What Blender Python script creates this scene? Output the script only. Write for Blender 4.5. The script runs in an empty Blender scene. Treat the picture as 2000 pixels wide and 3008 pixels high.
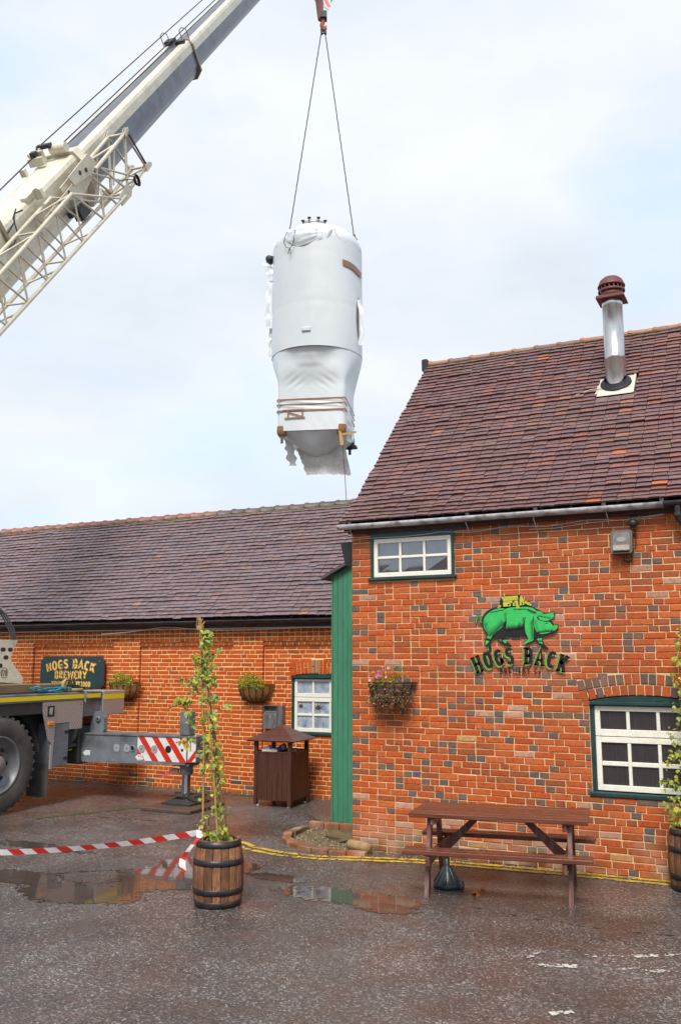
import bpy, bmesh, math, random
from mathutils import Vector, Matrix, noise
R = math.radians
rnd = random.Random(7)
scene = bpy.context.scene
COL = scene.collection

# ------------------------------------------------------------------ camera, sky, sun, exposure
cam_d = bpy.data.cameras.new('camera')
cam_d.sensor_fit = 'VERTICAL'; cam_d.sensor_height = 24.0; cam_d.lens = 21.144
cam_d.clip_start = 0.1; cam_d.clip_end = 2000
cam = bpy.data.objects.new('camera', cam_d); COL.objects.link(cam)
cam.location = (0, 0, 2.2)
cam.rotation_euler = (R(90 + 9.301), 0, R(26.44))
scene.camera = cam

SUN_EL, SUN_DIR = 50, Vector((0.22, -0.93))          # horizontal direction towards the sun
world = bpy.data.worlds.new('World'); scene.world = world
world.use_nodes = True
wn, wl = world.node_tree.nodes, world.node_tree.links
wn.clear()
w_out = wn.new('ShaderNodeOutputWorld'); w_bg = wn.new('ShaderNodeBackground')
w_sky = wn.new('ShaderNodeTexSky'); w_sky.sky_type = 'NISHITA'; w_sky.sun_disc = False
w_sky.sun_elevation = R(SUN_EL); w_sky.sun_rotation = math.atan2(SUN_DIR.x, SUN_DIR.y)
w_tc = wn.new('ShaderNodeTexCoord')
w_map = wn.new('ShaderNodeMapping'); w_map.inputs['Scale'].default_value = (1.0, 1.0, 2.2)
w_map.inputs['Location'].default_value = (3.1, 0.7, 0.4)
w_n1 = wn.new('ShaderNodeTexNoise'); w_n1.inputs['Scale'].default_value = 1.9
w_n1.inputs['Detail'].default_value = 6; w_n1.inputs['Roughness'].default_value = 0.52
w_n2 = wn.new('ShaderNodeTexNoise'); w_n2.inputs['Scale'].default_value = 3.4; w_n2.inputs['Detail'].default_value = 7
w_r1 = wn.new('ShaderNodeValToRGB'); w_r2 = wn.new('ShaderNodeValToRGB')
w_r1.color_ramp.elements[0].position = 0.36; w_r1.color_ramp.elements[0].color = (0.25, 0.25, 0.25, 1)
w_r1.color_ramp.elements[1].position = 0.52; w_r1.color_ramp.elements[1].color = (1, 1, 1, 1)
w_r2.color_ramp.elements[0].position = 0.3; w_r2.color_ramp.elements[0].color = (3.30, 3.62, 4.02, 1)
w_r2.color_ramp.elements[1].position = 0.7; w_r2.color_ramp.elements[1].color = (4.25, 4.38, 4.52, 1)
w_mix = wn.new('ShaderNodeMixRGB')
w_hz = wn.new('ShaderNodeMixRGB'); w_hz.blend_type = 'MIX'; w_hz.inputs[0].default_value = 0.75
w_hz.inputs[2].default_value = (3.3, 4.25, 5.3, 1)
wl.new(w_tc.outputs['Generated'], w_map.inputs['Vector'])
for n_ in (w_n1, w_n2): wl.new(w_map.outputs['Vector'], n_.inputs['Vector'])
wl.new(w_n1.outputs['Fac'], w_r1.inputs['Fac']); wl.new(w_n2.outputs['Fac'], w_r2.inputs['Fac'])
wl.new(w_sky.outputs['Color'], w_hz.inputs[1])
wl.new(w_r1.outputs['Color'], w_mix.inputs['Fac'])
wl.new(w_hz.outputs['Color'], w_mix.inputs[1]); wl.new(w_r2.outputs['Color'], w_mix.inputs[2])
wl.new(w_mix.outputs['Color'], w_bg.inputs['Color']); w_bg.inputs['Strength'].default_value = 0.1
wl.new(w_bg.outputs['Background'], w_out.inputs['Surface'])

sun_d = bpy.data.lights.new('sun', 'SUN'); sun_d.energy = 1.6; sun_d.angle = R(20); sun_d.color = (1.0, 0.96, 0.9)
sun = bpy.data.objects.new('sun', sun_d); COL.objects.link(sun)
sv = Vector((SUN_DIR.x, SUN_DIR.y, 0)).normalized() * math.cos(R(SUN_EL)) + Vector((0, 0, math.sin(R(SUN_EL))))
sun.rotation_euler = sv.to_track_quat('Z', 'Y').to_euler(); sun.location = sv * 60

scene.view_settings.view_transform = 'Standard'; scene.view_settings.look = 'None'
scene.view_settings.exposure = 1.22; scene.view_settings.gamma = 1.0
scene.view_settings.use_curve_mapping = False
scene.render.engine = 'CYCLES'
scene.cycles.use_denoising = True
scene.cycles.max_bounces = 6; scene.cycles.transparent_max_bounces = 12

CAMQ = (cam.rotation_euler.to_matrix()).transposed()
def project(p):                                       # only used to rank pieces by how large they show
    q = CAMQ @ (Vector(p) - Vector((0, 0, 2.2)))
    if q.z > -0.1: return None
    return (1000 + 2650 * q.x / -q.z, 1504 - 2650 * q.y / -q.z, -q.z)
def in_view(p, m=15):
    q = project(p)
    return q is not None and -m < q[0] < 2000 + m and -m < q[1] < 3008 + m

# ------------------------------------------------------------------ material helpers
MATS = {}
def nt(m): return m.node_tree.nodes, m.node_tree.links
def base_mat(name):
    m = bpy.data.materials.new(name); m.use_nodes = True
    n, l = nt(m)
    return m, n, l, n['Principled BSDF']
def V(*c): return (c[0], c[1], c[2], 1)
def noise_node(n, l, scale, detail=4, vec=None, rough=0.55, stretch=None):
    t = n.new('ShaderNodeTexNoise'); t.inputs['Scale'].default_value = scale
    t.inputs['Detail'].default_value = detail; t.inputs['Roughness'].default_value = rough
    tc = n.new('ShaderNodeTexCoord'); src = tc.outputs[vec or 'Object']
    if stretch:
        mp = n.new('ShaderNodeMapping'); mp.inputs['Scale'].default_value = stretch
        l.new(src, mp.inputs['Vector']); src = mp.outputs['Vector']
    l.new(src, t.inputs['Vector'])
    return t
def ramp(n, l, src, stops):
    r = n.new('ShaderNodeValToRGB')
    e = r.color_ramp.elements
    while len(e) < len(stops): e.new(0.5)
    for k, (p, c) in enumerate(stops):
        e[k].position = p; e[k].color = c if len(c) == 4 else V(*c)
    l.new(src, r.inputs['Fac'])
    return r
def mixc(n, l, fac, a, b, mode='MIX'):
    x = n.new('ShaderNodeMixRGB'); x.blend_type = mode
    for i, v in ((0, fac), (1, a), (2, b)):
        if hasattr(v, 'is_linked') or hasattr(v, 'links'): l.new(v, x.inputs[i])
        elif i == 0: x.inputs[0].default_value = v
        else: x.inputs[i].default_value = V(*v)
    return x.outputs[0]
def bump(n, l, b, src, strength=0.3, dist=0.01):
    k = n.new('ShaderNodeBump'); k.inputs['Strength'].default_value = strength; k.inputs['Distance'].default_value = dist
    l.new(src, k.inputs['Height']); l.new(k.outputs['Normal'], b.inputs['Normal'])
def wear_mat(name, col, rough=0.5, metal=0.0, dirt=(0.1, 0.08, 0.06), amount=0.35, scale=6, bumps=0.1, bscale=40, stretch=None, spec=0.5, coat=0.0):
    if name in MATS: return MATS[name]
    m, n, l, b = base_mat(name)
    t = noise_node(n, l, scale, 6, stretch=stretch)
    r = ramp(n, l, t.outputs['Fac'], [(0.42, (0, 0, 0)), (0.72, (amount, amount, amount))])
    t2 = noise_node(n, l, scale * 7, 3, stretch=stretch)
    r2 = ramp(n, l, t2.outputs['Fac'], [(0.3, (0.86, 0.86, 0.86)), (0.7, (1.08, 1.08, 1.08))])
    c = mixc(n, l, r.outputs[0], col, dirt)
    c = mixc(n, l, 1.0, c, r2.outputs[0], 'MULTIPLY')
    l.new(c, b.inputs['Base Color'])
    b.inputs['Metallic'].default_value = metal
    b.inputs['Specular IOR Level'].default_value = spec
    b.inputs['Coat Weight'].default_value = coat
    rr = n.new('ShaderNodeMapRange'); rr.inputs[3].default_value = max(0.02, rough - 0.1); rr.inputs[4].default_value = min(1, rough + 0.14)
    l.new(t2.outputs['Fac'], rr.inputs[0]); l.new(rr.outputs[0], b.inputs['Roughness'])
    if bumps:
        t3 = noise_node(n, l, bscale, 4, stretch=stretch); bump(n, l, b, t3.outputs['Fac'], bumps, 0.01)
    MATS[name] = m
    return m
def plain(name, col, rough=0.5, metal=0.0, spec=0.5):
    return wear_mat(name, col, rough, metal, tuple(c * 0.6 for c in col), 0.3, 5, 0.04, 60, None, spec)
def tint_mat(name, rough=0.8, noise_scale=30, dark=0.6, light=1.25, bumps=0.5, stains=None, spec=0.4, base=None):
    """colour per piece comes from the mesh's own 'tint' attribute"""
    m, n, l, b = base_mat(name)
    a = n.new('ShaderNodeAttribute'); a.attribute_name = 'tint'
    geo = n.new('ShaderNodeNewGeometry')
    t = n.new('ShaderNodeTexNoise'); t.inputs['Scale'].default_value = noise_scale; t.inputs['Detail'].default_value = 5
    t.inputs['Roughness'].default_value = 0.65
    l.new(geo.outputs['Position'], t.inputs['Vector'])
    r = ramp(n, l, t.outputs['Fac'], [(0.28, (dark,) * 3), (0.5, (1, 1, 1)), (0.78, (light,) * 3)])
    c = mixc(n, l, 1.0, a.outputs['Color'], r.outputs[0], 'MULTIPLY')
    if stains:
        for (sc, lo, hi, scol, amt) in stains:
            t2 = n.new('ShaderNodeTexNoise'); t2.inputs['Scale'].default_value = sc; t2.inputs['Detail'].default_value = 6
            l.new(geo.outputs['Position'], t2.inputs['Vector'])
            r2 = ramp(n, l, t2.outputs['Fac'], [(lo, (0, 0, 0)), (hi, (amt,) * 3)])
            c = mixc(n, l, r2.outputs[0], c, scol)
    if base:                                           # salts and splash-back drawn up the foot of the wall, and rain streaks
        sp = n.new('ShaderNodeSeparateXYZ'); l.new(geo.outputs['Position'], sp.inputs[0])
        for (zl, zh, scl, stretch, scol, amt) in base:
            mr = n.new('ShaderNodeMapRange'); mr.inputs[1].default_value = zl; mr.inputs[2].default_value = zh; mr.inputs[3].default_value = 0; mr.inputs[4].default_value = 1
            l.new(sp.outputs['Z'], mr.inputs[0])
            mp = n.new('ShaderNodeMapping'); mp.inputs['Scale'].default_value = stretch; l.new(geo.outputs['Position'], mp.inputs['Vector'])
            t4 = n.new('ShaderNodeTexNoise'); t4.inputs['Scale'].default_value = scl; t4.inputs['Detail'].default_value = 6; l.new(mp.outputs['Vector'], t4.inputs['Vector'])
            r4 = ramp(n, l, t4.outputs['Fac'], [(.42, (0, 0, 0)), (.66, (amt,) * 3)])
            mu = n.new('ShaderNodeMath'); mu.operation = 'MULTIPLY'; l.new(mr.outputs[0], mu.inputs[0]); l.new(r4.outputs[0], mu.inputs[1])
            c = mixc(n, l, mu.outputs[0], c, scol)
    l.new(c, b.inputs['Base Color'])
    rr = n.new('ShaderNodeMapRange'); rr.inputs[3].default_value = rough - 0.12; rr.inputs[4].default_value = rough + 0.12
    l.new(t.outputs['Fac'], rr.inputs[0]); l.new(rr.outputs[0], b.inputs['Roughness'])
    b.inputs['Specular IOR Level'].default_value = spec
    bump(n, l, b, t.outputs['Fac'], bumps, 0.006)
    MATS[name] = m
    return m

# ------------------------------------------------------------------ mesh helpers
class MB:
    def __init__(s): s.v, s.f, s.m, s.t, s.sm = [], [], [], [], []
    def add(s, vs, fs, mi=0, tint=None, M=None, smooth=False):
        o = len(s.v)
        for p in vs:
            p = Vector(p)
            s.v.append(M @ p if M is not None else p)
            s.t.append(tint)
        for f in fs:
            s.f.append([o + i for i in f]); s.m.append(mi); s.sm.append(smooth)
        return s
    def box(s, x0, x1, y0, y1, z0, z1, mi=0, M=None, tint=None):
        vs = [(x, y, z) for z in (z0, z1) for y in (y0, y1) for x in (x0, x1)]
        return s.add(vs, [(0, 2, 3, 1), (4, 5, 7, 6), (0, 1, 5, 4), (2, 6, 7, 3), (0, 4, 6, 2), (1, 3, 7, 5)], mi, tint, M)
    def bbox(s, x0, x1, y0, y1, z0, z1, b=0.004, mi=0, M=None, tint=None):
        """box with chamfered edges"""
        bm = bmesh.new()
        bmesh.ops.create_cube(bm, size=1.0, matrix=Matrix.Translation(((x0 + x1) / 2, (y0 + y1) / 2, (z0 + z1) / 2)) @ Matrix.Diagonal((x1 - x0, y1 - y0, z1 - z0, 1)))
        b = min(b, 0.45 * min(x1 - x0, y1 - y0, z1 - z0))
        bmesh.ops.bevel(bm, geom=bm.edges[:], offset=b, segments=1, affect='EDGES')
        bm.verts.index_update()
        s.add([v.co.copy() for v in bm.verts], [[v.index for v in f.verts] for f in bm.faces], mi, tint, M)
        bm.free(); return s
    def prism(s, poly, a, b, axis='y', mi=0, M=None, caps=True, tint=None):
        """2-D outline pushed along an axis: axis y -> outline is (x,z); x -> (y,z); z -> (x,y)"""
        n = len(poly)
        def P3(p, h): return {'y': (p[0], h, p[1]), 'x': (h, p[0], p[1]), 'z': (p[0], p[1], h)}[axis]
        vs = [P3(p, a) for p in poly] + [P3(p, b) for p in poly]
        fs = [(i, (i + 1) % n, n + (i + 1) % n, n + i) for i in range(n)]
        if caps: fs += [tuple(range(n - 1, -1, -1)), tuple(range(n, 2 * n))]
        return s.add(vs, fs, mi, tint, M)
    def tube(s, path, r, n=8, mi=0, M=None, closed=False, caps=True, tint=None):
        path = [Vector(p) for p in path]; L = len(path)
        rs = r if isinstance(r, (list, tuple)) else [r] * L
        vs, fs = [], []
        prev = None
        for i, p in enumerate(path):
            a = path[i - 1] if (i or closed) else p
            c = path[(i + 1) % L] if (i < L - 1 or closed) else p
            d = (c - a)
            d = d.normalized() if d.length > 1e-9 else Vector((0, 0, 1))
            if prev is None:
                h = Vector((0, 0, 1)) if abs(d.z) < 0.9 else Vector((1, 0, 0))
                u = d.cross(h).normalized()
            else:
                u = (prev - d * prev.dot(d))
                u = u.normalized() if u.length > 1e-6 else d.orthogonal().normalized()
            prev = u; w = d.cross(u)
            for k in range(n):
                an = 2 * math.pi * k / n
                vs.append(p + (u * math.cos(an) + w * math.sin(an)) * rs[i])
        for i in range(L if closed else L - 1):
            j = (i + 1) % L
            for k in range(n):
                k2 = (k + 1) % n
                fs.append((i * n + k, i * n + k2, j * n + k2, j * n + k))
        s.add(vs, fs, mi, tint, M, smooth=n > 4)
        if caps and not closed:
            s.add(vs[:n], [tuple(range(n - 1, -1, -1))], mi, tint, M); s.add(vs[-n:], [tuple(range(n))], mi, tint, M)
        return s
    def lathe(s, prof, n=24, c=(0, 0, 0), mi=0, M=None, a0=0, a1=2 * math.pi, tint=None, smooth=True, capped=False):
        full = abs(a1 - a0 - 2 * math.pi) < 1e-6
        m = n if full else n + 1
        vs = []
        for (r, z) in prof:
            for k in range(m):
                an = a0 + (a1 - a0) * k / n
                vs.append((c[0] + r * math.cos(an), c[1] + r * math.sin(an), c[2] + z))
        fs = []
        for i in range(len(prof) - 1):
            for k in range(n):
                k2 = (k + 1) % m
                fs.append((i * m + k, i * m + k2, (i + 1) * m + k2, (i + 1) * m + k))
        s.add(vs, fs, mi, tint, M, smooth)
        if capped and full:
            s.add(vs[-m:], [tuple(range(m))], mi, tint, M); s.add(vs[:m], [tuple(range(m - 1, -1, -1))], mi, tint, M)
        return s
    def grid(s, fn, nu, nv, mi=0, smooth=True, keep=None, tint=None):
        vs = [fn(i / nu, j / nv) for j in range(nv + 1) for i in range(nu + 1)]
        fs = []
        for j in range(nv):
            for i in range(nu):
                if keep and not keep((i + 0.5) / nu, (j + 0.5) / nv): continue
                a = j * (nu + 1) + i
                fs.append((a, a + 1, a + nu + 2, a + nu + 1))
        return s.add(vs, fs, mi, tint, None, smooth)
    def mesh(s, name, mats, origin=(0, 0, 0)):
        o = Vector(origin)
        me = bpy.data.meshes.new(name)
        me.from_pydata([tuple(p - o) for p in s.v], [], s.f)
        for m in (mats if isinstance(mats, (list, tuple)) else [mats]): me.materials.append(m)
        me.polygons.foreach_set('material_index', s.m)
        me.polygons.foreach_set('use_smooth', s.sm)
        if any(t is not None for t in s.t):
            at = me.attributes.new('tint', 'FLOAT_COLOR', 'POINT')
            flat = []
            for t in s.t: flat.extend((*(t or (0.5, 0.5, 0.5)), 1.0))
            at.data.foreach_set('color', flat)
        me.update()
        return me
    def build(s, name, mats, parent=None, kind=None, label=None, world=True):
        """verts in world coordinates when the parent chain is unrotated and world=True"""
        org = Vector((0, 0, 0))
        q = parent
        while world and q is not None: org += q.location; q = q.parent
        o = bpy.data.objects.new(name, s.mesh(name, mats, org)); COL.objects.link(o)
        o.parent = parent
        if kind: o['kind'] = kind
        if label: o['label'] = label
        return o
def link(name, me, parent=None, loc=(0, 0, 0), rot=None, scale=None):
    o = bpy.data.objects.new(name, me); COL.objects.link(o); o.parent = parent; o.location = loc
    if rot: o.rotation_euler = rot
    if scale: o.scale = scale
    return o
def thing(name, label, cat, loc=(0, 0, 0), rz=0, group=None):
    o = bpy.data.objects.new(name, None); COL.objects.link(o)
    o.empty_display_size = 0.2
    o.location = loc; o.rotation_euler = (0, 0, rz); o['label'] = label; o['category'] = cat
    if group: o['group'] = group
    return o
def tag(o, label, cat, group=None):
    o['label'] = label; o['category'] = cat
    if group: o['group'] = group
    return o
def struct(o): o['kind'] = 'structure'; return o
def dup(root, loc, rz=0, label=None, group=None):
    r = root.copy(); COL.objects.link(r); r.location = loc; r.rotation_euler = (0, 0, rz)
    if label: r['label'] = label
    if group: r['group'] = group
    for ch in list(root.children):
        c = ch.copy(); COL.objects.link(c); c.parent = r
        for g in list(ch.children):
            d = g.copy(); COL.objects.link(d); d.parent = c
    return r
def jit(a): return rnd.uniform(-a, a)
def vary(c, a=0.12):
    k = 1 + jit(a); return tuple(max(0.005, x * k * (1 + jit(a * 0.3))) for x in c)

# ------------------------------------------------------------------ ground
def asphalt():
    m, n, l, b = base_mat('wet_asphalt')
    geo = n.new('ShaderNodeNewGeometry')
    def vor(s, feature='F1'):
        v = n.new('ShaderNodeTexVoronoi'); v.inputs['Scale'].default_value = s; v.feature = feature
        l.new(geo.outputs['Position'], v.inputs['Vector']); return v
    def noi(s, d=5, r=0.55):
        t = n.new('ShaderNodeTexNoise'); t.inputs['Scale'].default_value = s; t.inputs['Detail'].default_value = d
        t.inputs['Roughness'].default_value = r
        l.new(geo.outputs['Position'], t.inputs['Vector']); return t
    v = vor(74)
    sep = n.new('ShaderNodeSeparateColor'); l.new(v.outputs['Color'], sep.inputs[0])
    stone = ramp(n, l, sep.outputs[0], [(0.0, (0.046, 0.039, 0.037)), (0.45, (0.084, 0.073, 0.069)), (0.72, (0.135, 0.119, 0.113)), (0.92, (0.225, 0.204, 0.193)), (1.0, (0.40, 0.37, 0.345))])
    big = noi(0.55, 6); r_big = ramp(n, l, big.outputs['Fac'], [(0.34, (0.46, 0.42, 0.40)), (0.52, (1.05, 1.03, 1.02)), (0.66, (1.35, 1.33, 1.32))])
    c = mixc(n, l, 1.0, stone.outputs[0], r_big.outputs[0], 'MULTIPLY')
    worn = noi(0.42, 5); r_wn = ramp(n, l, worn.outputs['Fac'], [(0.44, (0, 0, 0)), (0.66, (0.42, 0.42, 0.42))])
    c = mixc(n, l, r_wn.outputs[0], c, (0.088, 0.077, 0.072))
    mid = noi(3.0, 6); r_mid = ramp(n, l, mid.outputs['Fac'], [(0.44, (0, 0, 0)), (0.74, (0.6, 0.6, 0.6))])
    c = mixc(n, l, r_mid.outputs[0], c, (0.095, 0.050, 0.034))
    l.new(c, b.inputs['Base Color'])
    wet = noi(0.8, 6); r_w = ramp(n, l, wet.outputs['Fac'], [(0.40, (0.13, 0.13, 0.13)), (0.66, (0.38, 0.38, 0.38))])
    l.new(r_w.outputs[0], b.inputs['Roughness'])
    b.inputs['Specular IOR Level'].default_value = 0.5
    r_bs = ramp(n, l, wet.outputs['Fac'], [(0.38, (0.22, 0.22, 0.22)), (0.64, (0.6, 0.6, 0.6))])
    add = n.new('ShaderNodeMath'); add.operation = 'SUBTRACT'
    fine = noi(150, 2); l.new(fine.outputs['Fac'], add.inputs[0]); l.new(v.outputs['Distance'], add.inputs[1])
    k = n.new('ShaderNodeBump'); k.inputs['Distance'].default_value = 0.012; l.new(r_bs.outputs[0], k.inputs['Strength'])
    l.new(add.outputs[0], k.inputs['Height']); l.new(k.outputs['Normal'], b.inputs['Normal'])
    return m
ASPH = asphalt()
g = MB(); g.add([(-260, -160, 0), (200, -160, 0), (200, 260, 0), (-260, 260, 0)], [(0, 1, 2, 3)])
struct(g.build('ground', ASPH))

def water_mat():
    m, n, l, b = base_mat('puddle_water')
    b.inputs['Base Color'].default_value = (0.075, 0.055, 0.045, 1); b.inputs['Roughness'].default_value = 0.045
    b.inputs['IOR'].default_value = 1.5; b.inputs['Specular IOR Level'].default_value = 0.75
    geo = n.new('ShaderNodeNewGeometry'); t = n.new('ShaderNodeTexNoise'); t.inputs['Scale'].default_value = 5
    l.new(geo.outputs['Position'], t.inputs['Vector'])
    bump(n, l, b, t.outputs['Fac'], 0.12, 0.006)
    return m
WATER = water_mat()
def fbm(x, y, z=0, o=4):
    s, a, f = 0, 0.5, 1
    for _ in range(o):
        s += a * noise.noise((x * f, y * f, z)); a *= 0.5; f *= 2.1
    return s
def puddle(blobs, step, z, thr=1.0, seed=0):
    """water lies wherever the sum of soft hollows, roughened by noise, is deep enough"""
    x0 = min(b[0] - b[2] for b in blobs) - .2; x1 = max(b[0] + b[2] for b in blobs) + .2
    y0 = min(b[1] - b[3] for b in blobs) - .2; y1 = max(b[1] + b[3] for b in blobs) + .2
    nx, ny = int((x1 - x0) / step), int((y1 - y0) / step)
    idx, vs, fs = {}, [], []
    def vid(i, j):
        if (i, j) not in idx:
            idx[(i, j)] = len(vs); vs.append((x0 + i * step, y0 + j * step, z))
        return idx[(i, j)]
    for i in range(nx):
        for j in range(ny):
            x, y = x0 + (i + .5) * step, y0 + (j + .5) * step
            d = max(1 - ((x - b[0]) / b[2]) ** 2 - ((y - b[1]) / b[3]) ** 2 for b in blobs)
            d += 0.85 * fbm(x * 1.9, y * 1.9, seed) + 0.75 * fbm(x * 15, y * 15, seed + 3, 3)
            if d > thr: fs.append((vid(i, j), vid(i + 1, j), vid(i + 1, j + 1), vid(i, j + 1)))
    mb = MB(); mb.add(vs, fs)
    return mb
struct(puddle([(-5.95, 8.0, .62, .95), (-6.3, 7.05, .8, .42), (-5.72, 8.5, .5, .5), (-7.3, 7.25, .6, .3)], .018, .004, .32, 1).build('puddle', WATER))
struct(puddle([(-3.95, 8.05, .9, .34), (-3.45, 7.85, .42, .24)], .018, .004, .42, 5).build('puddle', WATER))
struct(puddle([(-4.9, 8.4, .45, .2)], .018, .004, .52, 9).build('puddle', WATER))
struct(puddle([(-8.2, 8.5, 1.1, .2)], .02, .004, .45, 15).build('puddle', WATER))

def paint_mat(name, col):
    return wear_mat(name, col, 0.45, 0, (0.09, 0.08, 0.06), 0.8, 9, 0.3, 70)
YPAINT = paint_mat('yellow_road_paint', (0.72, 0.47, 0.035)); WPAINT = paint_mat('white_road_paint', (0.62, 0.58, 0.50))
def worn_strip(mb, path, width, z, thr, seed, step=.012, offs=0.0):
    for (a, b) in zip(path[:-1], path[1:]):
        a, b = Vector((*a, 0)), Vector((*b, 0)); d = b - a; L = d.length; d.normalize(); p = Vector((-d.y, d.x, 0))
        nu, nv = max(1, int(L / step)), max(1, int(width / step))
        for i in range(nu):
            for j in range(nv):
                q = a + d * (i + .5) * step + p * ((j + .5) / nv * width - width / 2 + offs)
                edge = min(j, nv - 1 - j) < 1
                if .7 * fbm(q.x * 5, q.y * 5, seed) + .95 * fbm(q.x * 24, q.y * 24, seed + 2, 3) + (-.1 if edge else .08) < thr: continue
                u0, u1 = a + d * i * step, a + d * (i + 1) * step
                w0, w1 = offs + j / nv * width - width / 2, offs + (j + 1) / nv * width - width / 2
                mb.add([u0 + p * w0 + Vector((0, 0, z)), u1 + p * w0 + Vector((0, 0, z)), u1 + p * w1 + Vector((0, 0, z)), u0 + p * w1 + Vector((0, 0, z))], [(0, 1, 2, 3)])
YPATH = [(-6.25, 9.75), (-5.95, 9.53), (-5.45, 9.40), (-4.95, 9.42), (-4.5, 9.58), (-4.0, 9.72), (-3.5, 9.82), (-2.5, 9.89), (-1.6, 9.92), (-.9, 9.94), (1.2, 9.94)]
for k, o in enumerate((-.068, .068)):
    yl = MB(); worn_strip(yl, YPATH, .085, .006, -.12, 3 + k * 7, offs=o)
    struct(yl.build('yellow_line', YPAINT))
wl_ = MB()
for (pa, w, thr, sd) in [([(-1.90, 6.90), (-1.57, 7.03)], .075, -.08, 1), ([(-1.62, 7.28), (-1.25, 7.42)], .08, .19, 2), ([(-1.28, 7.42), (-.9, 7.66)], .07, .14, 3),
                        ([(-1.12, 7.15), (-.96, 7.21)], .07, -.02, 4), ([(-1.54, 6.05), (-1.42, 6.15)], .06, -.15, 5), ([(-1.64, 6.36), (-1.56, 6.42)], .03, .1, 6),
                        ([(-1.95, 7.05), (-1.9, 7.25)], .05, .1, 8), ([(-1.3, 7.1), (-1.0, 7.3)], .04, .2, 9)]:
    worn_strip(wl_, pa, w, .006, thr, sd)
struct(wl_.build('white_road_marking', WPAINT))
sm = MB(); worn_strip(sm, [(-7.35, 7.15), (-6.9, 7.7), (-6.3, 8.15), (-5.75, 8.55)], .03, .005, -.15, 41, .012); worn_strip(sm, [(-2.9, 8.25), (-2.2, 8.1), (-1.5, 8.05), (-.6, 8.2)], .025, .005, .0, 44, .012); worn_strip(sm, [(-9.6, 10.6), (-8.9, 10.4), (-7.4, 10.6), (-6.2, 10.4)], .03, .005, .0, 47, .012)
struct(sm.build('tarmac_seam', wear_mat('dark_seam', (.025, .021, .019), .3, 0, (.06, .05, .045), .5, 9, .3, 60)))
# old trench scar in the tarmac beside the parked crane, greened over
MOSS = wear_mat('moss', (0.055, 0.085, 0.012), 0.95, 0, (0.10, 0.08, 0.02), 0.6, 30, 0.8, 120)
ms = MB(); worn_strip(ms, [(-9.7, 9.9), (-9.0, 11.3), (-8.85, 12.9)], .16, .005, .12, 22, .02)
worn_strip(ms, [(-9.1, 13.08), (-7.6, 13.08)], .14, .005, .02, 31, .02); worn_strip(ms, [(-6.9, 12.3), (-5.9, 11.35)], .12, .005, .25, 36, .02)
mo = ms.build('moss', MOSS, kind='stuff')

gr = MB()
def crumb(x, y, r_, t_):
    a = rnd.random() * 6.28
    gr.add([(x + r_ * math.cos(a), y + r_ * math.sin(a), .002), (x + r_ * math.cos(a + 2.1), y + r_ * math.sin(a + 2.1), .002), (x + r_ * math.cos(a + 4.2), y + r_ * math.sin(a + 4.2), .002), (x, y, r_ * .8)], [(0, 1, 3), (1, 2, 3), (2, 0, 3)], 0, t_)
GT = [(.24, .12, .05), (.16, .09, .05), (.30, .22, .10), (.10, .08, .06), (.36, .32, .26)]
for k in range(900):
    u = rnd.random(); d = abs(rnd.gauss(0, .10))
    if k % 3: crumb(-4.6 + 5.4 * u, 10.0 - d, rnd.uniform(.005, .014), rnd.choice(GT))
    else: crumb(-13.5 + 8 * u, 13.16 - d, rnd.uniform(.006, .016), rnd.choice(GT))
for k in range(260): crumb(rnd.uniform(-9, 0), rnd.uniform(5, 12), rnd.uniform(.004, .011), rnd.choice(GT))
gr.build('grit', tint_mat('grit', .9, 60, .7, 1.2, .2), kind='stuff')

# ------------------------------------------------------------------ brickwork
BRK_R = tint_mat('weathered_brick', 0.8, 26, 0.66, 1.22, 0.7, [(9, 0.58, 0.74, (0.20, 0.10, 0.06), 0.45), (3.2, 0.62, 0.8, (0.50, 0.30, 0.18), 0.3), (38, 0.58, 0.72, (0.13, 0.07, 0.05), 0.55), (0.8, 0.46, 0.72, (0.24, 0.075, 0.035), 0.4)], 0.2, [(0.62, 0.05, 2.6, (1, 1, 1), (0.46, 0.33, 0.24), 0.75), (2.9, 3.75, 5, (1, 1, .16), (0.16, 0.07, 0.04), 0.6), (0.22, 0.0, 6, (1, 1, 1), (0.07, 0.07, 0.02), 0.8)])
BRK_L = tint_mat('orange_brick', 0.8, 30, 0.80, 1.15, 0.4, [(5, 0.62, 0.82, (0.25, 0.09, 0.05), 0.35), (40, 0.6, 0.74, (0.26, 0.07, 0.03), 0.4)], 0.2, [(2.3, 2.75, 4, (1, 1, .2), (0.24, 0.07, 0.03), 0.5), (0.30, 0.0, 4, (1, 1, 1), (0.16, 0.09, 0.05), 0.7)])
MORTAR_R = wear_mat('buff_mortar', (0.76, 0.54, 0.29), 0.9, 0, (0.46, 0.28, 0.13), 0.65, 5, 0.6, 90)
MORTAR_L = wear_mat('yellow_mortar', (0.86, 0.62, 0.27), 0.9, 0, (0.72, 0.47, 0.18), 0.5, 5, 0.5, 90)
PAL_R = {'red': [(.47, .092, .021), (.50, .104, .024), (.43, .082, .020), (.52, .122, .034), (.39, .078, .022)],
         'brown': [(.31, .078, .026), (.34, .085, .030), (.27, .078, .032)],
         'blue': [(.135, .108, .104), (.110, .090, .090), (.17, .14, .13), (.16, .105, .085)],
         'pale': [(.52, .27, .17), (.46, .25, .17)], 'buff': [(.46, .27, .11)]}
PAL_L = {'red': [(.50, .084, .014), (.53, .097, .018), (.47, .075, .013), (.52, .106, .022)],
         'brown': [(.36, .075, .03), (.30, .07, .035)], 'blue': [(.11, .085, .09), (.08, .07, .08)], 'pale': [(.5, .2, .09)], 'buff': [(.5, .2, .09)]}
SIZES = {'S': .213, 'H': .101, 'Q': .155}
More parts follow.
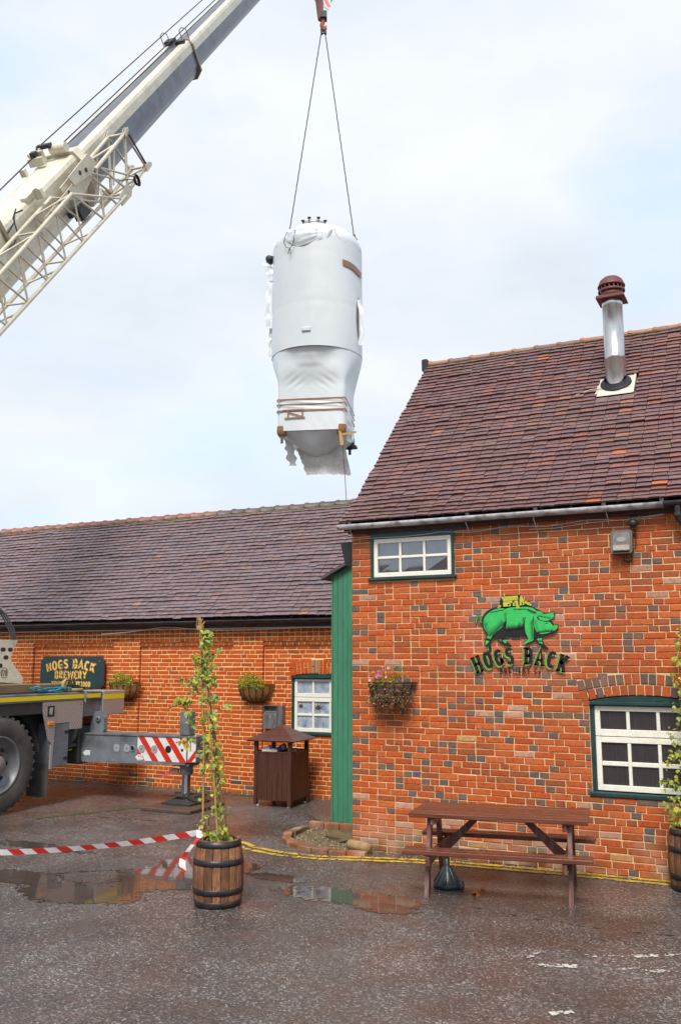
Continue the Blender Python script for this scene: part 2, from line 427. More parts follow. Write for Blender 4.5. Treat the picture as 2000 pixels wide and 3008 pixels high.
def brick_shape(w, h, d, tint, rough=.003):
    """one brick: front arris worn round, six-sided, corners uneven"""
    hw, hh = w / 2, h / 2; e = .006
    j = lambda: jit(rough)
    back = [(-hw, d, -hh), (hw, d, -hh), (hw, d, hh), (-hw, d, hh)]
    mid = [(-hw + j(), .006, -hh + j()), (hw + j(), .006, -hh + j()), (hw + j(), .006, hh + j()), (-hw + j(), .006, hh + j())]
    fr = [(-hw + e + j(), j() * .5, -hh + e + j()), (hw - e + j(), j() * .5, -hh + e + j()), (hw - e + j(), j() * .5, hh - e + j()), (-hw + e + j(), j() * .5, hh - e + j())]
    vs = back + mid + fr
    fs = []
    for o in (0, 4):
        for k in range(4):
            k2 = (k + 1) % 4; fs.append((o + k, o + k2, o + 4 + k2, o + 4 + k))
    fs.append((8, 9, 10, 11))
    return vs, fs, tint
LIB = {}
def lib_brick(pal_name, pal, kind, cls):
    key = (pal_name, kind, cls, rnd.randrange(5 if cls == 'red' else 3))
    if key not in LIB:
        LIB[key] = brick_shape(SIZES[kind], .0625 if pal_name == 'R' else .0572, .09, vary(rnd.choice(pal[cls]), .14 if pal_name == 'R' else .08))
    return key
LIBME = {}
def lib_mesh(key, mat_):
    if key not in LIBME:
        mb = MB(); vs, fs, t = LIB[key]; mb.add(vs, fs, 0, t); LIBME[key] = mb.mesh('brick', mat_)
    return LIBME[key]
def lay_courses(x0, x1, z0, z1, y, course, holes, pal_name, pal, style, out, skip=None, zoff=0):
    """returns (key, position, x scale) for every brick of a wall face"""
    nz = int(round((z1 - z0) / course))
    for c in range(nz):
        z = z0 + (c + .5) * course
        spans = [(x0, x1)]
        for (a, b, lo, hi) in holes:
            if lo - .014 < z < hi + .022:
                ns = []
                for (s, e) in spans:
                    if b <= s or a >= e: ns.append((s, e)); continue
                    if a > s: ns.append((s, a))
                    if b < e: ns.append((b, e))
                spans = ns
        for (s, e) in spans:
            x = s + .004; first = True
            while x < e - .03:
                if style == 'old':
                    k = ('H' if c % 2 else 'S') if first else rnd.choices('SHQ', (.56, .40, .04))[0]
                elif style == 'header': k = 'H'
                else:
                    k = ('Q' if c % 2 else 'S') if first else (rnd.choices('SH', (.82, .18))[0] if c % 4 else rnd.choices('HS', (.75, .25))[0])
                w = SIZES[k]; first = False
                rest = e - .004 - x
                if rest < w + .05: w2 = rest
                else: w2 = w
                if w2 < .03: break
                kk = min('SQH', key=lambda q: abs(SIZES[q] - w2))
                u = rnd.random()
                if style == 'old':
                    low = z < .45
                    if kk == 'H': cls = 'blue' if u < .40 else 'brown' if u < .56 else 'red'
                    else: cls = 'blue' if u < .012 else 'brown' if u < .13 else 'pale' if u < (.34 if low else .16) else 'buff' if u < (.38 if low else .165) else 'red'
                else:
                    cls = 'brown' if u < .05 else 'blue' if (z < .25 and u < .13) else 'red'
                key = lib_brick(pal_name, pal, kk, cls)
                p = (x + w2 / 2, y + jit(.0025), z + jit(.0022))
                if not (skip and skip(p)): out.append((key, p, w2 / SIZES[kk], jit(.006)))
                x += w2 + (.0085 if style == 'old' else .0105)
def place_bricks(pieces, parent, mat_, limit, name='brick', stuffname='brickwork', min_px=0):
    """the bricks that show largest become objects of their own, the others one joined part"""
    def size(p):
        q = project(p[1])
        return (2650 / q[2]) ** 2 * SIZES[p[0][1]] * p[2] if q and in_view(p[1], 5) else -1
    order = sorted(range(len(pieces)), key=lambda i: -size(pieces[i]))
    own = set(i for i in order[:limit] if size(pieces[i]) > 0)
    org = Vector((0, 0, 0)); q = parent
    while q is not None: org += q.location; q = q.parent
    st = MB()
    for i, (key, p, sx, ry) in enumerate(pieces):
        if i in own:
            link(name, lib_mesh(key, mat_), parent, Vector(p) - org, (0, ry, 0), (sx, 1, 1))
        else:
            vs, fs, t = LIB[key]
            st.add(vs, fs, 0, t, Matrix.Translation(p) @ Matrix.Rotation(ry, 4, 'Y') @ Matrix.Diagonal((sx, 1, 1, 1)))
    if st.v: st.build(stuffname, mat_, parent, kind='stuff')
def wall_sheet(mb, x0, x1, z0, z1, y0, y1, holes, mi=0):
    """a slab with rectangular openings, cut into butting blocks"""
    xs = sorted({x0, x1, *[v for h in holes for v in h[:2] if x0 < v < x1]}); zs = sorted({z0, z1, *[v for h in holes for v in h[2:] if z0 < v < z1]})
    vs, fs, idx = [], [], {}
    def solid(i, j):
        if not (0 <= i < len(xs) - 1 and 0 <= j < len(zs) - 1): return False
        cx, cz = (xs[i] + xs[i + 1]) / 2, (zs[j] + zs[j + 1]) / 2
        return not any(h[0] < cx < h[1] and h[2] < cz < h[3] for h in holes)
    def q(*ps):
        o = len(vs); vs.extend(ps); fs.append((o, o + 1, o + 2, o + 3))
    for i in range(len(xs) - 1):
        for j in range(len(zs) - 1):
            if not solid(i, j): continue
            a, b, c, d = xs[i], xs[i + 1], zs[j], zs[j + 1]
            q((a, y0, c), (b, y0, c), (b, y0, d), (a, y0, d)); q((b, y1, c), (a, y1, c), (a, y1, d), (b, y1, d))
            if not solid(i - 1, j): q((a, y1, c), (a, y0, c), (a, y0, d), (a, y1, d))
            if not solid(i + 1, j): q((b, y0, c), (b, y1, c), (b, y1, d), (b, y0, d))
            if not solid(i, j - 1): q((a, y1, c), (b, y1, c), (b, y0, c), (a, y0, c))
            if not solid(i, j + 1): q((a, y0, d), (b, y0, d), (b, y1, d), (a, y1, d))
    mb.add(vs, fs, mi)

# ------------------------------------------------------------------ roof tiles
TILE_R = tint_mat('clay_tile_mossy', 0.42, 34, 0.6, 1.3, 0.5, [(1.1, 0.50, 0.74, (0.115, 0.085, 0.06), 0.45), (13, 0.63, 0.72, (0.20, 0.18, 0.09), 0.6)], 0.55)
TILE_L = tint_mat('clay_tile_plum', 0.36, 30, 0.72, 1.2, 0.4, [(1.4, 0.55, 0.75, (0.23, 0.11, 0.085), 0.35)], 0.6)
TP_R = [((.188, .094, .092), 40), ((.172, .090, .092), 30), ((.208, .094, .084), 22), ((.25, .100, .076), 7), ((.152, .086, .090), 10), ((.46, .135, .055), .7), ((.28, .125, .085), 2.4)]
TP_L = [((.196, .134, .142), 40), ((.182, .126, .134), 36), ((.206, .132, .132), 20), ((.22, .135, .12), 4), ((.162, .120, .127), 10), ((.32, .17, .12), .3)]
TW, TL, GAUGE = .165, .175, .1
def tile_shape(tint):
    """thin cambered clay tile, tail lifted on the course below; the tail edge is tinted darker to paint in the shadow line of each course"""
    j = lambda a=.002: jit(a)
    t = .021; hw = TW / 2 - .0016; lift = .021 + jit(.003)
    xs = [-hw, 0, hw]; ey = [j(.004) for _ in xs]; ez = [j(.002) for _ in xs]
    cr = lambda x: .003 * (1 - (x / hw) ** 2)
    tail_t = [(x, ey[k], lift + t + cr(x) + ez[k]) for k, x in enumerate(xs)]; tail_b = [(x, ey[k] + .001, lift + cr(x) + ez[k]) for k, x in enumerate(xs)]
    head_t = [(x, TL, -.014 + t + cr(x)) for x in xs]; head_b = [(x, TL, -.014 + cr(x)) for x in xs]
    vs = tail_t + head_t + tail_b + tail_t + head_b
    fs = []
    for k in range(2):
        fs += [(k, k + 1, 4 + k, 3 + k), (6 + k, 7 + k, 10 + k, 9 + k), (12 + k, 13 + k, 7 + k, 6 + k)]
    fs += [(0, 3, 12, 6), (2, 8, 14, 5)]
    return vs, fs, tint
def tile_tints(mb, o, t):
    for k in range(6, 12): mb.t[o + k] = tuple(c * .3 for c in t)  # tail edge tint darkened: course shadow painted into the tile colour
TLIB, TLIBME = {}, {}
def lib_tile(nm, pal, bias):
    cols = [c for c, w in pal]; ws = [w * (bias if k == 'o' else 1) for (c, w), k in zip(pal, ['n'] * 3 + ['o'] + ['n'] + ['o', 'o'])]
    ci = rnd.choices(range(len(cols)), ws)[0]
    key = (nm, ci, rnd.randrange(5))
    if key not in TLIB: TLIB[key] = tile_shape(vary(cols[ci], .11))
    return key
def tile_mesh(key, m):
    if key not in TLIBME:
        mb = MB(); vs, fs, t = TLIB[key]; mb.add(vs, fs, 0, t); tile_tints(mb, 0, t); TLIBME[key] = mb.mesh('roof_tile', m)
    return TLIBME[key]
def roof_slope(prof, xa, xb, nm, pal, bias=lambda x, z: 1, keep=None, sag=0.0, seed=0):
    """prof: (y,z) points from eave to ridge. Tiles hung course by course, broken-bonded."""
    seg = [(Vector((0, *a)), Vector((0, *b))) for a, b in zip(prof[:-1], prof[1:])]
    tot = sum((b - a).length for a, b in seg); rows = int(tot / GAUGE)
    out = []
    for r_ in range(rows):
        s = r_ * tot / rows; acc = 0
        for a, b in seg:
            L = (b - a).length
            if s <= acc + L + 1e-6:
                p0 = a + (b - a) * ((s - acc) / L); d = (b - a).normalized(); break
            acc += L
        ang = math.atan2(d.z, d.y)
        x = xa + (0 if r_ % 2 else TW / 2) + jit(.01); first = True
        while x < xb:
            wob = .012 * noise.noise((x * .7, r_ * .35, seed)) + .008 * noise.noise((x * 2.3, r_ * .9, seed + 5))
            px_ = x + TW / 2 if r_ % 2 else x
            p = Vector((px_, p0.y, p0.z)) + Vector((0, -math.sin(ang), math.cos(ang))) * (wob + .006) + d * (wob * .9 + jit(.004))
            if (not keep) or keep(p):
                slip = jit(.004) if rnd.random() > .012 else -.03
                out.append((lib_tile(nm, pal, bias(p.x, p.z)), p + d * slip, (ang + jit(.012), jit(.012), jit(.012))))
            x += TW + .002
    return out
def place_tiles(pieces, parent, m, limit):
    def size(p):
        q = project(p[1]); return 1 / q[2] if q and in_view(p[1], 5) else -1
    order = sorted(range(len(pieces)), key=lambda i: -size(pieces[i]))
    own = set(i for i in order[:limit] if size(pieces[i]) > 0)
    org = Vector((0, 0, 0)); q = parent
    while q is not None: org += q.location; q = q.parent
    st = MB()
    for i, (key, p, e) in enumerate(pieces):
        if i in own: link('roof_tile', tile_mesh(key, m), parent, p - org, e)
        else:
            vs, fs, t = TLIB[key]
            from mathutils import Euler
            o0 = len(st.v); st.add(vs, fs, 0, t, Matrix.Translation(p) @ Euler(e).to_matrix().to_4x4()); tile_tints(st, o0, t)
    st.build('roof_tiling', m, parent, kind='stuff')

# ------------------------------------------------------------------ shared building materials
GREEN_D = wear_mat('dark_green_paint', (0.010, 0.042, 0.040), 0.35, 0, (0.05, 0.09, 0.09), 0.4, 4, 0.05, 50)
GREEN_B = wear_mat('bottle_green_boards', (0.052, 0.215, 0.120), 0.5, 0, (0.035, 0.16, 0.088), 0.6, 3, 0.12, 40, (1, 1, .15))
CREAM = wear_mat('cream_window_paint', (0.84, 0.81, 0.70), 0.4, 0, (0.55, 0.50, 0.36), 0.25, 12, 0.08, 60)
BLACKP = wear_mat('black_gutter', (0.016, 0.015, 0.017), 0.35, 0, (0.07, 0.06, 0.06), 0.5, 5, 0.1, 40)
GREYP = wear_mat('weathered_grey_gutter', (0.50, 0.49, 0.50), 0.42, 0, (0.10, 0.09, 0.09), 0.9, 9, 0.2, 50)
DARKWOOD = wear_mat('dark_eaves_board', (0.05, 0.022, 0.016), 0.7, 0, (0.12, 0.06, 0.04), 0.5, 6, 0.2, 40)
STEEL = wear_mat('brushed_steel', (0.62, 0.62, 0.61), 0.3, 1.0, (0.45, 0.44, 0.42), 0.5, 4, 0.03, 60, (1, 1, .2))
LEAD = wear_mat('lead_flashing', (0.62, 0.60, 0.52), 0.55, 0, (0.3, 0.28, 0.2), 0.6, 8, 0.3, 30)
TERRA = wear_mat('terracotta', (0.15, 0.040, 0.034), 0.55, 0, (0.10, 0.03, 0.03), 0.5, 9, 0.15, 50)
RIDGE_M = tint_mat('ridge_tile_clay', 0.5, 18, 0.7, 1.2, 0.4, [(6, 0.58, 0.75, (0.10, 0.09, 0.04), 0.5)], 0.5)
CABLE_W = plain('pale_cable', (0.62, 0.58, 0.50), 0.5); CABLE_K = plain('black_rubber', (0.02, 0.02, 0.022), 0.5)
def glass_mat(name, col, rough, kind):
    m, n, l, b = base_mat(name)
    b.inputs['Roughness'].default_value = rough; b.inputs['Specular IOR Level'].default_value = 0.9; b.inputs['IOR'].default_value = 1.9 if kind == 'clear' else 1.5
    geo = n.new('ShaderNodeNewGeometry'); mp = n.new('ShaderNodeMapping')
    mp.inputs['Scale'].default_value = (110, 110, 3) if kind == 'reeded' else (9, 9, 9)
    l.new(geo.outputs['Position'], mp.inputs['Vector'])
    t = n.new('ShaderNodeTexNoise'); t.inputs['Scale'].default_value = 1.0; t.inputs['Detail'].default_value = 5
    l.new(mp.outputs['Vector'], t.inputs['Vector'])
    r = ramp(n, l, t.outputs['Fac'], [(0.3, tuple(c * .55 for c in col)), (0.72, tuple(c * 1.25 for c in col))])
    l.new(r.outputs[0], b.inputs['Base Color'])
    bump(n, l, b, t.outputs['Fac'], 0.35 if kind == 'reeded' else 0.03, 0.003)
    return m
G_DARK = glass_mat('dark_window_glass', (0.060, 0.052, 0.058), 0.03, 'clear')
G_REED = glass_mat('reeded_window_glass', (0.036, 0.031, 0.034), 0.3, 'reeded')
G_FILM = glass_mat('filmed_window_glass', (0.36, 0.42, 0.50), 0.3, 'film')

def window(parent, hx0, hx1, hz0, hz1, y, jamb, sashes, cols, glass, depth=.06, sill_out=.05, sill_h=.05, edge=.042, bar=.032, head_curve=None):
    """painted timber window; sashes = [(z0, z1, [(pane z0, pane z1), ...]), ...]"""
    f = MB()
    yb = y + depth
    f.box(hx0 + .001, hx0 + jamb, yb - .045, yb + .06, hz0 + sill_h, hz1 - .001)
    f.box(hx1 - jamb, hx1 - .001, yb - .045, yb + .06, hz0 + sill_h, hz1 - .001)
    f.box(hx0 + jamb, hx1 - jamb, yb - .043, yb + .06, sashes[0][1] + .002, hz1 - .001)
    if head_curve:                                     # board filling the arch over the square frame
        n = 14; pts = []
        for k in range(n + 1):
            u = k / n; pts.append((hx0 + .001 + (hx1 - hx0 - .002) * u, head_curve(hx0 + (hx1 - hx0) * u)))
        f.prism([(hx0 + .001, sashes[0][1] + .04)] + [(hx1 - .001, sashes[0][1] + .04)] + pts[::-1], yb - .065, yb - .044)
        f.bbox(hx0 + .003, hx1 - .003, yb - .088, yb - .066, sashes[0][1] + .012, sashes[0][1] + .048, .006)
    w = f.build('window', GREEN_D, parent)
    s_ = MB(); s_.bbox(hx0 - .03, hx1 + .03, y - sill_out, yb + .05, hz0, hz0 + sill_h - .002, .012)
    s_.build('sill', GREEN_D, w)
    x0, x1 = hx0 + jamb + .002, hx1 - jamb - .002
    for (z0, z1, panes) in sashes:
        s_ = MB(); ya, yc = yb - .032, yb + .012
        s_.bbox(x0, x0 + edge, ya, yc, z0, z1, .004); s_.bbox(x1 - edge, x1, ya, yc, z0, z1, .004)
        s_.bbox(x0 + edge, x1 - edge, ya + .002, yc, panes[0][1], z1, .004)
        s_.bbox(x0 + edge, x1 - edge, ya - .002, yc, z0, panes[-1][0], .004)
        pw = (x1 - x0 - 2 * edge - (cols - 1) * bar) / cols
        for k in range(1, cols):
            bx = x0 + edge + k * pw + (k - 1) * bar
            s_.bbox(bx, bx + bar, ya + .006, yc, panes[-1][0], panes[0][1], .006)
        for (pa, pb) in zip(panes[:-1], panes[1:]):
            for k in range(cols):
                bx = x0 + edge + k * (pw + bar); s_.bbox(bx, bx + pw, ya + .007, yc, pb[1], pa[0], .006)
        s_.build('sash', CREAM, w)
        for (a, b) in panes:
            for k in range(cols):
                bx = x0 + edge + k * (pw + bar); t = MB()
                tl = jit(.0015)
                t.add([(bx - .004, yb - .004 + tl, a - .004), (bx + pw + .004, yb - .004 - tl, a - .004), (bx + pw + .004, yb - .004 + jit(.001), b + .004), (bx - .004, yb - .004, b + .004)], [(0, 1, 2, 3)])
                t.box(bx - .004, bx + pw + .004, yb + .002, yb + .005, a - .004, b + .004)
                t.build('pane', glass, w)
    return w
def gutter(parent, x0, x1, y, z, r, mat_, name='gutter'):
    g_ = MB()
    prof = [(y + r * math.cos(a), z + r * math.sin(a)) for a in [math.pi + math.pi * k / 8 for k in range(9)]]
    inn = [(y + (r - .006) * math.cos(a), z + .004 + (r - .006) * math.sin(a)) for a in [2 * math.pi - math.pi * k / 8 for k in range(9)]]
    n = max(1, int((x1 - x0) / .5))
    poly = prof + inn; m = len(poly); vs, fs = [], []
    for i in range(n + 1):
        x = x0 + (x1 - x0) * i / n; dz = .004 * noise.noise((x * 1.3, 2.2, 0)) 
        vs += [(x, p[0], p[1] + dz) for p in poly]
    for i in range(n):
        for k in range(m):
            k2 = (k + 1) % m; fs.append((i * m + k, (i + 1) * m + k, (i + 1) * m + k2, i * m + k2))
    fs += [tuple(range(m - 1, -1, -1)), tuple(range(n * m, (n + 1) * m))]
    g_.add(vs, fs, 0, None, None, True)
    return g_.build(name, mat_, parent)
def gutter_clip(parent, x, y, z, r, mat_):
    c = MB(); c.lathe([(r + .007, -.022), (r + .010, -.016), (r + .010, .016), (r + .007, .022)], 16, M=Matrix.Translation((x, y, z + .002)) @ Matrix.Rotation(R(90), 4, 'Y') @ Matrix.Rotation(R(-90), 4, 'Z'), a0=R(90), a1=R(270))
    c.build('joint', mat_, parent)
def ridge_run(parent, x0, x1, y, z, r, cols, flat=1.0, L=.31, lumps=True):
    n = int((x1 - x0) / L); L = (x1 - x0) / n
    for k in range(n):
        t = vary(cols(x0 + (k + .5) * L), .14); mb = MB()
        prof = []
        for (u, rr) in ((0, r + .012), (.05, r + .014), (.06, r), (L + .012, r - .006)):
            prof.append((u, rr))
        vs, fs, m = [], [], 9
        for (u, rr) in prof:
            for q in range(m):
                a = R(8) + (math.pi - R(16)) * q / (m - 1)
                vs.append((x0 + k * L + u, y + rr * math.cos(a), z + jit(.001) + rr * math.sin(a) * flat))
        for i in range(3):
            for q in range(m - 1): fs.append((i * m + q, (i + 1) * m + q, (i + 1) * m + q + 1, i * m + q + 1))
        fs.append(tuple(range(m)))
        dz = jit(.006)
        mb.add([(v[0], v[1], v[2] + dz) for v in vs], fs, 0, t, None, True)
        mb.build('ridge_tile', RIDGE_M, parent)
    bed = MB()                                          # mortar bedding showing under the ridge
    bed.tube([(x0, y - r * .93, z - .012), (x1, y - r * .93, z - .012)], .022, 6)
    bed.build('ridge_bedding', wear_mat('mossy_bedding', (0.16, 0.13, 0.07), 0.9, 0, (0.09, 0.10, 0.03), 0.7, 8, 0.8, 60), parent)
SIDEBRK = None
def side_brick():
    m, n, l, b = base_mat('side_wall_brick')
    geo = n.new('ShaderNodeNewGeometry'); sp = n.new('ShaderNodeSeparateXYZ'); l.new(geo.outputs['Position'], sp.inputs[0])
    cb = n.new('ShaderNodeCombineXYZ'); l.new(sp.outputs['Y'], cb.inputs['X']); l.new(sp.outputs['Z'], cb.inputs['Y'])
    t = n.new('ShaderNodeTexBrick'); t.inputs['Scale'].default_value = 1; t.inputs['Brick Width'].default_value = .225; t.inputs['Row Height'].default_value = .0711
    t.inputs['Mortar Size'].default_value = .006; t.inputs['Color1'].default_value = (.45, .09, .03, 1); t.inputs['Color2'].default_value = (.35, .07, .03, 1); t.inputs['Mortar'].default_value = (.55, .4, .2, 1)
    l.new(cb.outputs[0], t.inputs['Vector']); l.new(t.outputs['Color'], b.inputs['Base Color']); b.inputs['Roughness'].default_value = .85
    return m
SIDEBRK = side_brick()

# ================================================================== the taller building on the right
YR, CR = 10.04, .0711
XR0, XR1 = -4.84, 1.6
rb = thing('brick_building', 'tall weathered red brick building with blue headers, mossy tiled roof and steel flue', 'building', (XR0, YR, 0))
UW = (-4.575, -3.50, 3.145, 3.72); LW = (-2.02, -.94, .775, 1.763)
w = MB(); wall_sheet(w, XR0 + .008, XR1, 0, 3.74, YR + .008, YR + .26, [UW, LW[:3] + (1.829,)])
rw = w.build('wall', MORTAR_R, rb)
AXC, AZS, ARISE, AHALF = -1.48, 1.763, .062, .54                    # segmental arch over the lower window
ARAD = (AHALF ** 2 + ARISE ** 2) / (2 * ARISE); AZC = AZS + ARISE - ARAD
def arch_z(x): return AZC + math.sqrt(max(0, ARAD ** 2 - (x - AXC) ** 2))
def in_arch(p):
    d = math.hypot(p[0] - AXC, p[2] - AZC); a = abs(math.atan2(p[0] - AXC, p[2] - AZC))
    return a < math.asin(AHALF / ARAD) - .012 and d < ARAD + .225 and p[2] > 1.74
pc = []
lay_courses(XR0, XR1, 0, 3.74, YR, CR, [UW, LW], 'R', PAL_R, 'old', pc, in_arch)
place_bricks(pc, rw, BRK_R, 300)
ar = []
amax = math.asin(AHALF / ARAD) + .03
for ring in range(2):
    n = 15 if ring == 0 else 16
    for k in range(n):
        a = -amax + 2 * amax * (k + .5) / n; rr = ARAD + .008 + .052 + ring * .116
        cls = ('blue' if (ring == 1 and (k < 6 or k in (8, 9, 11, 13, 14))) or (ring == 0 and k in (2, 11, 12)) else 'brown' if rnd.random() < .3 else 'red')
        wd = 2 * amax * rr / n - .011
        vs, fs, t = brick_shape(wd, .106, .09, vary(rnd.choice(PAL_R[cls]), .12), .002)
        M = Matrix.Translation((AXC + rr * math.sin(a), YR - .004, AZC + rr * math.cos(a))) @ Matrix.Rotation(a, 4, 'Y')
        mb = MB(); mb.add(vs, fs, 0, t, M); mb.build('arch_brick', BRK_R, rw)
# side and back walls
w = MB()
w.prism([(YR + .27, 0), (16.3, 0), (16.3, 3.7), (13.15, 6.74), (YR + .27, 3.8)], XR0 + .005, XR0 + .25, 'x')
w.prism([(YR + .27, 0), (16.3, 0), (16.3, 3.7), (13.15, 6.74), (YR + .27, 3.8)], XR1 - .25, XR1 - .005, 'x')
w.box(XR0 + .26, XR1 - .26, 16.0, 16.29, 0, 3.7)
w.build('side_wall', SIDEBRK, rb)
window(rb, *UW[:2], UW[2], UW[3], YR, .036, [(3.19, 3.66, [(3.445, 3.605), (3.245, 3.412)])], 3, G_DARK, depth=.03, sill_out=.045, sill_h=.04, edge=.05, bar=.03)
window(rb, *LW[:2], LW[2], LW[3], YR, .045, [(1.398, 1.712, [(1.470, 1.660)]), (.838, 1.392, [(1.139, 1.332), (.897, 1.092)])], 3, G_REED, depth=.075, sill_out=.02, sill_h=.055, edge=.055, bar=.036, head_curve=arch_z)
hb = MB(); hb.bbox(-4.62, -3.34, YR - .02, YR - .002, 3.722, 3.768, .004); hb.build('head_board', GREEN_D, rb)
sf = MB(); sf.box(XR0 - .02, XR1, YR - .06, YR + .25, 3.742, 3.80)
sf.build('wall_plate', DARKWOOD, rb)
# roof
PROF_R = [(9.93, 3.862), (10.15, 4.020), (10.40, 4.225), (10.70, 4.495), (11.05, 4.828), (11.5, 5.268), (12.3, 6.055), (13.15, 6.885)]
rd = MB(); dk = [(y, z - .035) for y, z in PROF_R]
back = [(16.35, 3.80), (16.35, 3.70), (13.15, 6.75), (10.3, 3.92), (9.95, 3.77)]
rd.prism(dk + back, XR0 - .06, XR1, 'x')
rr_ = rd.build('roof', DARKWOOD, rb)
def bias_r(x, z): return .10 + 2.2 * max(0, min(1, (x + 4.2) / 3.0)) * (1 if 4.2 < z < 6.6 else .7)
FX0, FX1, FY0, FY1 = -2.13, -1.67, 11.82, 12.2
pc = roof_slope(PROF_R, XR0 - .11, XR1, 'R', TP_R, bias_r, lambda p: not (FX0 < p.x < FX1 and FY0 - .1 < p.y < FY1 - .06), seed=2)
place_tiles(pc, rr_, TILE_R, 300)
def ridge_col_r(x): return rnd.choice([(.30, .10, .065), (.22, .09, .07), (.40, .15, .09)])
ridge_run(rr_, XR0 - .1, XR1, 13.15, 6.86, .095, ridge_col_r, .75, .33)
fin = MB(); fin.bbox(XR0 - .19, XR0 - .09, 13.02, 13.22, 6.76, 6.96, .015); fin.build('ridge_end', BLACKP, rr_)
# flue with cowl, rubber collar and lead flashing
fcx, fcy = -1.886, 12.084
fl = MB(); fl.lathe([(.133, 5.72), (.133, 6.18), (.137, 6.182), (.137, 6.232), (.1335, 6.236), (.1335, 6.93), (.136, 6.932), (.136, 7.02), (.12, 7.03)], 32, (fcx, fcy, 0), capped=True)
flue = fl.build('flue', STEEL, rb)
cw = MB(); CS = Matrix.Translation((fcx, fcy, 7.02)) @ Matrix.Diagonal((.93, .93, .93, 1)) @ Matrix.Translation((-fcx, -fcy, -7.02))
cw.prism([(fcx - .2, 7.02), (fcx + .2, 7.02), (fcx + .19, 7.06), (fcx - .19, 7.06)], fcy - .2, fcy + .2, 'y', 0, CS)
cw.lathe([(.135, 7.06), (.165, 7.065), (.165, 7.15), (.15, 7.155), (.15, 7.20)], 28, (fcx, fcy, 0), 0, CS)
for k in range(18):
    a = 2 * math.pi * k / 18; cw.box(-.008, .008, .168, .182, 7.17, 7.24, 0, CS @ Matrix.Translation((fcx, fcy, 0)) @ Matrix.Rotation(a, 4, 'Z'))
cw.lathe([(.188, 7.15), (.192, 7.16), (.192, 7.18), (.165, 7.185)], 28, (fcx, fcy, 0), 0, CS); cw.lathe([(.15, 7.232), (.196, 7.232), (.196, 7.245), (.185, 7.27), (.16, 7.33), (.11, 7.375), (.05, 7.395), (.0, 7.40)], 28, (fcx, fcy, 0), 0, CS)
cw.build('cowl', TERRA, flue)
nrm = Vector((0, -.70, .714)); MF = Matrix.Translation((fcx, fcy, 5.835)) @ Matrix.Rotation(R(44.5), 4, 'X')
cl = MB(); cl.lathe([(.145, .10), (.15, .085), (.17, .075), (.175, .05), (.20, .045), (.205, .02), (.21, .0)], 32, M=MF); cl.build('collar', CABLE_K, flue)
fp = MB(); fp.grid(lambda u, v: MF @ Vector((-.235 + .47 * u, -.30 + .53 * v, .022 + .006 * noise.noise((u * 5, v * 5, 1)))), 10, 10); fp.box(-.25, -.225, -.31, .24, -.02, .035, 0, MF); fp.box(.225, .25, -.31, .24, -.02, .035, 0, MF)
fp.build('flashing', LEAD, flue)
wr = MB(); wr.tube([MF @ Vector((-.17, -.1, .03)), MF @ Vector((-.3, -.15, .06)), MF @ Vector((-.5, -.21, .04))], .006, 5); wr.build('wire', CABLE_W, flue)
# rainwater goods
gt = gutter(rb, XR0 - .11, -1.13, 9.89, 3.835, .056, GREYP); gt2 = gutter(rb, -1.128, XR1, 9.89, 3.838, .058, BLACKP)
for x in (-4.82, -3.3, -2.5, -1.75, -1.15): gutter_clip(gt, x, 9.89, 3.835, .056, GREYP)
for x in (-4.80, -3.31, -2.52, -1.72):
    br = MB(); br.tube([(x, 9.905, 3.775), (x, 9.96, 3.74), (x, YR - .005, 3.66 + jit(.01))], .006, 5); br.build('bracket', CABLE_W, gt)
dp = MB(); dp.tube([(-.99, 9.89, 3.79), (-.99, 9.89, 3.70), (-.985, 9.90, 3.655), (-.95, 9.95, 3.60), (-.87, 9.985, 3.55), (-.80, 9.985, 3.50), (-.78, 9.985, 3.4), (-.78, 9.985, 0.05)], .036, 12)
dp.lathe([(.042, -.02), (.044, 0), (.042, .02)], 14, (-.99, 9.89, 3.70)); dp.build('downpipe', BLACKP, rb)
cbl = MB(); pth = [(XR0 + .02, YR - .012, 3.665)]
for k in range(1, 30):
    x = XR0 + .02 + k * .127; pth.append((x, YR - .012, 3.668 + .018 * math.sin(k * .9) * (1 if k > 8 else .3) + .0016 * k))
cbl.tube(pth, .0045, 5); cbl.build('wall_cable', CABLE_W, rb)
cbl = MB(); cbl.tube([(-2.6, YR - .014, 3.66), (-2.3, YR - .014, 3.655), (-1.9, YR - .014, 3.69), (-1.55, YR - .014, 3.70), (-1.15, YR - .014, 3.735)], .004, 5); cbl.build('wall_cable', CABLE_W, rb)

# ================================================================== the long low building on the left
YL, REC = 13.2, .06
XL0, XL1 = -19.0, -4.86
PIL = [(-19.0, -18.4), (-16.42, -15.82), (-13.82, -13.206), (-11.234, -10.622), (-8.62, -8.022)]
PAN = [(-18.4, -16.42), (-15.82, -13.82), (-13.206, -11.234), (-10.622, -8.62), (-8.022, XL1)]
lb = thing('brick_building', 'long low orange brick range with recessed panels, plum tiled roof and black gutter', 'building', (XL0, YL, 0))
WL = (-7.50, -6.40, .985, 1.925)
CLH = 2.44 / 34
mb = MB()
wall_sheet(mb, XL0, XL1, 0, 2.82, YL + REC + .008, YL + REC + .25, [WL[:3] + (1.973,)])
for (a, b) in PIL: mb.box(a + .006, b - .006, YL + .008, YL + REC + .009, 0, 2.515)
mb.box(XL0, XL1, YL + .008, YL + REC + .009, 2.515, 2.82); mb.box(XL0, XL1, YL + REC / 2 + .008, YL + REC + .0085, 2.445, 2.514)
lw = mb.build('wall', MORTAR_L, lb)
ACX, ASZ, ARS, AHF = -6.95, 1.925, .045, .55
ARD = (AHF ** 2 + ARS ** 2) / (2 * ARS); ACZ = ASZ + ARS - ARD
def arch_zl(x): return ACZ + math.sqrt(max(0, ARD ** 2 - (x - ACX) ** 2))
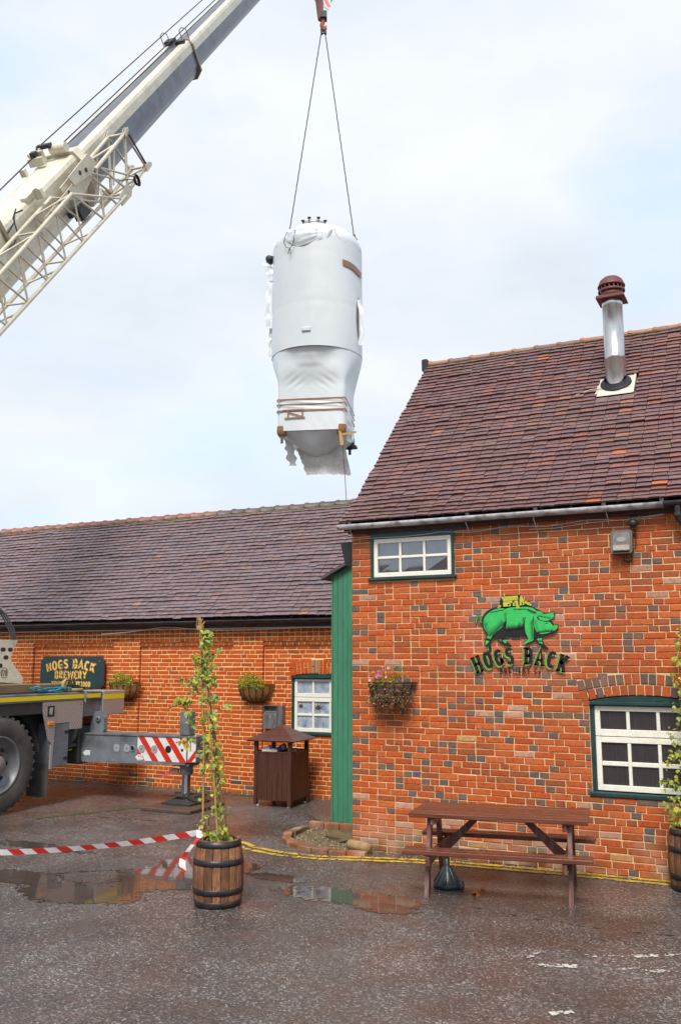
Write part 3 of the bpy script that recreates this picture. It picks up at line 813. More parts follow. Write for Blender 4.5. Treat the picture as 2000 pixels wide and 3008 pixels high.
def in_arch_l(p): return abs(p[0] - ACX) < AHF - .03 and ASZ - .01 < p[2] < ACZ + math.sqrt(max(0, (ARD + .222) ** 2 - (p[0] - ACX) ** 2))
pc = []
for (a, b) in PIL: lay_courses(a, b, 0, 2.44, YL, CLH, [], 'L', PAL_L, 'new', pc)
for (a, b) in PAN: lay_courses(a, b, 0, 2.44, YL + REC, CLH, [WL], 'L', PAL_L, 'new', pc, in_arch_l)
for (a, b) in PAN: lay_courses(a, b, 2.44, 2.44 + CLH, YL + REC / 2, CLH, [], 'L', PAL_L, 'header', pc)
for (a, b) in PIL: lay_courses(a, b, 2.44, 2.44 + CLH, YL, CLH, [], 'L', PAL_L, 'header', pc)
lay_courses(XL0, XL1, 2.44 + CLH, 2.44 + 2 * CLH, YL, CLH, [], 'L', PAL_L, 'header', pc)
lay_courses(XL0, XL1, 2.44 + 2 * CLH, 2.44 + 5 * CLH, YL, CLH, [], 'L', PAL_L, 'header', pc)
place_bricks(pc, lw, BRK_L, 300)
am = math.asin(AHF / ARD) + .006; n = 17
for k in range(n):
    a = -am + 2 * am * (k + .5) / n
    for (h, rr) in (((.215, .115),) if k % 2 else ((.103, .058), (.103, .172))):
        rr += ARD + .006
        if k in (6, 7): t = vary((.36, .20, .10), .1)
        else: t = vary(rnd.choice(PAL_L['red']), .12)
        vs, fs, t = brick_shape(2 * am * rr / n - .009, h, .09, t, .0015)
        q = MB(); q.add(vs, fs, 0, t, Matrix.Translation((ACX + rr * math.sin(a), YL + REC - .004 - (.02 if k in (6, 7) else 0), ACZ + rr * math.cos(a))) @ Matrix.Rotation(a, 4, 'Y'))
        q.build('arch_brick', BRK_L, lw)
w = MB(); w.prism([(YL + .33, 0), (17.5, 0), (17.5, 2.8), (YL + .33, 2.8)], XL0, XL0 + .25, 'x'); w.box(XL0 + .26, XL1, 17.25, 17.5, 0, 2.8); w.build('side_wall', SIDEBRK, lb)
lwin = window(lb, WL[0], WL[1], WL[2], WL[3], YL + REC, .048, [(1.595, 1.888, [(1.655, 1.848)]), (1.04, 1.590, [(1.33, 1.522), (1.10, 1.292)])], 3, G_FILM, depth=.05, sill_out=.03, sill_h=.05, edge=.052, bar=.036, head_curve=arch_zl)
SCRATCH = plain('scratched_film', (0.07, 0.045, 0.03), 0.5)
sc_ = MB()
def splot(cx, cz, r, n, spike):
    pts = []
    for k in range(n):
        a = 2 * math.pi * k / n; q = r * (1 + (spike if k % 2 else -.3) * rnd.random()); pts.append((cx + q * math.cos(a), cz + q * math.sin(a) * .8))
    sc_.prism(pts, YL + REC + .0435, YL + REC + .0445, 'y')
splot(-7.34, 1.445, .035, 22, 1.0); splot(-7.02, 1.43, .045, 18, 1.5)
for (x, z, dx, dz) in ((-7.08, 1.45, -.03, .05), (-7.10, 1.41, .03, -.03), (-6.97, 1.47, .02, .05), (-7.0, 1.38, .015, -.05), (-7.28, 1.42, .05, -.02), (-7.10, 1.255, .06, -.035), (-7.38, 1.2, .0, -.06), (-7.25, 1.22, .005, -.05), (-6.93, 1.19, .0, -.06), (-7.30, 1.125, .06, .012)):
    sc_.tube([(x, YL + REC + .0435, z), (x + dx * .5, YL + REC + .0435, z + dz * .6), (x + dx, YL + REC + .0435, z + dz)], .003, 4)
sc_.build('scratch_mark', SCRATCH, lwin)
fs_ = MB(); fs_.box(XL0 - .1, XL1, 13.09, YL + REC + .2, 2.822, 2.86); fs_.box(XL0 - .1, XL1, 13.11, 13.13, 2.74, 2.8215); fs_.build('fascia', DARKWOOD, lb)
PROF_L = [(13.02, 2.895), (13.3, 3.14), (15.35, 5.17)]
rd = MB(); rd.prism([(13.06, 2.862)] + [(y, z - .032) for y, z in PROF_L[1:]] + [(17.6, 2.9), (17.6, 2.8), (15.35, 5.0), (13.3, 3.0)], -16.5, XL1 - .1, 'x')
rd.add([(-16.5, 13.06, 2.86), (-16.5, 15.35, 5.13), (-19.0, 13.06, 2.86), (-19.0, 17.6, 2.86), (-16.5, 17.6, 2.88)], [(0, 1, 2), (2, 1, 3), (3, 1, 4)])
lr = rd.build('roof', DARKWOOD, lb)
pc = roof_slope(PROF_L, XL0 - .1, XL1 - .09, 'L', TP_L, lambda x, z: 1, lambda p: p.x > -16.45 - (15.35 - p.y) * 1.05 and not (p.x > -4.98 and p.z < 4.6), seed=8)
place_tiles(pc, lr, TILE_L, 300)
def ridge_col_l(x): return (.26, .095, .07) if x < -10.5 else rnd.choice([(.09, .065, .06), (.11, .07, .065)])
ridge_run(lr, -16.5, -5.0, 15.35, 5.12, .115, ridge_col_l, 1.0, .335)
lg = gutter(lb, XL0 - .1, XL1 - .9, 12.99, 2.86, .055, BLACKP)
for x in (-14.2, -12.6, -10.9, -9.2, -7.4): gutter_clip(lg, x, 12.99, 2.86, .055, BLACKP)
cbl = MB(); cbl.tube([(XL0, 13.1, 2.735), (-14, 13.1, 2.728), (-12.5, 13.1, 2.735), (-11.6, 13.1, 2.73), (-9, 13.1, 2.735), (-6, 13.1, 2.73)], .006, 5); cbl.build('wall_cable', CABLE_W, lb)
cbl = MB(); cbl.tube([(-11.42, 13.08, 2.665), (-10.9, 13.07, 2.685), (-10.45, 13.07, 2.725), (-10.05, 13.07, 2.765), (-9.7, 13.07, 2.755), (-9.2, 13.07, 2.715), (-8.8, 13.08, 2.70), (-8.2, 13.09, 2.70), (-7.2, 13.09, 2.72), (-5.9, 13.09, 2.71)], .007, 5); cbl.build('wall_cable', CABLE_W, lb)

# ------------------------------------------------------------------ the range across the yard, seen only mirrored in the panes
ob_ = thing('brick_building', 'dark roofed brick range across the yard, mirrored in the small upper window', 'building', (-6, -13, 0))
q = MB(); q.box(-24, 12, -19, -13, 0, 3.4); q.build('wall', SIDEBRK, ob_)
q = MB(); q.prism([(-12.7, 3.3), (-12.7, 3.42), (-16, 6.05), (-19.3, 3.42), (-19.3, 3.3)], -24.4, 12.4, 'x'); q.build('roof', wear_mat('dark_slate_roof', (.05, .042, .045), .5, 0, (.09, .06, .05), .5, 3, .2, 20), ob_)

# ------------------------------------------------------------------ boarded duct between the two
sh = thing('boarded_duct', 'tall narrow bottle green boarded duct in the gap between the two brick buildings', 'duct', (-5.3, 11.25, 0))
def sh_top(x): return 3.36 + (x + 5.735) * .50
c = MB(); c.prism([(-5.72, .10), (-4.85, .10), (-4.85, sh_top(-4.85) - .02), (-5.72, sh_top(-5.72) - .02)], 11.275, 13.18, 'y'); c.build('core', GREEN_D, sh)
x = -5.735; k = 0
while x < -4.87:
    w_ = .024 if k == 0 else .0745
    b = MB(); x2 = min(x + w_, -4.86); y0 = 11.25 + jit(.0012) - (.004 if k == 0 else 0); e = .0035
    zt0, zt1 = sh_top(x) - .005, sh_top(x2) - .005; zb = .055 + jit(.006)
    vs = [(x + .001, y0 + e, zb), (x + e, y0, zb), (x2 - e, y0, zb), (x2 - .001, y0 + e, zb), (x2 - .001, 11.272, zb), (x + .001, 11.272, zb)]
    vt = [(p[0], p[1], sh_top(p[0]) - .005) for p in vs]
    b.add(vs + vt, [(i, (i + 1) % 6, 6 + (i + 1) % 6, 6 + i) for i in range(6)] + [tuple(range(5, -1, -1)), tuple(range(6, 12))])
    b.build('board', GREEN_B, sh); x = x2; k += 1
rf = MB(); rf.prism([(-5.85, sh_top(-5.85) + .0), (-4.85, sh_top(-4.85)), (-4.85, sh_top(-4.85) + .045), (-5.85, sh_top(-5.85) + .045)], 11.15, 13.18, 'y')
rf.build('roof', wear_mat('slate_felt', (0.07, 0.06, 0.06), 0.6, 0, (0.16, 0.13, 0.12), 0.5, 6, 0.3, 40), sh)
fl_ = MB(); fl_.prism([(-5.5, sh_top(-5.5) + .046), (-4.85, sh_top(-4.85) + .046), (-4.85, sh_top(-4.85) + .12), (-5.5, sh_top(-5.5) + .06)], 11.14, 11.9, 'y'); fl_.build('flashing', plain('grey_lead', (0.4, 0.41, 0.42), 0.45), sh)
hp = MB(); hp.bbox(-5.6, -5.35, 11.3, 11.6, 3.78, 3.98, .02, 0, None); 
# small black hopper at the roof junction
hb_ = thing('hopper_head', 'small dark hopper box at the corner under the end of the grey gutter', 'hopper', (-5.0, 10.35, 3.5))
q = MB(); q.prism([(-5.03, 3.38), (-4.86, 3.34), (-4.86, 3.66), (-5.10, 3.68)], 10.25, 10.42, 'y'); q.build('box', BLACKP, hb_)

# ------------------------------------------------------------------ brick-edged planting bed at the foot of the duct
bed = thing('planting_bed', 'low brick edged bed of bare gravelly soil at the corner beside the green duct', 'planter', (-5.4, 10.4, 0))
ep = [(-4.62, 9.72), (-4.95, 9.69), (-5.24, 9.73), (-5.52, 9.85), (-5.74, 10.05), (-5.88, 10.35), (-5.93, 10.7), (-5.93, 10.97)]
def walk(path, step):
    out = []; acc = 0
    for a, b in zip(path[:-1], path[1:]):
        a, b = Vector(a), Vector(b); L = (b - a).length
        while acc < L:
            out.append((a + (b - a) * (acc / L), math.atan2(b.y - a.y, b.x - a.x))); acc += step
        acc -= L
    return out
for (p, a) in walk(ep, .222):
    vs, fs, t = brick_shape(.213, .11, .07, vary(rnd.choice([(.32, .085, .04), (.37, .10, .045), (.27, .085, .05)]), .15), .004)
    q = MB(); q.add(vs, fs, 0, t, Matrix.Translation((p.x, p.y, .052 + jit(.006))) @ Matrix.Rotation(a + jit(.05), 4, 'Z') @ Matrix.Rotation(R(-90), 4, 'X') @ Matrix.Translation((0, 0, 0)))
    q.build('brick', BRK_R, bed)
for k in range(5):
    vs, fs, t = brick_shape(.21, .10, .09, vary(rnd.choice([(.36, .12, .08), (.42, .16, .10)]), .15), .004)
    q = MB(); q.add(vs, fs, 0, t, Matrix.Translation((-5.80 + k * .222, 11.0, .09 + jit(.006))) @ Matrix.Rotation(jit(.05), 4, 'Z') @ Matrix.Rotation(R(-90), 4, 'X')); q.build('brick', BRK_R, bed)
SOIL = wear_mat('gravelly_soil', (0.15, 0.105, 0.055), 0.95, 0, (0.07, 0.07, 0.02), 0.7, 7, 0.8, 90)
inner = [(-4.7, 9.82), (-4.95, 9.79), (-5.2, 9.83), (-5.45, 9.94), (-5.65, 10.12), (-5.78, 10.38), (-5.83, 10.7), (-5.83, 10.93), (-4.85, 10.93), (-4.85, 10.02)]
s_ = MB()
cxy = (-5.2, 10.4)
for r_ in range(7):
    pass
def soil(u, v):
    k = u * len(inner); i = int(k) % len(inner); f = k - int(k); a, b = inner[i], inner[(i + 1) % len(inner)]
    x, y = a[0] + (b[0] - a[0]) * f, a[1] + (b[1] - a[1]) * f
    x, y = cxy[0] + (x - cxy[0]) * v, cxy[1] + (y - cxy[1]) * v
    return (x, y, .012 + .035 * (1 - v * v) + .03 * fbm(x * 3, y * 3, 3))
s_.grid(soil, 60, 12); s_.build('soil', SOIL, bed, kind='stuff')
gv = MB()
for k in range(500):
    i = rnd.randrange(len(inner)); a, b = inner[i], inner[(i + 1) % len(inner)]; f, v = rnd.random(), math.sqrt(rnd.random())
    x, y = a[0] + (b[0] - a[0]) * f, a[1] + (b[1] - a[1]) * f; x, y = cxy[0] + (x - cxy[0]) * v, cxy[1] + (y - cxy[1]) * v
    z = .014 + .035 * (1 - v * v) + .03 * fbm(x * 3, y * 3, 3); r_ = rnd.uniform(.006, .017); t = vary(rnd.choice([(.24, .17, .09), (.16, .115, .06), (.32, .26, .17), (.10, .07, .04)]), .2)
    gv.add([(x + r_, y, z), (x - r_ * .8, y + r_ * .6, z), (x - r_ * .6, y - r_ * .8, z), (x, y, z + r_)], [(0, 1, 3), (1, 2, 3), (2, 0, 3)], 0, t)
gv.build('gravel', tint_mat('gravel', .9, 60, .7, 1.2, .3), bed, kind='stuff')
lg_ = MB(); lg_.lathe([(.0, -.16), (.055, -.16), (.06, -.1), (.058, .1), (.05, .16), (.0, .16)], 14, M=Matrix.Translation((-4.66, 9.86, .075)) @ Matrix.Rotation(R(70), 4, 'Z') @ Matrix.Rotation(R(90), 4, 'X'))
tag(lg_.build('log', wear_mat('cut_log', (0.40, 0.26, 0.12), 0.9, 0, (0.15, 0.09, 0.04), 0.7, 14, 0.6, 50)), 'short sawn log lying at the foot of the building corner', 'log')
rk = MB()
def clod(u, v):
    a = u * 2 * math.pi; b = (v - .5) * math.pi; q = .13 * (1 + .5 * noise.noise((math.cos(a) * 2, math.sin(a) * 2, v * 3)))
    return (-5.0 + 2.2 * q * math.cos(a) * math.cos(b), 10.25 + q * math.sin(a) * math.cos(b), .06 + .55 * q * math.sin(b))
rk.grid(clod, 16, 8, smooth=False); rk.build('broken_footing', SOIL, bed, kind='stuff')

# ------------------------------------------------------------------ lettering: slab-serif strokes on a unit grid (x 0..w, y 0..1)
def arc(cx, cy, rx, ry, a0, a1, n=10): return [(cx + rx * math.cos(R(a0 + (a1 - a0) * k / n)), cy + ry * math.sin(R(a0 + (a1 - a0) * k / n))) for k in range(n + 1)]
GL = {
 'H': (.66, [[(.14, 0), (.14, 1)], [(.52, 0), (.52, 1)], [(.14, .5), (.52, .5)]], [(.14, 0), (.14, 1), (.52, 0), (.52, 1)]),
 'O': (.66, [arc(.33, .5, .22, .44, 0, 360, 20)], []),
 'G': (.66, [arc(.33, .5, .22, .44, 45, 340, 16), [(.34, .42), (.58, .42)], [(.54, .42), (.54, .1)]], []),
 'S': (.56, [arc(.28, .73, .18, .21, 30, 270, 10) + arc(.28, .29, .18, .23, 90, -150, 10)], []),
 'B': (.62, [[(.14, 0), (.14, 1)], [(.14, .95), (.3, .95)] + arc(.3, .735, .18, .215, 90, -90, 8) + [(.14, .52)], [(.3, .52)] + arc(.3, .285, .2, .235, 90, -90, 8) + [(.14, .05)]], [(.1, 0), (.1, 1)]),
 'A': (.68, [[(.08, 0), (.34, .97), (.60, 0)], [(.18, .33), (.50, .33)]], [(.08, 0), (.60, 0)]),
 'C': (.62, [arc(.33, .5, .22, .44, 48, 312, 16)], []),
 'K': (.66, [[(.14, 0), (.14, 1)], [(.16, .42), (.52, 1)], [(.26, .55), (.56, 0)]], [(.14, 0), (.14, 1), (.52, 1), (.56, 0)]),
 'R': (.66, [[(.14, 0), (.14, 1)], [(.14, .95), (.3, .95)] + arc(.3, .725, .19, .225, 90, -90, 8) + [(.14, .5)], [(.32, .5), (.54, 0)]], [(.14, 0), (.1, 1), (.54, 0)]),
 'E': (.58, [[(.14, 0), (.14, 1)], [(.14, .95), (.48, .95)], [(.14, .5), (.40, .5)], [(.14, .05), (.5, .05)], [(.48, .99), (.48, .8)], [(.5, .01), (.5, .22)]], [(.1, 0), (.1, 1)]),
 'W': (.92, [[(.08, 1), (.27, .03), (.46, .9), (.65, .03), (.84, 1)]], [(.08, 1), (.84, 1)]),
 'Y': (.66, [[(.08, 1), (.33, .48), (.58, 1)], [(.33, .48), (.33, 0)]], [(.08, 1), (.58, 1), (.33, 0)]),
 'T': (.62, [[(.31, 0), (.31, 1)], [(.06, .95), (.56, .95)], [(.06, .99), (.06, .78)], [(.56, .99), (.56, .78)]], [(.31, 0)]),
 'N': (.68, [[(.14, 0), (.14, 1), (.54, 0), (.54, 1)]], [(.14, 0), (.54, 1)]),
 'M': (.80, [[(.12, 0), (.14, 1), (.40, .25), (.66, 1), (.68, 0)]], [(.12, 0), (.68, 0)]),
 'o': (.46, [arc(.23, .3, .14, .26, 0, 360, 14)], []), '.': (.25, [[(.12, 0), (.12, .12)]], []), '-': (.4, [[(.06, .45), (.34, .45)]], []),
 '7': (.52, [[(.06, .94), (.46, .94), (.2, 0)]], []), '8': (.54, [arc(.27, .73, .15, .21, 0, 360, 14), arc(.27, .27, .18, .23, 0, 360, 14)], []),
 '3': (.52, [arc(.25, .73, .16, .21, 150, -90, 10), arc(.25, .28, .18, .24, 90, -150, 10)], []), '0': (.54, [arc(.27, .5, .18, .44, 0, 360, 18)], []),
 '1': (.4, [[(.08, .78), (.22, .98), (.22, 0)]], []), '2': (.54, [arc(.27, .72, .18, .22, 160, -20, 9) + [(.08, .05), (.48, .05)]], []), '4': (.56, [[(.38, 0), (.38, .98), (.06, .3), (.52, .3)]], []), 'm': (.8, [[(.1, 0), (.1, .6)], arc(.25, .38, .15, .2, 180, 0, 8) + [(.4, 0)], arc(.55, .38, .15, .2, 180, 0, 8) + [(.7, 0)]], []),
 ' ': (.4, [], [])}
def text(mb, s, place, size, sw=.13, serif=True, wx=1.0, mi=0, track=.04, dx=0, dy=0, serif_w=None):
    """place(u, v) -> 3-D point, u measured along the line and v up, both in metres; the line is centred on u = 0"""
    tot = sum(GL[c][0] * wx + track for c in s) * size
    u0 = -tot / 2
    for c in s:
        w, strokes, ser = GL[c]
        layers = list(strokes)
        if serif: layers = layers + [[(x - (serif_w or .13), .035 if y < .5 else .965), (x + (serif_w or .13), .035 if y < .5 else .965)] for (x, y) in ser]
        for k, st in enumerate(layers):
            ww = sw if k < len(strokes) else .085
            cl = len(st) > 3 and abs(st[0][0] - st[-1][0]) + abs(st[0][1] - st[-1][1]) < 1e-6
            pts = [Vector((p[0] * wx, p[1])) for p in st]
            n = len(pts); L_, R_ = [], []
            for i, p in enumerate(pts):
                if cl and i in (0, n - 1): a, b = pts[n - 2], pts[1]
                else: a, b = pts[max(0, i - 1)], pts[min(n - 1, i + 1)]
                d = (b - a).normalized(); nn = Vector((-d.y, d.x))
                if 0 < i < n - 1:
                    d1 = (p - a).normalized(); cs = max(.45, abs(nn.dot(Vector((-d1.y, d1.x)))))
                else: cs = 1
                h = ww / 2 * (1.0 if abs(nn.x) > .6 else .8) / cs
                L_.append(p + nn * h); R_.append(p - nn * h)
            for i in range(n - 1):
                q = [L_[i], R_[i], R_[i + 1], L_[i + 1]]
                mb.add([place(u0 + p.x * size + dx, p.y * size + dy) for p in q], [(0, 1, 2, 3)], mi)
        u0 += (w * wx + track) * size

# ------------------------------------------------------------------ name board on the left range
SIGN_G = wear_mat('sign_green', (0.006, 0.036, 0.033), 0.35, 0, (0.02, 0.06, 0.055), 0.4, 4, .03, 40)
SIGN_E = plain('sign_edge_brown', (0.12, 0.03, 0.03), 0.5); GOLD = plain('sign_gold', (0.92, 0.60, 0.14), 0.5); SHADE = plain('sign_rust', (0.42, 0.09, 0.02), 0.5)
sg = thing('sign', 'dark green name board with clipped corners and gold HOGS BACK BREWERY lettering', 'sign', (-12.17, 13.17, 1.67))
SX, SZ = -12.17, 1.965; hw, hh, cn = .77, .29, .085
def clip_rect(hw, hh, cn):
    pts = []
    for (sx, sz, a0) in ((1, -1, 180), (1, 1, 270), (-1, 1, 0), (-1, -1, 90)):
        for k in range(5):
            a = R(a0 - 90 * k / 4); pts.append((SX + sx * hw + cn * math.cos(a) if True else 0, SZ + sz * hh + cn * math.sin(a)))
    return pts
def notch(hw, hh, c):
    return [(SX - hw + c, SZ - hh), (SX + hw - c, SZ - hh), (SX + hw - c * .55, SZ - hh + c * .55), (SX + hw, SZ - hh + c), (SX + hw, SZ + hh - c), (SX + hw - c * .55, SZ + hh - c * .55), (SX + hw - c, SZ + hh),
            (SX - hw + c, SZ + hh), (SX - hw + c * .55, SZ + hh - c * .55), (SX - hw, SZ + hh - c), (SX - hw, SZ - hh + c), (SX - hw + c * .55, SZ - hh + c * .55)]
b = MB(); b.prism(notch(.78, .30, .085), 13.155, 13.185, 'y'); b.build('frame', SIGN_E, sg)
b = MB(); b.prism(notch(.765, .285, .085), 13.149, 13.1545, 'y'); b.build('panel', SIGN_G, sg)
lt = MB()
for (mi, off, yy) in ((1, .010, 13.1475), (0, 0, 13.1462)):
    Rr = 2.1
    def arcp(u, v, yy=yy): a = u / Rr; return (SX + (Rr + v) * math.sin(a) - .02, yy, SZ + .078 - Rr + (Rr + v) * math.cos(a))
    text(lt, 'HOGS BACK', arcp, .168, .23, True, 1.14, mi, .085, off, -off)
    text(lt, 'BREWERY', lambda u, v, yy=yy: (SX - .01 + u, yy, SZ - .118 + v), .145, .22, True, 1.05, mi, .085, off, -off)
    text(lt, 'TONGHAM 783000', lambda u, v, yy=yy: (SX - .0 + u, yy, SZ - .262 + v), .10, .18, False, 1.0, mi, .09, off * .6, -off * .6)
lt.build('lettering', [GOLD, SHADE], sg)
for (dx, dz) in ((-.66, .21), (.66, .21), (0, .255)):
    q = MB(); q.lathe([(.008, 0), (.008, .003), (0, .005)], 8, M=Matrix.Translation((SX + dx, 13.148, SZ + dz)) @ Matrix.Rotation(R(90), 4, 'X')); q.build('screw', STEEL, sg)

# ------------------------------------------------------------------ emblem on a clear sheet on the right wall
def clear_mat():
    m, n, l, b = base_mat('clear_acrylic')
    b.inputs['Base Color'].default_value = (.9, .9, .9, 1); b.inputs['Roughness'].default_value = .05
    tr = n.new('ShaderNodeBsdfTransparent'); mx = n.new('ShaderNodeMixShader'); mx.inputs[0].default_value = .014
    l.new(tr.outputs[0], mx.inputs[1]); l.new(b.outputs[0], mx.inputs[2]); l.new(mx.outputs[0], n['Material Output'].inputs['Surface'])
    return m
INK = plain('emblem_black', (0.012, 0.010, 0.010), 0.4); EGREEN = plain('emblem_green', (0.035, 0.50, 0.105), 0.45); EYEL = plain('emblem_yellow', (0.52, 0.50, 0.045), 0.45)
eb = thing('emblem_sign', 'green pig emblem carrying a yellow farmhouse above HOGS BACK lettering on the brick wall', 'sign', (-2.75, YR - .02, 2.0))
YE = YR - .030
def E(x, y, k=0): return (-3.306 + (x - 160) * .000912, YE - .0006 * k, 2.194 - (y - 930) * .000905)
q = MB()
pan = [(-10, 420), (120, 90), (1420, 90), (1545, 420), (1545, 1010), (1330, 1240), (260, 1240), (-10, 1010)]
q.prism([(E(x, y)[0], E(x, y)[2]) for x, y in pan], YE + .002, YE + .006, 'y'); q.build('panel', clear_mat(), eb)
for (x, y) in ((15, 650), (1515, 625)):
    p = E(x, y); s_ = MB(); s_.lathe([(.012, 0), (.012, .006), (0, .009)], 10, M=Matrix.Translation((p[0], YE, p[2])) @ Matrix.Rotation(R(90), 4, 'X')); s_.lathe([(.006, 0), (.006, .03)], 8, M=Matrix.Translation((p[0], YE + .034, p[2])) @ Matrix.Rotation(R(90), 4, 'X')); s_.build('fixing', STEEL, eb)
def flat(mb, pts, k, mi=0): mb.add([E(x, y, k) for x, y in pts], [tuple(range(len(pts)))], mi)
def smooth_poly(pts, n=3):
    out = []
    L = len(pts)
    for i in range(L):
        p0, p1, p2, p3 = [Vector(pts[(i + d) % L]) for d in (-1, 0, 1, 2)]
        for k in range(n):
            t = k / n
            out.append(tuple(.5 * ((2 * p1) + (p2 - p0) * t + (2 * p0 - 5 * p1 + 4 * p2 - p3) * t * t + (3 * p1 - p0 - 3 * p2 + p3) * t ** 3)))
    return out
body = [(305, 420), (330, 360), (400, 300), (500, 268), (600, 266), (740, 268), (880, 262), (990, 298), (1080, 348), (1150, 352), (1212, 345), (1222, 395), (1190, 425), (1165, 448), (1195, 480), (1207, 500), (1250, 497), (1257, 530), (1235, 575), (1200, 605), (1120, 628), (1048, 645), (1060, 690), (1085, 745), (1130, 792), (1108, 806), (1060, 782), (1005, 730), (962, 685), (935, 705), (890, 730), (830, 750), (833, 700), (878, 670), (850, 628), (780, 640), (680, 642), (598, 628), (612, 690), (678, 755), (660, 768), (600, 752), (530, 708), (488, 655), (445, 662), (402, 722), (418, 802), (366, 822), (358, 748), (336, 742), (338, 660), (364, 612), (322, 545), (302, 480)]
pb = MB(); flat(pb, smooth_poly(body), 0)
def ribbon(mb, pts, w, k, mi=0):
    pts = [Vector(p) for p in pts]
    for a, b in zip(pts[:-1], pts[1:]):
        d = (b - a).normalized(); n_ = Vector((-d.y, d.x)) * w / 2
        flat(mb, [a + n_, a - n_, b - n_, b + n_], k, mi)
tail = [(300, 465), (285, 440), (292, 405), (285, 378), (262, 372), (240, 390), (230, 430), (228, 465)]
ribbon(pb, tail, 30, 0)
pb.build('pig_outline', INK, eb)
pg = MB()
rump = [(322, 455), (345, 385), (425, 318), (520, 288), (606, 296), (612, 370), (603, 445), (560, 520), (490, 570), (432, 622), (398, 685), (346, 740), (348, 665), (378, 612), (336, 545)]
belly = [(612, 296), (760, 280), (890, 278), (985, 318), (945, 420), (952, 470), (870, 520), (835, 490), (812, 535), (740, 560), (660, 572), (610, 550), (618, 470)]
fleg = [(855, 380), (948, 425), (948, 640), (938, 690), (872, 715), (833, 744), (838, 706), (886, 668), (852, 600), (834, 520)]
head = [(985, 326), (1085, 362), (1012, 388), (1004, 432), (1090, 466), (1150, 468), (1188, 508), (1242, 506), (1247, 530), (1222, 564), (1130, 600), (1040, 613), (985, 585), (958, 500), (960, 420)]
ear = [(1016, 396), (1060, 374), (1150, 364), (1206, 352), (1202, 384), (1210, 400), (1160, 440), (1100, 456), (1034, 438)]
for k, p in enumerate((rump, belly, fleg, head, ear)): flat(pg, smooth_poly(p, 2), 1 + k * .3)
flat(pg, [(990, 672), (1045, 660), (1062, 732), (1014, 722)], 1); flat(pg, [(560, 682), (606, 680), (612, 722), (580, 716)], 1); flat(pg, [(515, 672), (540, 676), (546, 704)], 1); flat(pg, [(372, 750), (386, 808), (363, 812)], 1)
ribbon(pg, tail, 13, 1)
pg.build('pig', EGREEN, eb)
ht = MB()
def hatch(p0, p1, n, dx, dy, w=10, k=3.2):
    n = int(n * 1.8)
    for i in range(n):
        t = (i + .5) / n; x, y = p0[0] + (p1[0] - p0[0]) * t, p0[1] + (p1[1] - p0[1]) * t; s_ = .7 + .6 * rnd.random()
        flat(ht, [(x - w / 2, y), (x + w / 2, y), (x + dx * s_, y + dy * s_)], k)
hatch((605, 582), (835, 545), 13, 18, -90, 15); hatch((605, 470), (400, 640), 14, -62, -46, 14); hatch((330, 470), (360, 600), 7, 60, -20, 12); hatch((620, 330), (615, 560), 12, -40, 18); hatch((330, 440), (350, 640), 14, 34, -6)
hatch((345, 680), (400, 690), 6, 10, -40); hatch((840, 400), (850, 640), 14, -36, 22); hatch((950, 430), (945, 670), 16, -46, 26); hatch((700, 300), (860, 300), 12, 26, 14); hatch((965, 430), (990, 590), 12, 36, 8)
hatch((1000, 600), (1180, 585), 12, 10, -34); hatch((420, 330), (600, 300), 12, -18, 16); hatch((880, 300), (1000, 350), 10, -14, 30); hatch((1020, 400), (1160, 430), 9, 26, -18); hatch((1000, 690), (1055, 690), 3, 20, 30)
flat(ht, [(1100, 478), (1128, 478), (1122, 492), (1104, 490)], 3.3)
ribbon(ht, [(1085, 550), (1110, 572), (1150, 580), (1200, 570)], 6, 3.3); ribbon(ht, [(1160, 452), (1195, 520)], 5, 3.3); ribbon(ht, [(855, 400), (838, 500), (850, 600), (884, 665)], 9, 3.3); ribbon(ht, [(955, 425), (958, 520), (985, 590), (1040, 615)], 9, 3.3)
ht.build('hatching', INK, eb, kind='stuff')
hs = MB()
flat(hs, [(540, 200), (556, 138), (600, 125), (776, 128), (806, 114), (850, 185), (852, 205), (905, 205), (940, 240), (945, 268), (500, 290), (520, 262), (540, 262)], 0)
hs.build('house_outline', INK, eb)
hy = MB()
for p in ([(582, 206), (768, 194), (772, 258), (582, 268)], [(556, 142), (768, 134), (772, 188), (586, 200)], [(792, 172), (808, 122), (846, 188), (848, 250), (788, 258)], [(592, 100), (606, 100), (606, 150), (592, 150)]): flat(hy, p, 1)
for (cx, cy, r_) in ((535, 262, 20), (520, 274, 14), (770, 270, 20), (872, 222, 22), (900, 238, 22), (925, 252, 16), (750, 278, 12)): flat(hy, [(cx + r_ * math.cos(a * .9), cy + r_ * .8 * math.sin(a * .9)) for a in range(7)], 1.6)
hy.build('house', EYEL, eb)
hd = MB()
for p in ([(640, 232), (660, 232), (660, 254), (640, 254)], [(676, 222), (704, 220), (704, 264), (676, 266)], [(724, 228), (742, 227), (742, 246), (724, 247)], [(700, 196), (724, 194), (724, 218), (700, 220)], [(815, 220), (828, 219), (828, 248), (815, 250)], [(772, 150), (786, 160), (784, 258), (774, 258)]): flat(hd, p, 2.2)
for k in range(7): ribbon(hd, [(575 + k * 28, 150 + (k % 2) * 16), (590 + k * 28, 190)], 3, 2.2)
hd.build('house_detail', INK, eb)
le = MB()
cxm = E(776, 0)[0]; Rr = 1.31; zb = E(0, 975)[2]
def earc(u, v, k=0): a = u / Rr; return (cxm + (Rr + v) * math.sin(a), YE - .0006 * k, zb - Rr + (Rr + v) * math.cos(a))
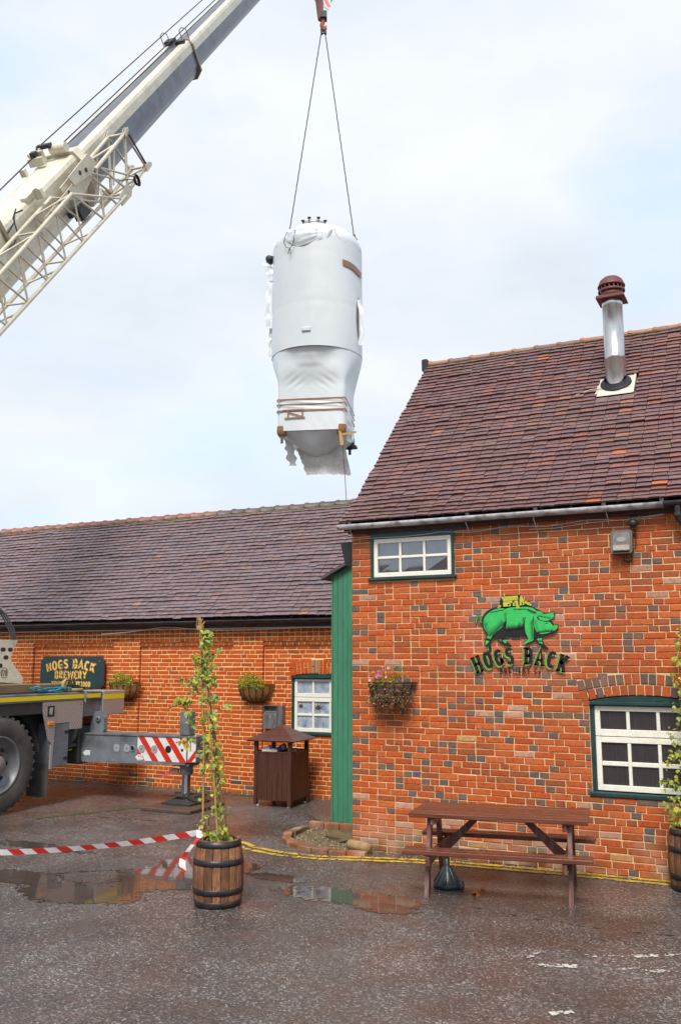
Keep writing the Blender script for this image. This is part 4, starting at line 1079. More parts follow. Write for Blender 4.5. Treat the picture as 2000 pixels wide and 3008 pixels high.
for (mi, ox, oy, kk, sw_) in ((1, -.010, -.011, 0, .27), (0, -.006, -.007, .4, .25), (2, -.005, -.006, .8, .21), (0, 0, 0, 1.2, .21)):
    text(le, 'HOGS BACK', lambda u, v, kk=kk: earc(u, v, kk), .182, sw_, True, .80, mi, .15, ox, oy, .15)
R2 = 1.5; zb2 = E(0, 1078)[2]
text(le, 'BREWERY Co', lambda u, v: (cxm + (R2 + v) * math.sin(u / R2), YE - .001, zb2 - R2 + (R2 + v) * math.cos(u / R2)), .056, .22, True, 1.1, 0, .16)
text(le, '-TONGHAM-', lambda u, v: (cxm + u, YE - .001, E(0, 1116)[2] + v), .022, .15, False, 1.15, 0, .2)
le.build('lettering', [INK, EGREEN, EYEL], eb)

# ------------------------------------------------------------------ floodlight with its sensor
fd = thing('floodlight', 'grey glass fronted floodlight with small round sensor under the grey gutter', 'floodlight', (-1.58, YR, 3.45))
FM = Matrix.Translation((-1.58, 9.93, 3.45)) @ Matrix.Rotation(R(-16), 4, 'X')
LAMPBODY = plain('lamp_grey', (0.05, 0.042, 0.04), 0.4); LAMPREF = wear_mat('lamp_reflector', (0.085, 0.078, 0.07), 0.35, .1, (.2, .19, .18), .5, 12, .1, 40)
q = MB()
def rrect(hw, hh, r, n=4, taper=0):
    o = []
    for (sx, sz, a0) in ((1, -1, -90), (1, 1, 0), (-1, 1, 90), (-1, -1, 180)):
        for k in range(n + 1):
            a = R(a0 + 90 * k / n); x = sx * (hw - r) + r * math.cos(a); z = sz * (hh - r) + r * math.sin(a)
            o.append((x * (1 + taper * z / hh), z))
    return o
q.prism(rrect(.112, .135, .03), .0, .065, 'y', 0, FM); q.prism(rrect(.07, .08, .02), .065, .095, 'y', 0, FM); q.build('body', LAMPBODY, fd)
q = MB(); q.prism(rrect(.088, .108, .025), -.012, -.0005, 'y', 0, FM); q.build('glass', LAMPREF, fd)
q = MB(); q.bbox(-.09, .09, -.03, -.0125, -.115, -.045, .015, 0, FM); q.build('lower_lens', wear_mat('ribbed_lens', (.30, .26, .20), .3, 0, (.16, .14, .11), .5, 20, .3, 60), fd)
q = MB(); q.prism([(.05 * math.cos(a * .5236), .02 + .03 * math.sin(a * .5236)) for a in range(12)], -.016, -.0125, 'y', 0, FM); q.build('lamp', plain('lamp_cap', (.24, .22, .20), .4), fd)
q = MB(); q.lathe([(0, -.05), (.03, -.042), (.048, -.015), (.05, .0), (.048, .015), (.03, .042), (0, .05)], 16, (-1.455, 9.96, 3.645)); q.tube([(-1.455, 9.97, 3.645), (-1.455, YR, 3.66)], .02, 8); q.build('sensor', CABLE_K, fd)
q = MB(); q.tube([(-1.46, YR - .02, 3.60), (-1.44, YR - .02, 3.5), (-1.45, YR - .02, 3.40), (-1.48, YR - .02, 3.36)], .006, 5)
q.tube([(-1.5, YR - .015, 3.31), (-1.49, YR - .02, 3.26), (-1.53, YR - .02, 3.235), (-1.575, YR - .02, 3.25), (-1.58, YR - .02, 3.30)], .007, 5); q.build('cable', CABLE_K, fd)
q = MB(); q.box(-1.6, -1.56, 9.99, YR + .01, 3.42, 3.47); q.build('bracket', LAMPBODY, fd)

# ------------------------------------------------------------------ leaves and wall baskets
def leaf_mat(name, cols, rough=.5):
    m, n, l, b = base_mat(name)
    oi = n.new('ShaderNodeObjectInfo'); a = n.new('ShaderNodeAttribute'); a.attribute_name = 'tint'
    geo = n.new('ShaderNodeNewGeometry'); t = n.new('ShaderNodeTexNoise'); t.inputs['Scale'].default_value = 45
    l.new(geo.outputs['Position'], t.inputs['Vector']); r = ramp(n, l, t.outputs['Fac'], [(.3, (.75, .75, .75)), (.7, (1.2, 1.2, 1.2))])
    c = mixc(n, l, 1, a.outputs['Color'], r.outputs[0], 'MULTIPLY'); l.new(c, b.inputs['Base Color'])
    b.inputs['Roughness'].default_value = rough; b.inputs['Specular IOR Level'].default_value = .4
    td = n.new('ShaderNodeBsdfTranslucent'); l.new(c, td.inputs['Color'])
    mx = n.new('ShaderNodeMixShader'); mx.inputs[0].default_value = .22
    l.new(b.outputs[0], mx.inputs[1]); l.new(td.outputs[0], mx.inputs[2]); l.new(mx.outputs[0], n['Material Output'].inputs['Surface'])
    return m
LEAF = leaf_mat('leaf', None)
def leaf_geo(L, lobes=3, cup=.18, tint=(.1, .2, .03)):
    """a lobed leaf, stalk at the origin, blade along +y, slightly cupped"""
    if lobes == 3: out = [(0, .0), (.26, .02), (.46, .26), (.42, .52), (.24, .44), (.22, .72), (0, 1.0), (-.22, .72), (-.24, .44), (-.42, .52), (-.46, .26), (-.26, .02)]
    else: out = [(0, 0), (.22, .2), (.3, .5), (.18, .8), (0, 1), (-.18, .8), (-.3, .5), (-.22, .2)]
    vs = [(0, .42 * L, 0)] + [(x * L, y * L, -cup * L * (x * x * 3 + (y - .42) ** 2)) for x, y in out]
    n = len(out)
    return vs, [(0, 1 + i, 1 + (i + 1) % n) for i in range(n)], tint
def rand_rot(up=.5):
    return Matrix.Rotation(rnd.uniform(0, 6.283), 4, 'Z') @ Matrix.Rotation(rnd.gauss(-.5, .55), 4, 'X') @ Matrix.Rotation(rnd.gauss(0, .4), 4, 'Y')
IRON = plain('black_iron', (0.012, 0.011, 0.011), 0.45); COIR = wear_mat('coir_liner', (0.42, 0.21, 0.06), 0.95, 0, (0.13, 0.08, 0.02), 0.7, 9, 0.9, 60)
def basket(name, label, group, x, y, z, hw, depth, drop, liner, dense=True):
    t = thing(name, label, 'hanging basket', (x, y, z - drop), 0, group)
    def bowl(u, v, k=1.0):
        a = math.pi * u; s = math.cos(v * math.pi / 2) ** .75
        return (x + k * hw * math.cos(a) * s, y - k * depth * math.sin(a) * s, z - drop * math.sin(v * math.pi / 2) * k)
    fr = MB(); fr.tube([bowl(k / 20, 0) for k in range(21)], .007, 6); fr.tube([(x - hw, y, z), (x + hw, y, z)], .007, 6)
    fr.tube([bowl(k / 20, 0)[:2] + (z - .035,) for k in range(21)], .004, 5)
    fr.build('rim', IRON, t)
    for k in range(1, 8):
        s_ = MB(); s_.tube([bowl(k / 8, v / 8) for v in range(9)], .0058, 5); s_.build('strap', IRON, t)
    ln = MB(); ln.grid(lambda u, v: Vector(bowl(u, .06 + .94 * v, .955)) + Vector((jit(.002), jit(.002), jit(.003))), 24, 10); ln.grid(lambda u, v: (x + hw * .93 * (2 * u - 1), y - v * depth * .9 * math.sqrt(max(0, 1 - (2 * u - 1) ** 2)), z - .035), 12, 4)
    if liner: ln.build('liner', COIR, t)
    return t, ln
def tuft(mb, cx, cy, cz, rx, ry, rz, n, cols, ls=(.02, .035), lobes=1):
    for k in range(n):
        while True:
            a, b, c = jit(1), jit(1), jit(1)
            if a * a + b * b + c * c < 1: break
        q = (a * a + b * b + c * c) ** .25
        p = Vector((cx + a * rx, cy + b * ry, cz + c * rz * (1 + .35 * noise.noise((a * 2 + cx * 9, b * 2, c * 2)))))
        vs, fs, t_ = leaf_geo(rnd.uniform(*ls), lobes, .2, vary(rnd.choice(cols), .25))
        mb.add(vs, fs, 0, t_, Matrix.Translation(p) @ rand_rot())
FOL1 = [(.30, .38, .03), (.38, .43, .035), (.22, .31, .03), (.46, .46, .045), (.15, .22, .03)]
for (nm, bx) in (('coir wall basket of bright green trailing plant beside the dark green name board', -10.865), ('coir wall basket of bright green trailing plant between the hop pole and window', -8.145)):
    t, ln = basket('hanging_basket', nm, 'coir baskets on the left range', bx, YL + (REC if bx > -10.6 else 0) - .008, 1.79, .335, .30, .31, True)
    fo = MB(); tuft(fo, bx - .02, YL - .16, 1.84, .29, .17, .13, 900, FOL1, (.016, .032)); tuft(fo, bx - .05, YL - .16, 1.93, .16, .10, .09, 200, FOL1, (.016, .03)); tuft(fo, bx, YL - .22, 1.78, .31, .13, .05, 300, FOL1, (.016, .03))
    fo.build('foliage', LEAF, t, kind='stuff')
t, ln = basket('hanging_basket', 'green topped wall basket half hidden behind the white perforated crane plate', 'coir baskets on the left range', -13.95, YL - .008 + REC, 1.79, .30, .28, .3, True)
fo = MB(); tuft(fo, -13.92, YL - .10, 1.88, .34, .15, .16, 420, FOL1, (.016, .032)); fo.build('foliage', LEAF, t, kind='stuff')
# the straggly one on the taller building
t, ln = basket('hanging_basket', 'straggly wall basket of pink petunias and dead growth beside the green duct', None, -4.29, YR - .008, 1.935, .30, .26, .26, False)
DEAD = [(.22, .12, .06), (.32, .15, .07), (.16, .10, .06), (.36, .20, .08), (.27, .20, .12)]
MOSSL = wear_mat('dead_moss_liner', (0.10, 0.07, 0.045), .95, 0, (.22, .16, .10), .6, 12, .9, 50)
ln.build('liner', MOSSL, t)
fo = MB(); tuft(fo, -4.36, YR - .15, 1.93, .20, .13, .10, 420, FOL1 + [(.3, .25, .05)], (.014, .028))
for k in range(26):
    x0 = -4.3 + jit(.2); h = rnd.uniform(.05, .2); p0 = Vector((x0, YR - .16 + jit(.08), 1.95)); p1 = p0 + Vector((jit(.05), jit(.05), h))
    fo.tube([p0, (p0 + p1) / 2 + Vector((jit(.015), 0, 0)), p1], .003, 4, 0, None, tint=(.16, .17, .03))
    for q in range(7):
        vs, fs, t_ = leaf_geo(.022, 1, .2, vary(rnd.choice(FOL1), .2)); fo.add(vs, fs, 0, t_, Matrix.Translation(p0 + (p1 - p0) * rnd.random()) @ rand_rot())
fo.build('foliage', LEAF, t, kind='stuff')
dd = MB(); tuft(dd, -4.2, YR - .20, 1.78, .24, .10, .12, 620, DEAD, (.014, .034)); tuft(dd, -4.35, YR - .22, 1.73, .2, .08, .08, 300, DEAD, (.014, .034))
for k in range(160):
    a = rnd.random() * math.pi; s = rnd.random(); p = Vector((-4.29 + .29 * math.cos(a) * (1 - .4 * s), YR - .02 - .24 * math.sin(a) * (1 - .4 * s), 1.88 - .22 * s)); dd.tube([p, p + Vector((jit(.03), -.012, -.05)), p + Vector((jit(.05), -.008, -.10 - .05 * rnd.random()))], .002, 3, 0, None, tint=vary(rnd.choice(DEAD), .2))
dd.build('dead_growth', LEAF, t, kind='stuff')
PETAL = [(.62, .16, .30), (.70, .32, .45), (.68, .42, .50)]
for (dx, dz, s) in ((-.115, .06, .03), (-.075, .075, .03), (-.045, .068, .024), (-.20, .015, .022), (-.185, -.02, .02), (.005, .05, .02), (.05, .155, .02), (-.02, .135, .018), (-.16, .11, .018), (-.09, .12, .016), (.03, .155, .016), (.005, -.085, .012), (-.03, .17, .014)):
    q = MB(); c = rnd.choice(PETAL); M = Matrix.Translation((-4.29 + dx, YR - .25 + jit(.03), 1.95 + dz)) @ Matrix.Rotation(R(70), 4, 'X') @ Matrix.Rotation(jit(.5), 4, 'Y')
    pts = [(s * (1 if k % 2 else .72) * math.cos(k * .6283), s * (1 if k % 2 else .72) * math.sin(k * .6283), .3 * s) for k in range(10)]
    q.add([(0, 0, -.2 * s)] + pts, [(0, 1 + k, 1 + (k + 1) % 10) for k in range(10)], 0, c, M); q.build('flower', LEAF, t)
bk = MB(); bk.box(-4.19, -4.165, YR - .02, YR - .003, 1.56, 1.7); bk.build('wall_bracket', LAMPBODY, t)

# ------------------------------------------------------------------ cigarette bin on the wall
cg = thing('ashtray_bin', 'grey steel wall cigarette bin with slotted top above the wooden litter bin', 'ashtray', (-7.8, YL + REC, 1.07))
GREYST = wear_mat('grey_sheet_steel', (0.23, 0.215, 0.22), 0.4, 0.4, (0.08, 0.07, 0.07), 0.7, 16, 0.06, 40, (1, 1, .4))
y0 = YL + REC - .11; y1 = YL + REC - .002
q = MB(); q.box(-7.975, -7.965, y0, y1, 1.075, 1.455); q.box(-7.715, -7.705, y0, y1, 1.075, 1.455); q.box(-7.965, -7.715, y0 + .002, y1, 1.445, 1.455); q.box(-7.965, -7.715, y1 - .008, y1 - .001, 1.08, 1.444); q.build('casing', GREYST, cg)
q = MB(); q.prism([(y0 - .004, 1.078), (y0 - .004, 1.30), (y1 - .04, 1.365), (y1 - .04, 1.30), (y0 + .02, 1.08)], -7.963, -7.717, 'x'); q.build('door', GREYST, cg)
for k in range(7):
    x = -7.935 + k * .032; s_ = MB(); s_.box(x, x + .016, -.003, .001, -.012, .012, 0, Matrix.Translation((0, y0 + .03, 1.331)) @ Matrix.Rotation(R(-42), 4, 'X')); s_.build('slot', CABLE_K, cg)
q = MB(); q.lathe([(.008, 0), (.008, .004), (0, .006)], 8, M=Matrix.Translation((-7.84, y0 - .0045, 1.27)) @ Matrix.Rotation(R(90), 4, 'X')); q.build('lock', plain('bright_lock', (.7, .7, .68), .3), cg)
q = MB()
for (x, z, h) in ((-7.94, 1.17, .06), (-7.95, 1.13, .03), (-7.76, 1.19, .04), (-7.75, 1.14, .05), (-7.765, 1.25, .02)): q.box(x, x + .005, y0 - .0055, y0 - .0045, z, z + h)
q.build('scratch_mark', CABLE_K, cg)
q = MB(); q.box(-7.703, -7.612, y0 + .012, y1, 1.075, 1.453); q.build('side_case', GREYST, cg)

# ------------------------------------------------------------------ wooden litter bin
BINW = wear_mat('stained_bin_wood', (0.062, 0.020, 0.013), 0.42, 0, (0.13, 0.05, 0.03), 0.6, 5, 0.25, 40, (6, 6, .7))
BINR = wear_mat('wet_bin_roof', (0.11, 0.042, 0.030), 0.3, 0, (0.05, 0.02, 0.015), 0.6, 6, 0.2, 40)
bn = thing('litter_bin', 'dark stained wooden litter bin with pyramid roof standing by the left range window', 'litter bin', (-7.25, 12.53, 0))
BM = Matrix.Translation((-7.25, 12.53, 0)) @ Matrix.Rotation(R(3), 4, 'Z')
bh = .315
for (sx, sy) in ((-1, -1), (1, -1), (1, 1), (-1, 1)):
    q = MB(); q.bbox(sx * bh - .055 if sx > 0 else -bh - .003, sx * bh + .003 if sx > 0 else -bh + .055, sy * bh - .055 if sy > 0 else -bh - .003, sy * bh + .003 if sy > 0 else -bh + .055, .03, .985, .005, 0, BM); q.build('post', BINW, bn)
    q = MB(); q.lathe([(0, 0), (.022, 0), (.028, .012), (.02, .03), (0, .03)], 10, M=BM @ Matrix.Translation((sx * .27, sy * .27, 0))); q.build('foot', plain('white_foot', (.6, .55, .48), .6), bn)
for side in range(4):
    S = BM @ Matrix.Rotation(R(90 * side), 4, 'Z')
    n = 6; w_ = (2 * bh - .11) / n
    for k in range(n):
        x0 = -bh + .055 + k * w_; q = MB(); q.bbox(x0 + .0015, x0 + w_ - .0015, -bh + .004 + jit(.002), -bh + .022, .10, .80, .003, 0, S); q.build('board', BINW, bn)
    q = MB(); q.bbox(-bh + .06, bh - .06, -bh - .002, -bh + .026, .79, .815, .004, 0, S); q.build('rail', BINW, bn)
    q = MB(); q.bbox(-bh + .056, bh - .056, -bh + .0, -bh + .03, .972, .985, .003, 0, S); q.build('rail', BINW, bn)
    for t_ in range(3):                                # boards of the hipped lid
        z0, z1 = .985 + t_ * .072, .985 + (t_ + 1) * .072; h0, h1 = .405 * (1 - t_ / 3), .405 * (1 - (t_ + 1) / 3)
        q = MB(); e = .004 if t_ else 0
        q.add([(-h0, -h0 - e, z0), (h0, -h0 - e, z0), (h1, -h1, z1), (-h1, -h1, z1), (-h0, -h0 + .02, z0 - .02), (h0, -h0 + .02, z0 - .02), (h1, -h1 + .02, z1 - .02), (-h1, -h1 + .02, z1 - .02)],
              [(0, 1, 2, 3), (4, 7, 6, 5), (0, 4, 5, 1), (3, 2, 6, 7)], 0, None, S); q.build('lid_board', BINR, bn)
q = MB(); q.box(-.29, .29, -.29, .29, .12, .77, 0, BM); q.build('inner_liner', CABLE_K, bn)
PAPER = plain('white_paper', (.72, .70, .68), .6)
q = MB(); q.lathe([(.036, -.06), (.046, .06), (.042, .06), (.033, -.05), (0, -.05)], 14, M=BM @ Matrix.Translation((-.13, -.22, .845)) @ Matrix.Rotation(R(70), 4, 'Y')); q.bbox(-.24, .03, -.26, -.14, .79, .855, .02, 0, BM @ Matrix.Rotation(.12, 4, 'Z'))
tag(q.build('paper_cup', PAPER), 'crumpled white paper cup and napkin in the front opening of the litter bin', 'paper cup')
q = MB(); q.lathe([(.0, -.09), (.04, -.09), (.046, 0), (.05, .07), (.0, .075)], 14, M=BM @ Matrix.Translation((.10, -.2, .865)) @ Matrix.Rotation(R(60), 4, 'Y'))
q.lathe([(.0475, -.05), (.0525, .05)], 14, 0 and 0 or (0, 0, 0), 1, BM @ Matrix.Translation((.08, -.2, .85)) @ Matrix.Rotation(R(60), 4, 'Y'))
tag(q.build('paper_cup', [plain('kraft_card', (.42, .25, .10), .7), plain('purple_band', (.07, .04, .22), .5)]), 'brown card cup with purple band tipped over in the litter bin', 'paper cup')
q = MB()
for k in range(9):
    c = Vector((.22 + jit(.05), jit(.22), .80 + jit(.03))); q.add([c + Vector((jit(.07), jit(.07), jit(.04))) for _ in range(5)], [(0, 1, 2), (0, 2, 3), (0, 3, 4), (1, 2, 4)], 0, None, BM)
tag(q.build('wrapper', plain('grey_film', (.5, .5, .52), .3)), 'crumpled clear film wrappers in the side opening of the litter bin', 'wrapper')

# ------------------------------------------------------------------ picnic table and the parasol foot beneath it
TBW = wear_mat('wet_stained_timber', (0.105, 0.028, 0.015), 0.22, 0, (0.20, 0.075, 0.042), 0.9, 4, 0.2, 30, (.4, 9, 9), 0.6)
TBL = wear_mat('worn_stained_timber', (0.11, 0.034, 0.028), 0.38, 0, (0.28, 0.17, 0.15), 0.7, 5, 0.2, 30, (5, 5, .7))
pt = thing('picnic_table', 'wet red brown wooden picnic table with attached benches against the brick wall', 'picnic table', (-2.69, 8.93, 0), R(10))
def tpart(name, m, mat_): return m.build(name, mat_, pt, world=False)
for k in range(5):
    y0 = -.375 + k * .151; q = MB(); q.bbox(-.835 + jit(.006), .835 + jit(.006), y0, y0 + .144, .70, .742 + jit(.002), .006); tpart('tabletop_plank', q, TBW)
for (sy, y0) in ((-1, -.60), (-1, -.497), (1, .393), (1, .496)):
    q = MB(); q.bbox(-.865 + jit(.008), .865 + jit(.008), y0, y0 + .098, .40, .442, .006); tpart('bench_plank', q, TBW)
for sx in (-1, 1):
    x0 = sx * .66
    for sy in (-1, 1):
        q = MB(); a, b = (.415, 0), (.21, .70); w_ = .05
        q.prism([(sy * (a[0] - w_), a[1]), (sy * (a[0] + w_), a[1]), (sy * (b[0] + w_), b[1] - .001), (sy * (b[0] - w_), b[1] - .001)], x0 - .02, x0 + .02, 'x'); tpart('leg', q, TBL)
    q = MB(); q.bbox(x0 - sx * .021 - (.04 if sx > 0 else 0), x0 - sx * .021 + (0 if sx > 0 else .04), -.585, .585, .30, .398, .006); tpart('bench_bearer', q, TBL)
    q = MB(); q.bbox(x0 - sx * .021 - (.04 if sx > 0 else 0), x0 - sx * .021 + (0 if sx > 0 else .04), -.34, .34, .63, .698, .006); tpart('top_bearer', q, TBL)
    q = MB(); p0, p1 = Vector((sx * .60, 0, .33)), Vector((sx * .20, 0, .695)); d = (p1 - p0).normalized(); nn = Vector((-d.z, 0, d.x)) * .05
    q.prism([((p0 + nn).x, (p0 + nn).z), ((p0 - nn).x, (p0 - nn).z), ((p1 - nn).x, .699), ((p1 + nn).x + (0), .699)], -.02, .02, 'y'); tpart('brace', q, TBL)
UB = wear_mat('dark_green_plastic', (0.013, 0.027, 0.028), 0.3, 0, (0.05, 0.06, 0.055), 0.5, 8, 0.1, 40)
ub = thing('parasol_base', 'dark green plastic parasol base with stub pole under the picnic table', 'parasol base', (-3.21, 8.80, 0))
q = MB(); K_ = .66
q.lathe([(r_ * K_, z_ * .68) for r_, z_ in ((.0, 0), (.195, 0), (.205, .015), (.205, .055), (.195, .075), (.15, .14), (.105, .21), (.065, .27), (.052, .285), (.05, .30), (.042, .31), (.042, .40), (.034, .405), (.0, .405))], 32, (-3.21, 8.80, 0)); q.build('body', UB, ub)
for k in range(8):
    a = 2 * math.pi * k / 8 + .2; q = MB(); ca, sa = math.cos(a) * K_, math.sin(a) * K_; q.tube([(-3.21 + .2 * ca, 8.80 + .2 * sa, .048), (-3.21 + .11 * ca, 8.80 + .11 * sa, .143), (-3.21 + .06 * ca, 8.80 + .06 * sa, .19)], [.011, .010, .006], 6); q.build('rib', UB, ub)
q = MB(); q.lathe([(0, 0), (.030, 0), (.034, .014), (.034, .07), (.02, .08), (0, .08)], 14, (-3.065, 8.785, 0)); q.build('filler_cap', UB, ub)
q = MB(); q.lathe([(.022, .27), (.022, .36), (.0, .36)], 14, (-3.21, 8.80, 0)); q.build('pole', CABLE_K, ub)
lf = MB(); vs, fs, t_ = leaf_geo(.10, 3, .9, (.34, .11, .03)); lf.add(vs, fs, 0, t_, Matrix.Translation((-2.83, 8.66, .03)) @ Matrix.Rotation(R(130), 4, 'Z') @ Matrix.Rotation(R(18), 4, 'X')); vs, fs, t_ = leaf_geo(.07, 3, .9, (.26, .09, .03)); lf.add(vs, fs, 0, t_, Matrix.Translation((-2.81, 8.67, .035)) @ Matrix.Rotation(R(20), 4, 'Z') @ Matrix.Rotation(R(25), 4, 'X'))
tag(lf.build('fallen_leaf', LEAF), 'curled orange fallen leaf on the wet tarmac in front of the picnic table', 'leaf')

# ------------------------------------------------------------------ half-barrel planters with hop poles
def stave_mat():
    m, n, l, b = base_mat('weathered_stave')
    a = n.new('ShaderNodeAttribute'); a.attribute_name = 'tint'
    t = noise_node(n, l, 14, 6, stretch=(7, 7, .9)); r = ramp(n, l, t.outputs['Fac'], [(.3, (.45, .42, .40)), (.5, (1, 1, 1)), (.66, (1.5, 1.4, 1.25)), (.8, (2.1, 1.9, 1.6))])
    t2 = noise_node(n, l, 5, 4); r2 = ramp(n, l, t2.outputs['Fac'], [(.45, (.75, .75, .75)), (.65, (1.25, 1.2, 1.15))])
    c = mixc(n, l, 1, a.outputs['Color'], r.outputs[0], 'MULTIPLY'); c = mixc(n, l, 1, c, r2.outputs[0], 'MULTIPLY'); l.new(c, b.inputs['Base Color'])
    b.inputs['Roughness'].default_value = .55; bump(n, l, b, t.outputs['Fac'], .6, .01)
    return m
STAVE = stave_mat(); HOOP = wear_mat('dark_hoop_iron', (0.035, 0.032, 0.038), 0.38, .5, (0.10, 0.06, 0.045), 0.5, 9, 0.2, 40)
SOILD = wear_mat('dark_compost', (0.03, 0.02, 0.012), 0.95, 0, (.08, .05, .03), .5, 14, .8, 60)
BH = .575
def brad(z): u = z / BH; return .197 + .038 * (1 - ((u - .46) / .54) ** 2) - .004 * u
def barrel(label, loc, turn):
    t = thing('barrel_planter', label, 'planter', loc, R(turn), 'old oak barrels planted with hops')
    n = 18
    for k in range(n):
        a0 = 2 * math.pi * k / n + .012 + jit(.004); a1 = 2 * math.pi * (k + 1) / n - .012 + jit(.004); q = MB(); vs = []
        tin = vary(rnd.choice([(.195, .088, .040), (.235, .112, .052), (.15, .066, .032), (.215, .10, .05)]), .2); off = jit(.0015); N = 8
        for i in range(N + 1):
            z = BH * i / N; r_ = brad(z) + off
            for (a, rr) in ((a0, r_ - .004), ((a0 * .85 + a1 * .15), r_), ((a0 + a1) / 2, r_ + .001), ((a0 * .15 + a1 * .85), r_), (a1, r_ - .004), (a1, r_ - .028), (a0, r_ - .028)): vs.append((rr * math.cos(a), rr * math.sin(a), z))
        fs = [(i * 7 + j, i * 7 + (j + 1) % 7, (i + 1) * 7 + (j + 1) % 7, (i + 1) * 7 + j) for i in range(N) for j in range(7)] + [tuple(range(6, -1, -1)), tuple(range(N * 7, N * 7 + 7))]
        q.add(vs, fs, 0, tin); q.build('stave', STAVE, t, world=False)
    for (z0, z1) in ((.0, .060), (.112, .168), (.362, .416), (.516, .572)):
        q = MB(); q.lathe([(brad(z0) + .001, z0 + .001), (brad(z0) + .0032, z0 + .001), (brad((z0 + z1) / 2) + .0036, (z0 + z1) / 2), (brad(z1) + .0032, z1 - .001), (brad(z1) + .001, z1)], 36); q.build('hoop', HOOP, t, world=False)
    q = MB(); q.grid(lambda u, v: (.175 * v * math.cos(6.2832 * u), .175 * v * math.sin(6.2832 * u), .485 + .02 * noise.noise((v * 4 * math.cos(6.28 * u), v * 4 * math.sin(6.28 * u), 1)) + .02 * (1 - v)), 20, 5); q.build('compost', SOILD, t, world=False)
    return t
B1 = Vector((-4.88, 7.30, 0)); B2 = Vector((-1.035, 9.775, 0))
barrel('weathered oak barrel planter with iron hoops and red white tape standing in the open yard', B1, 10)
barrel('oak barrel planter against the brick wall below the lower window, cut by the photo edge', B2, 47)
CANE = wear_mat('bamboo_cane', (0.42, 0.26, 0.085), 0.5, 0, (0.22, 0.13, 0.05), 0.6, 12, 0.1, 40)
HC = [(.32, .38, .045), (.25, .33, .05), (.42, .43, .05), (.20, .29, .07), (.27, .34, .11), (.36, .40, .05), (.50, .45, .06)]
HM = {}
def hop_leaf_mesh(cs):
    key = (cs, rnd.randrange(4), rnd.randrange(len(HC)))
    if key not in HM:
        mb = MB(); vs, fs, t_ = leaf_geo(.050, 3, rnd.uniform(.15, .45), vary(HC[key[2]], .2)); mb.add(vs, fs, 0, t_); HM[key] = mb.mesh('leaf', LEAF)
    return HM[key]
def hop(label, base, ax, canes, clusters, stems, n_own, tip):
    """ax: sideways unit vector the plant spreads along"""
    t = thing('hop_plant', label, 'hop plant', base + Vector((0, 0, .49)), 0, 'hop plants growing up cane wigwams')
    nn = Vector((-ax.y, ax.x, 0))
    def P3(x, z, d=0): return base + ax * x + nn * d + Vector((0, 0, z))
    for (pts) in canes:
        q = MB(); q.tube([P3(*p) for p in pts], [.0095] * (len(pts) - 1) + [.007], 7); q.build('cane', CANE, t)
    if tip:
        q = MB(); c = P3(*tip); q.lathe([(.03, -.02), (.034, 0), (.03, .02)], 10, c)
        for k in range(14): q.tube([c + Vector((jit(.03), jit(.03), -.06)), c + Vector((jit(.03), jit(.03), .02)), c + Vector((jit(.04), jit(.04), rnd.uniform(.05, .12)))], .004, 4)
        q.build('twine_binding', CANE, t)
    q = MB()
    for st in stems:
        pts = []
        for a, b in zip(st[:-1], st[1:]):
            for k in range(6):
                u = k / 6; p = P3(a[0] + (b[0] - a[0]) * u, a[1] + (b[1] - a[1]) * u, (a[2] if len(a) > 2 else 0)); an = 9 * (a[1] + (b[1] - a[1]) * u); pts.append(p + ax * .018 * math.cos(an) + nn * .018 * math.sin(an))
        q.tube(pts, .0042, 5, tint=(.22, .12, .035))
    q.build('vine', LEAF, t)
    spots = []
    for (cx, cz, rx, rz, n) in clusters:
        for _ in range(int(n * 1.25)):
            a = rnd.random() * 6.283; r_ = rnd.random() ** .6; spots.append(P3(cx + rx * r_ * math.cos(a), cz + rz * r_ * math.sin(a), rnd.gauss(0, .045)))
    rnd.shuffle(spots)
    org = t.location; st_ = MB()
    for k, p in enumerate(spots):
        s = rnd.choice((.45, .6, .75, .85, 1.0, 1.25)) * rnd.uniform(.85, 1.15) if k != 3 else 1.7
        M = Matrix.Rotation(rnd.uniform(-1.3, 1.3) + math.atan2(nn.y, nn.x) + R(90), 4, 'Z') @ Matrix.Rotation(rnd.gauss(-1.05, .5), 4, 'X') @ Matrix.Rotation(rnd.gauss(0, .5), 4, 'Y')
        if k < n_own:
            o = link('leaf', hop_leaf_mesh(0), t, p - org, M.to_euler(), (s, s, s))
        else:
            vs, fs, t_ = leaf_geo(.050 * s, 3, .25, vary(rnd.choice(HC), .2)); st_.add(vs, fs, 0, t_, Matrix.Translation(p) @ M)
    if st_.v: st_.build('foliage', LEAF, t, kind='stuff')
    return t
def hz(x, y, rx, ry, n):                              # cluster given on the plant's own measured elevation sheet
    return ((400 + x / 3.1875 - 641) * .00314, .556 + (2468 - 1780 - y / 3.1875) * .003126, rx * .000985, ry * .00098, n)
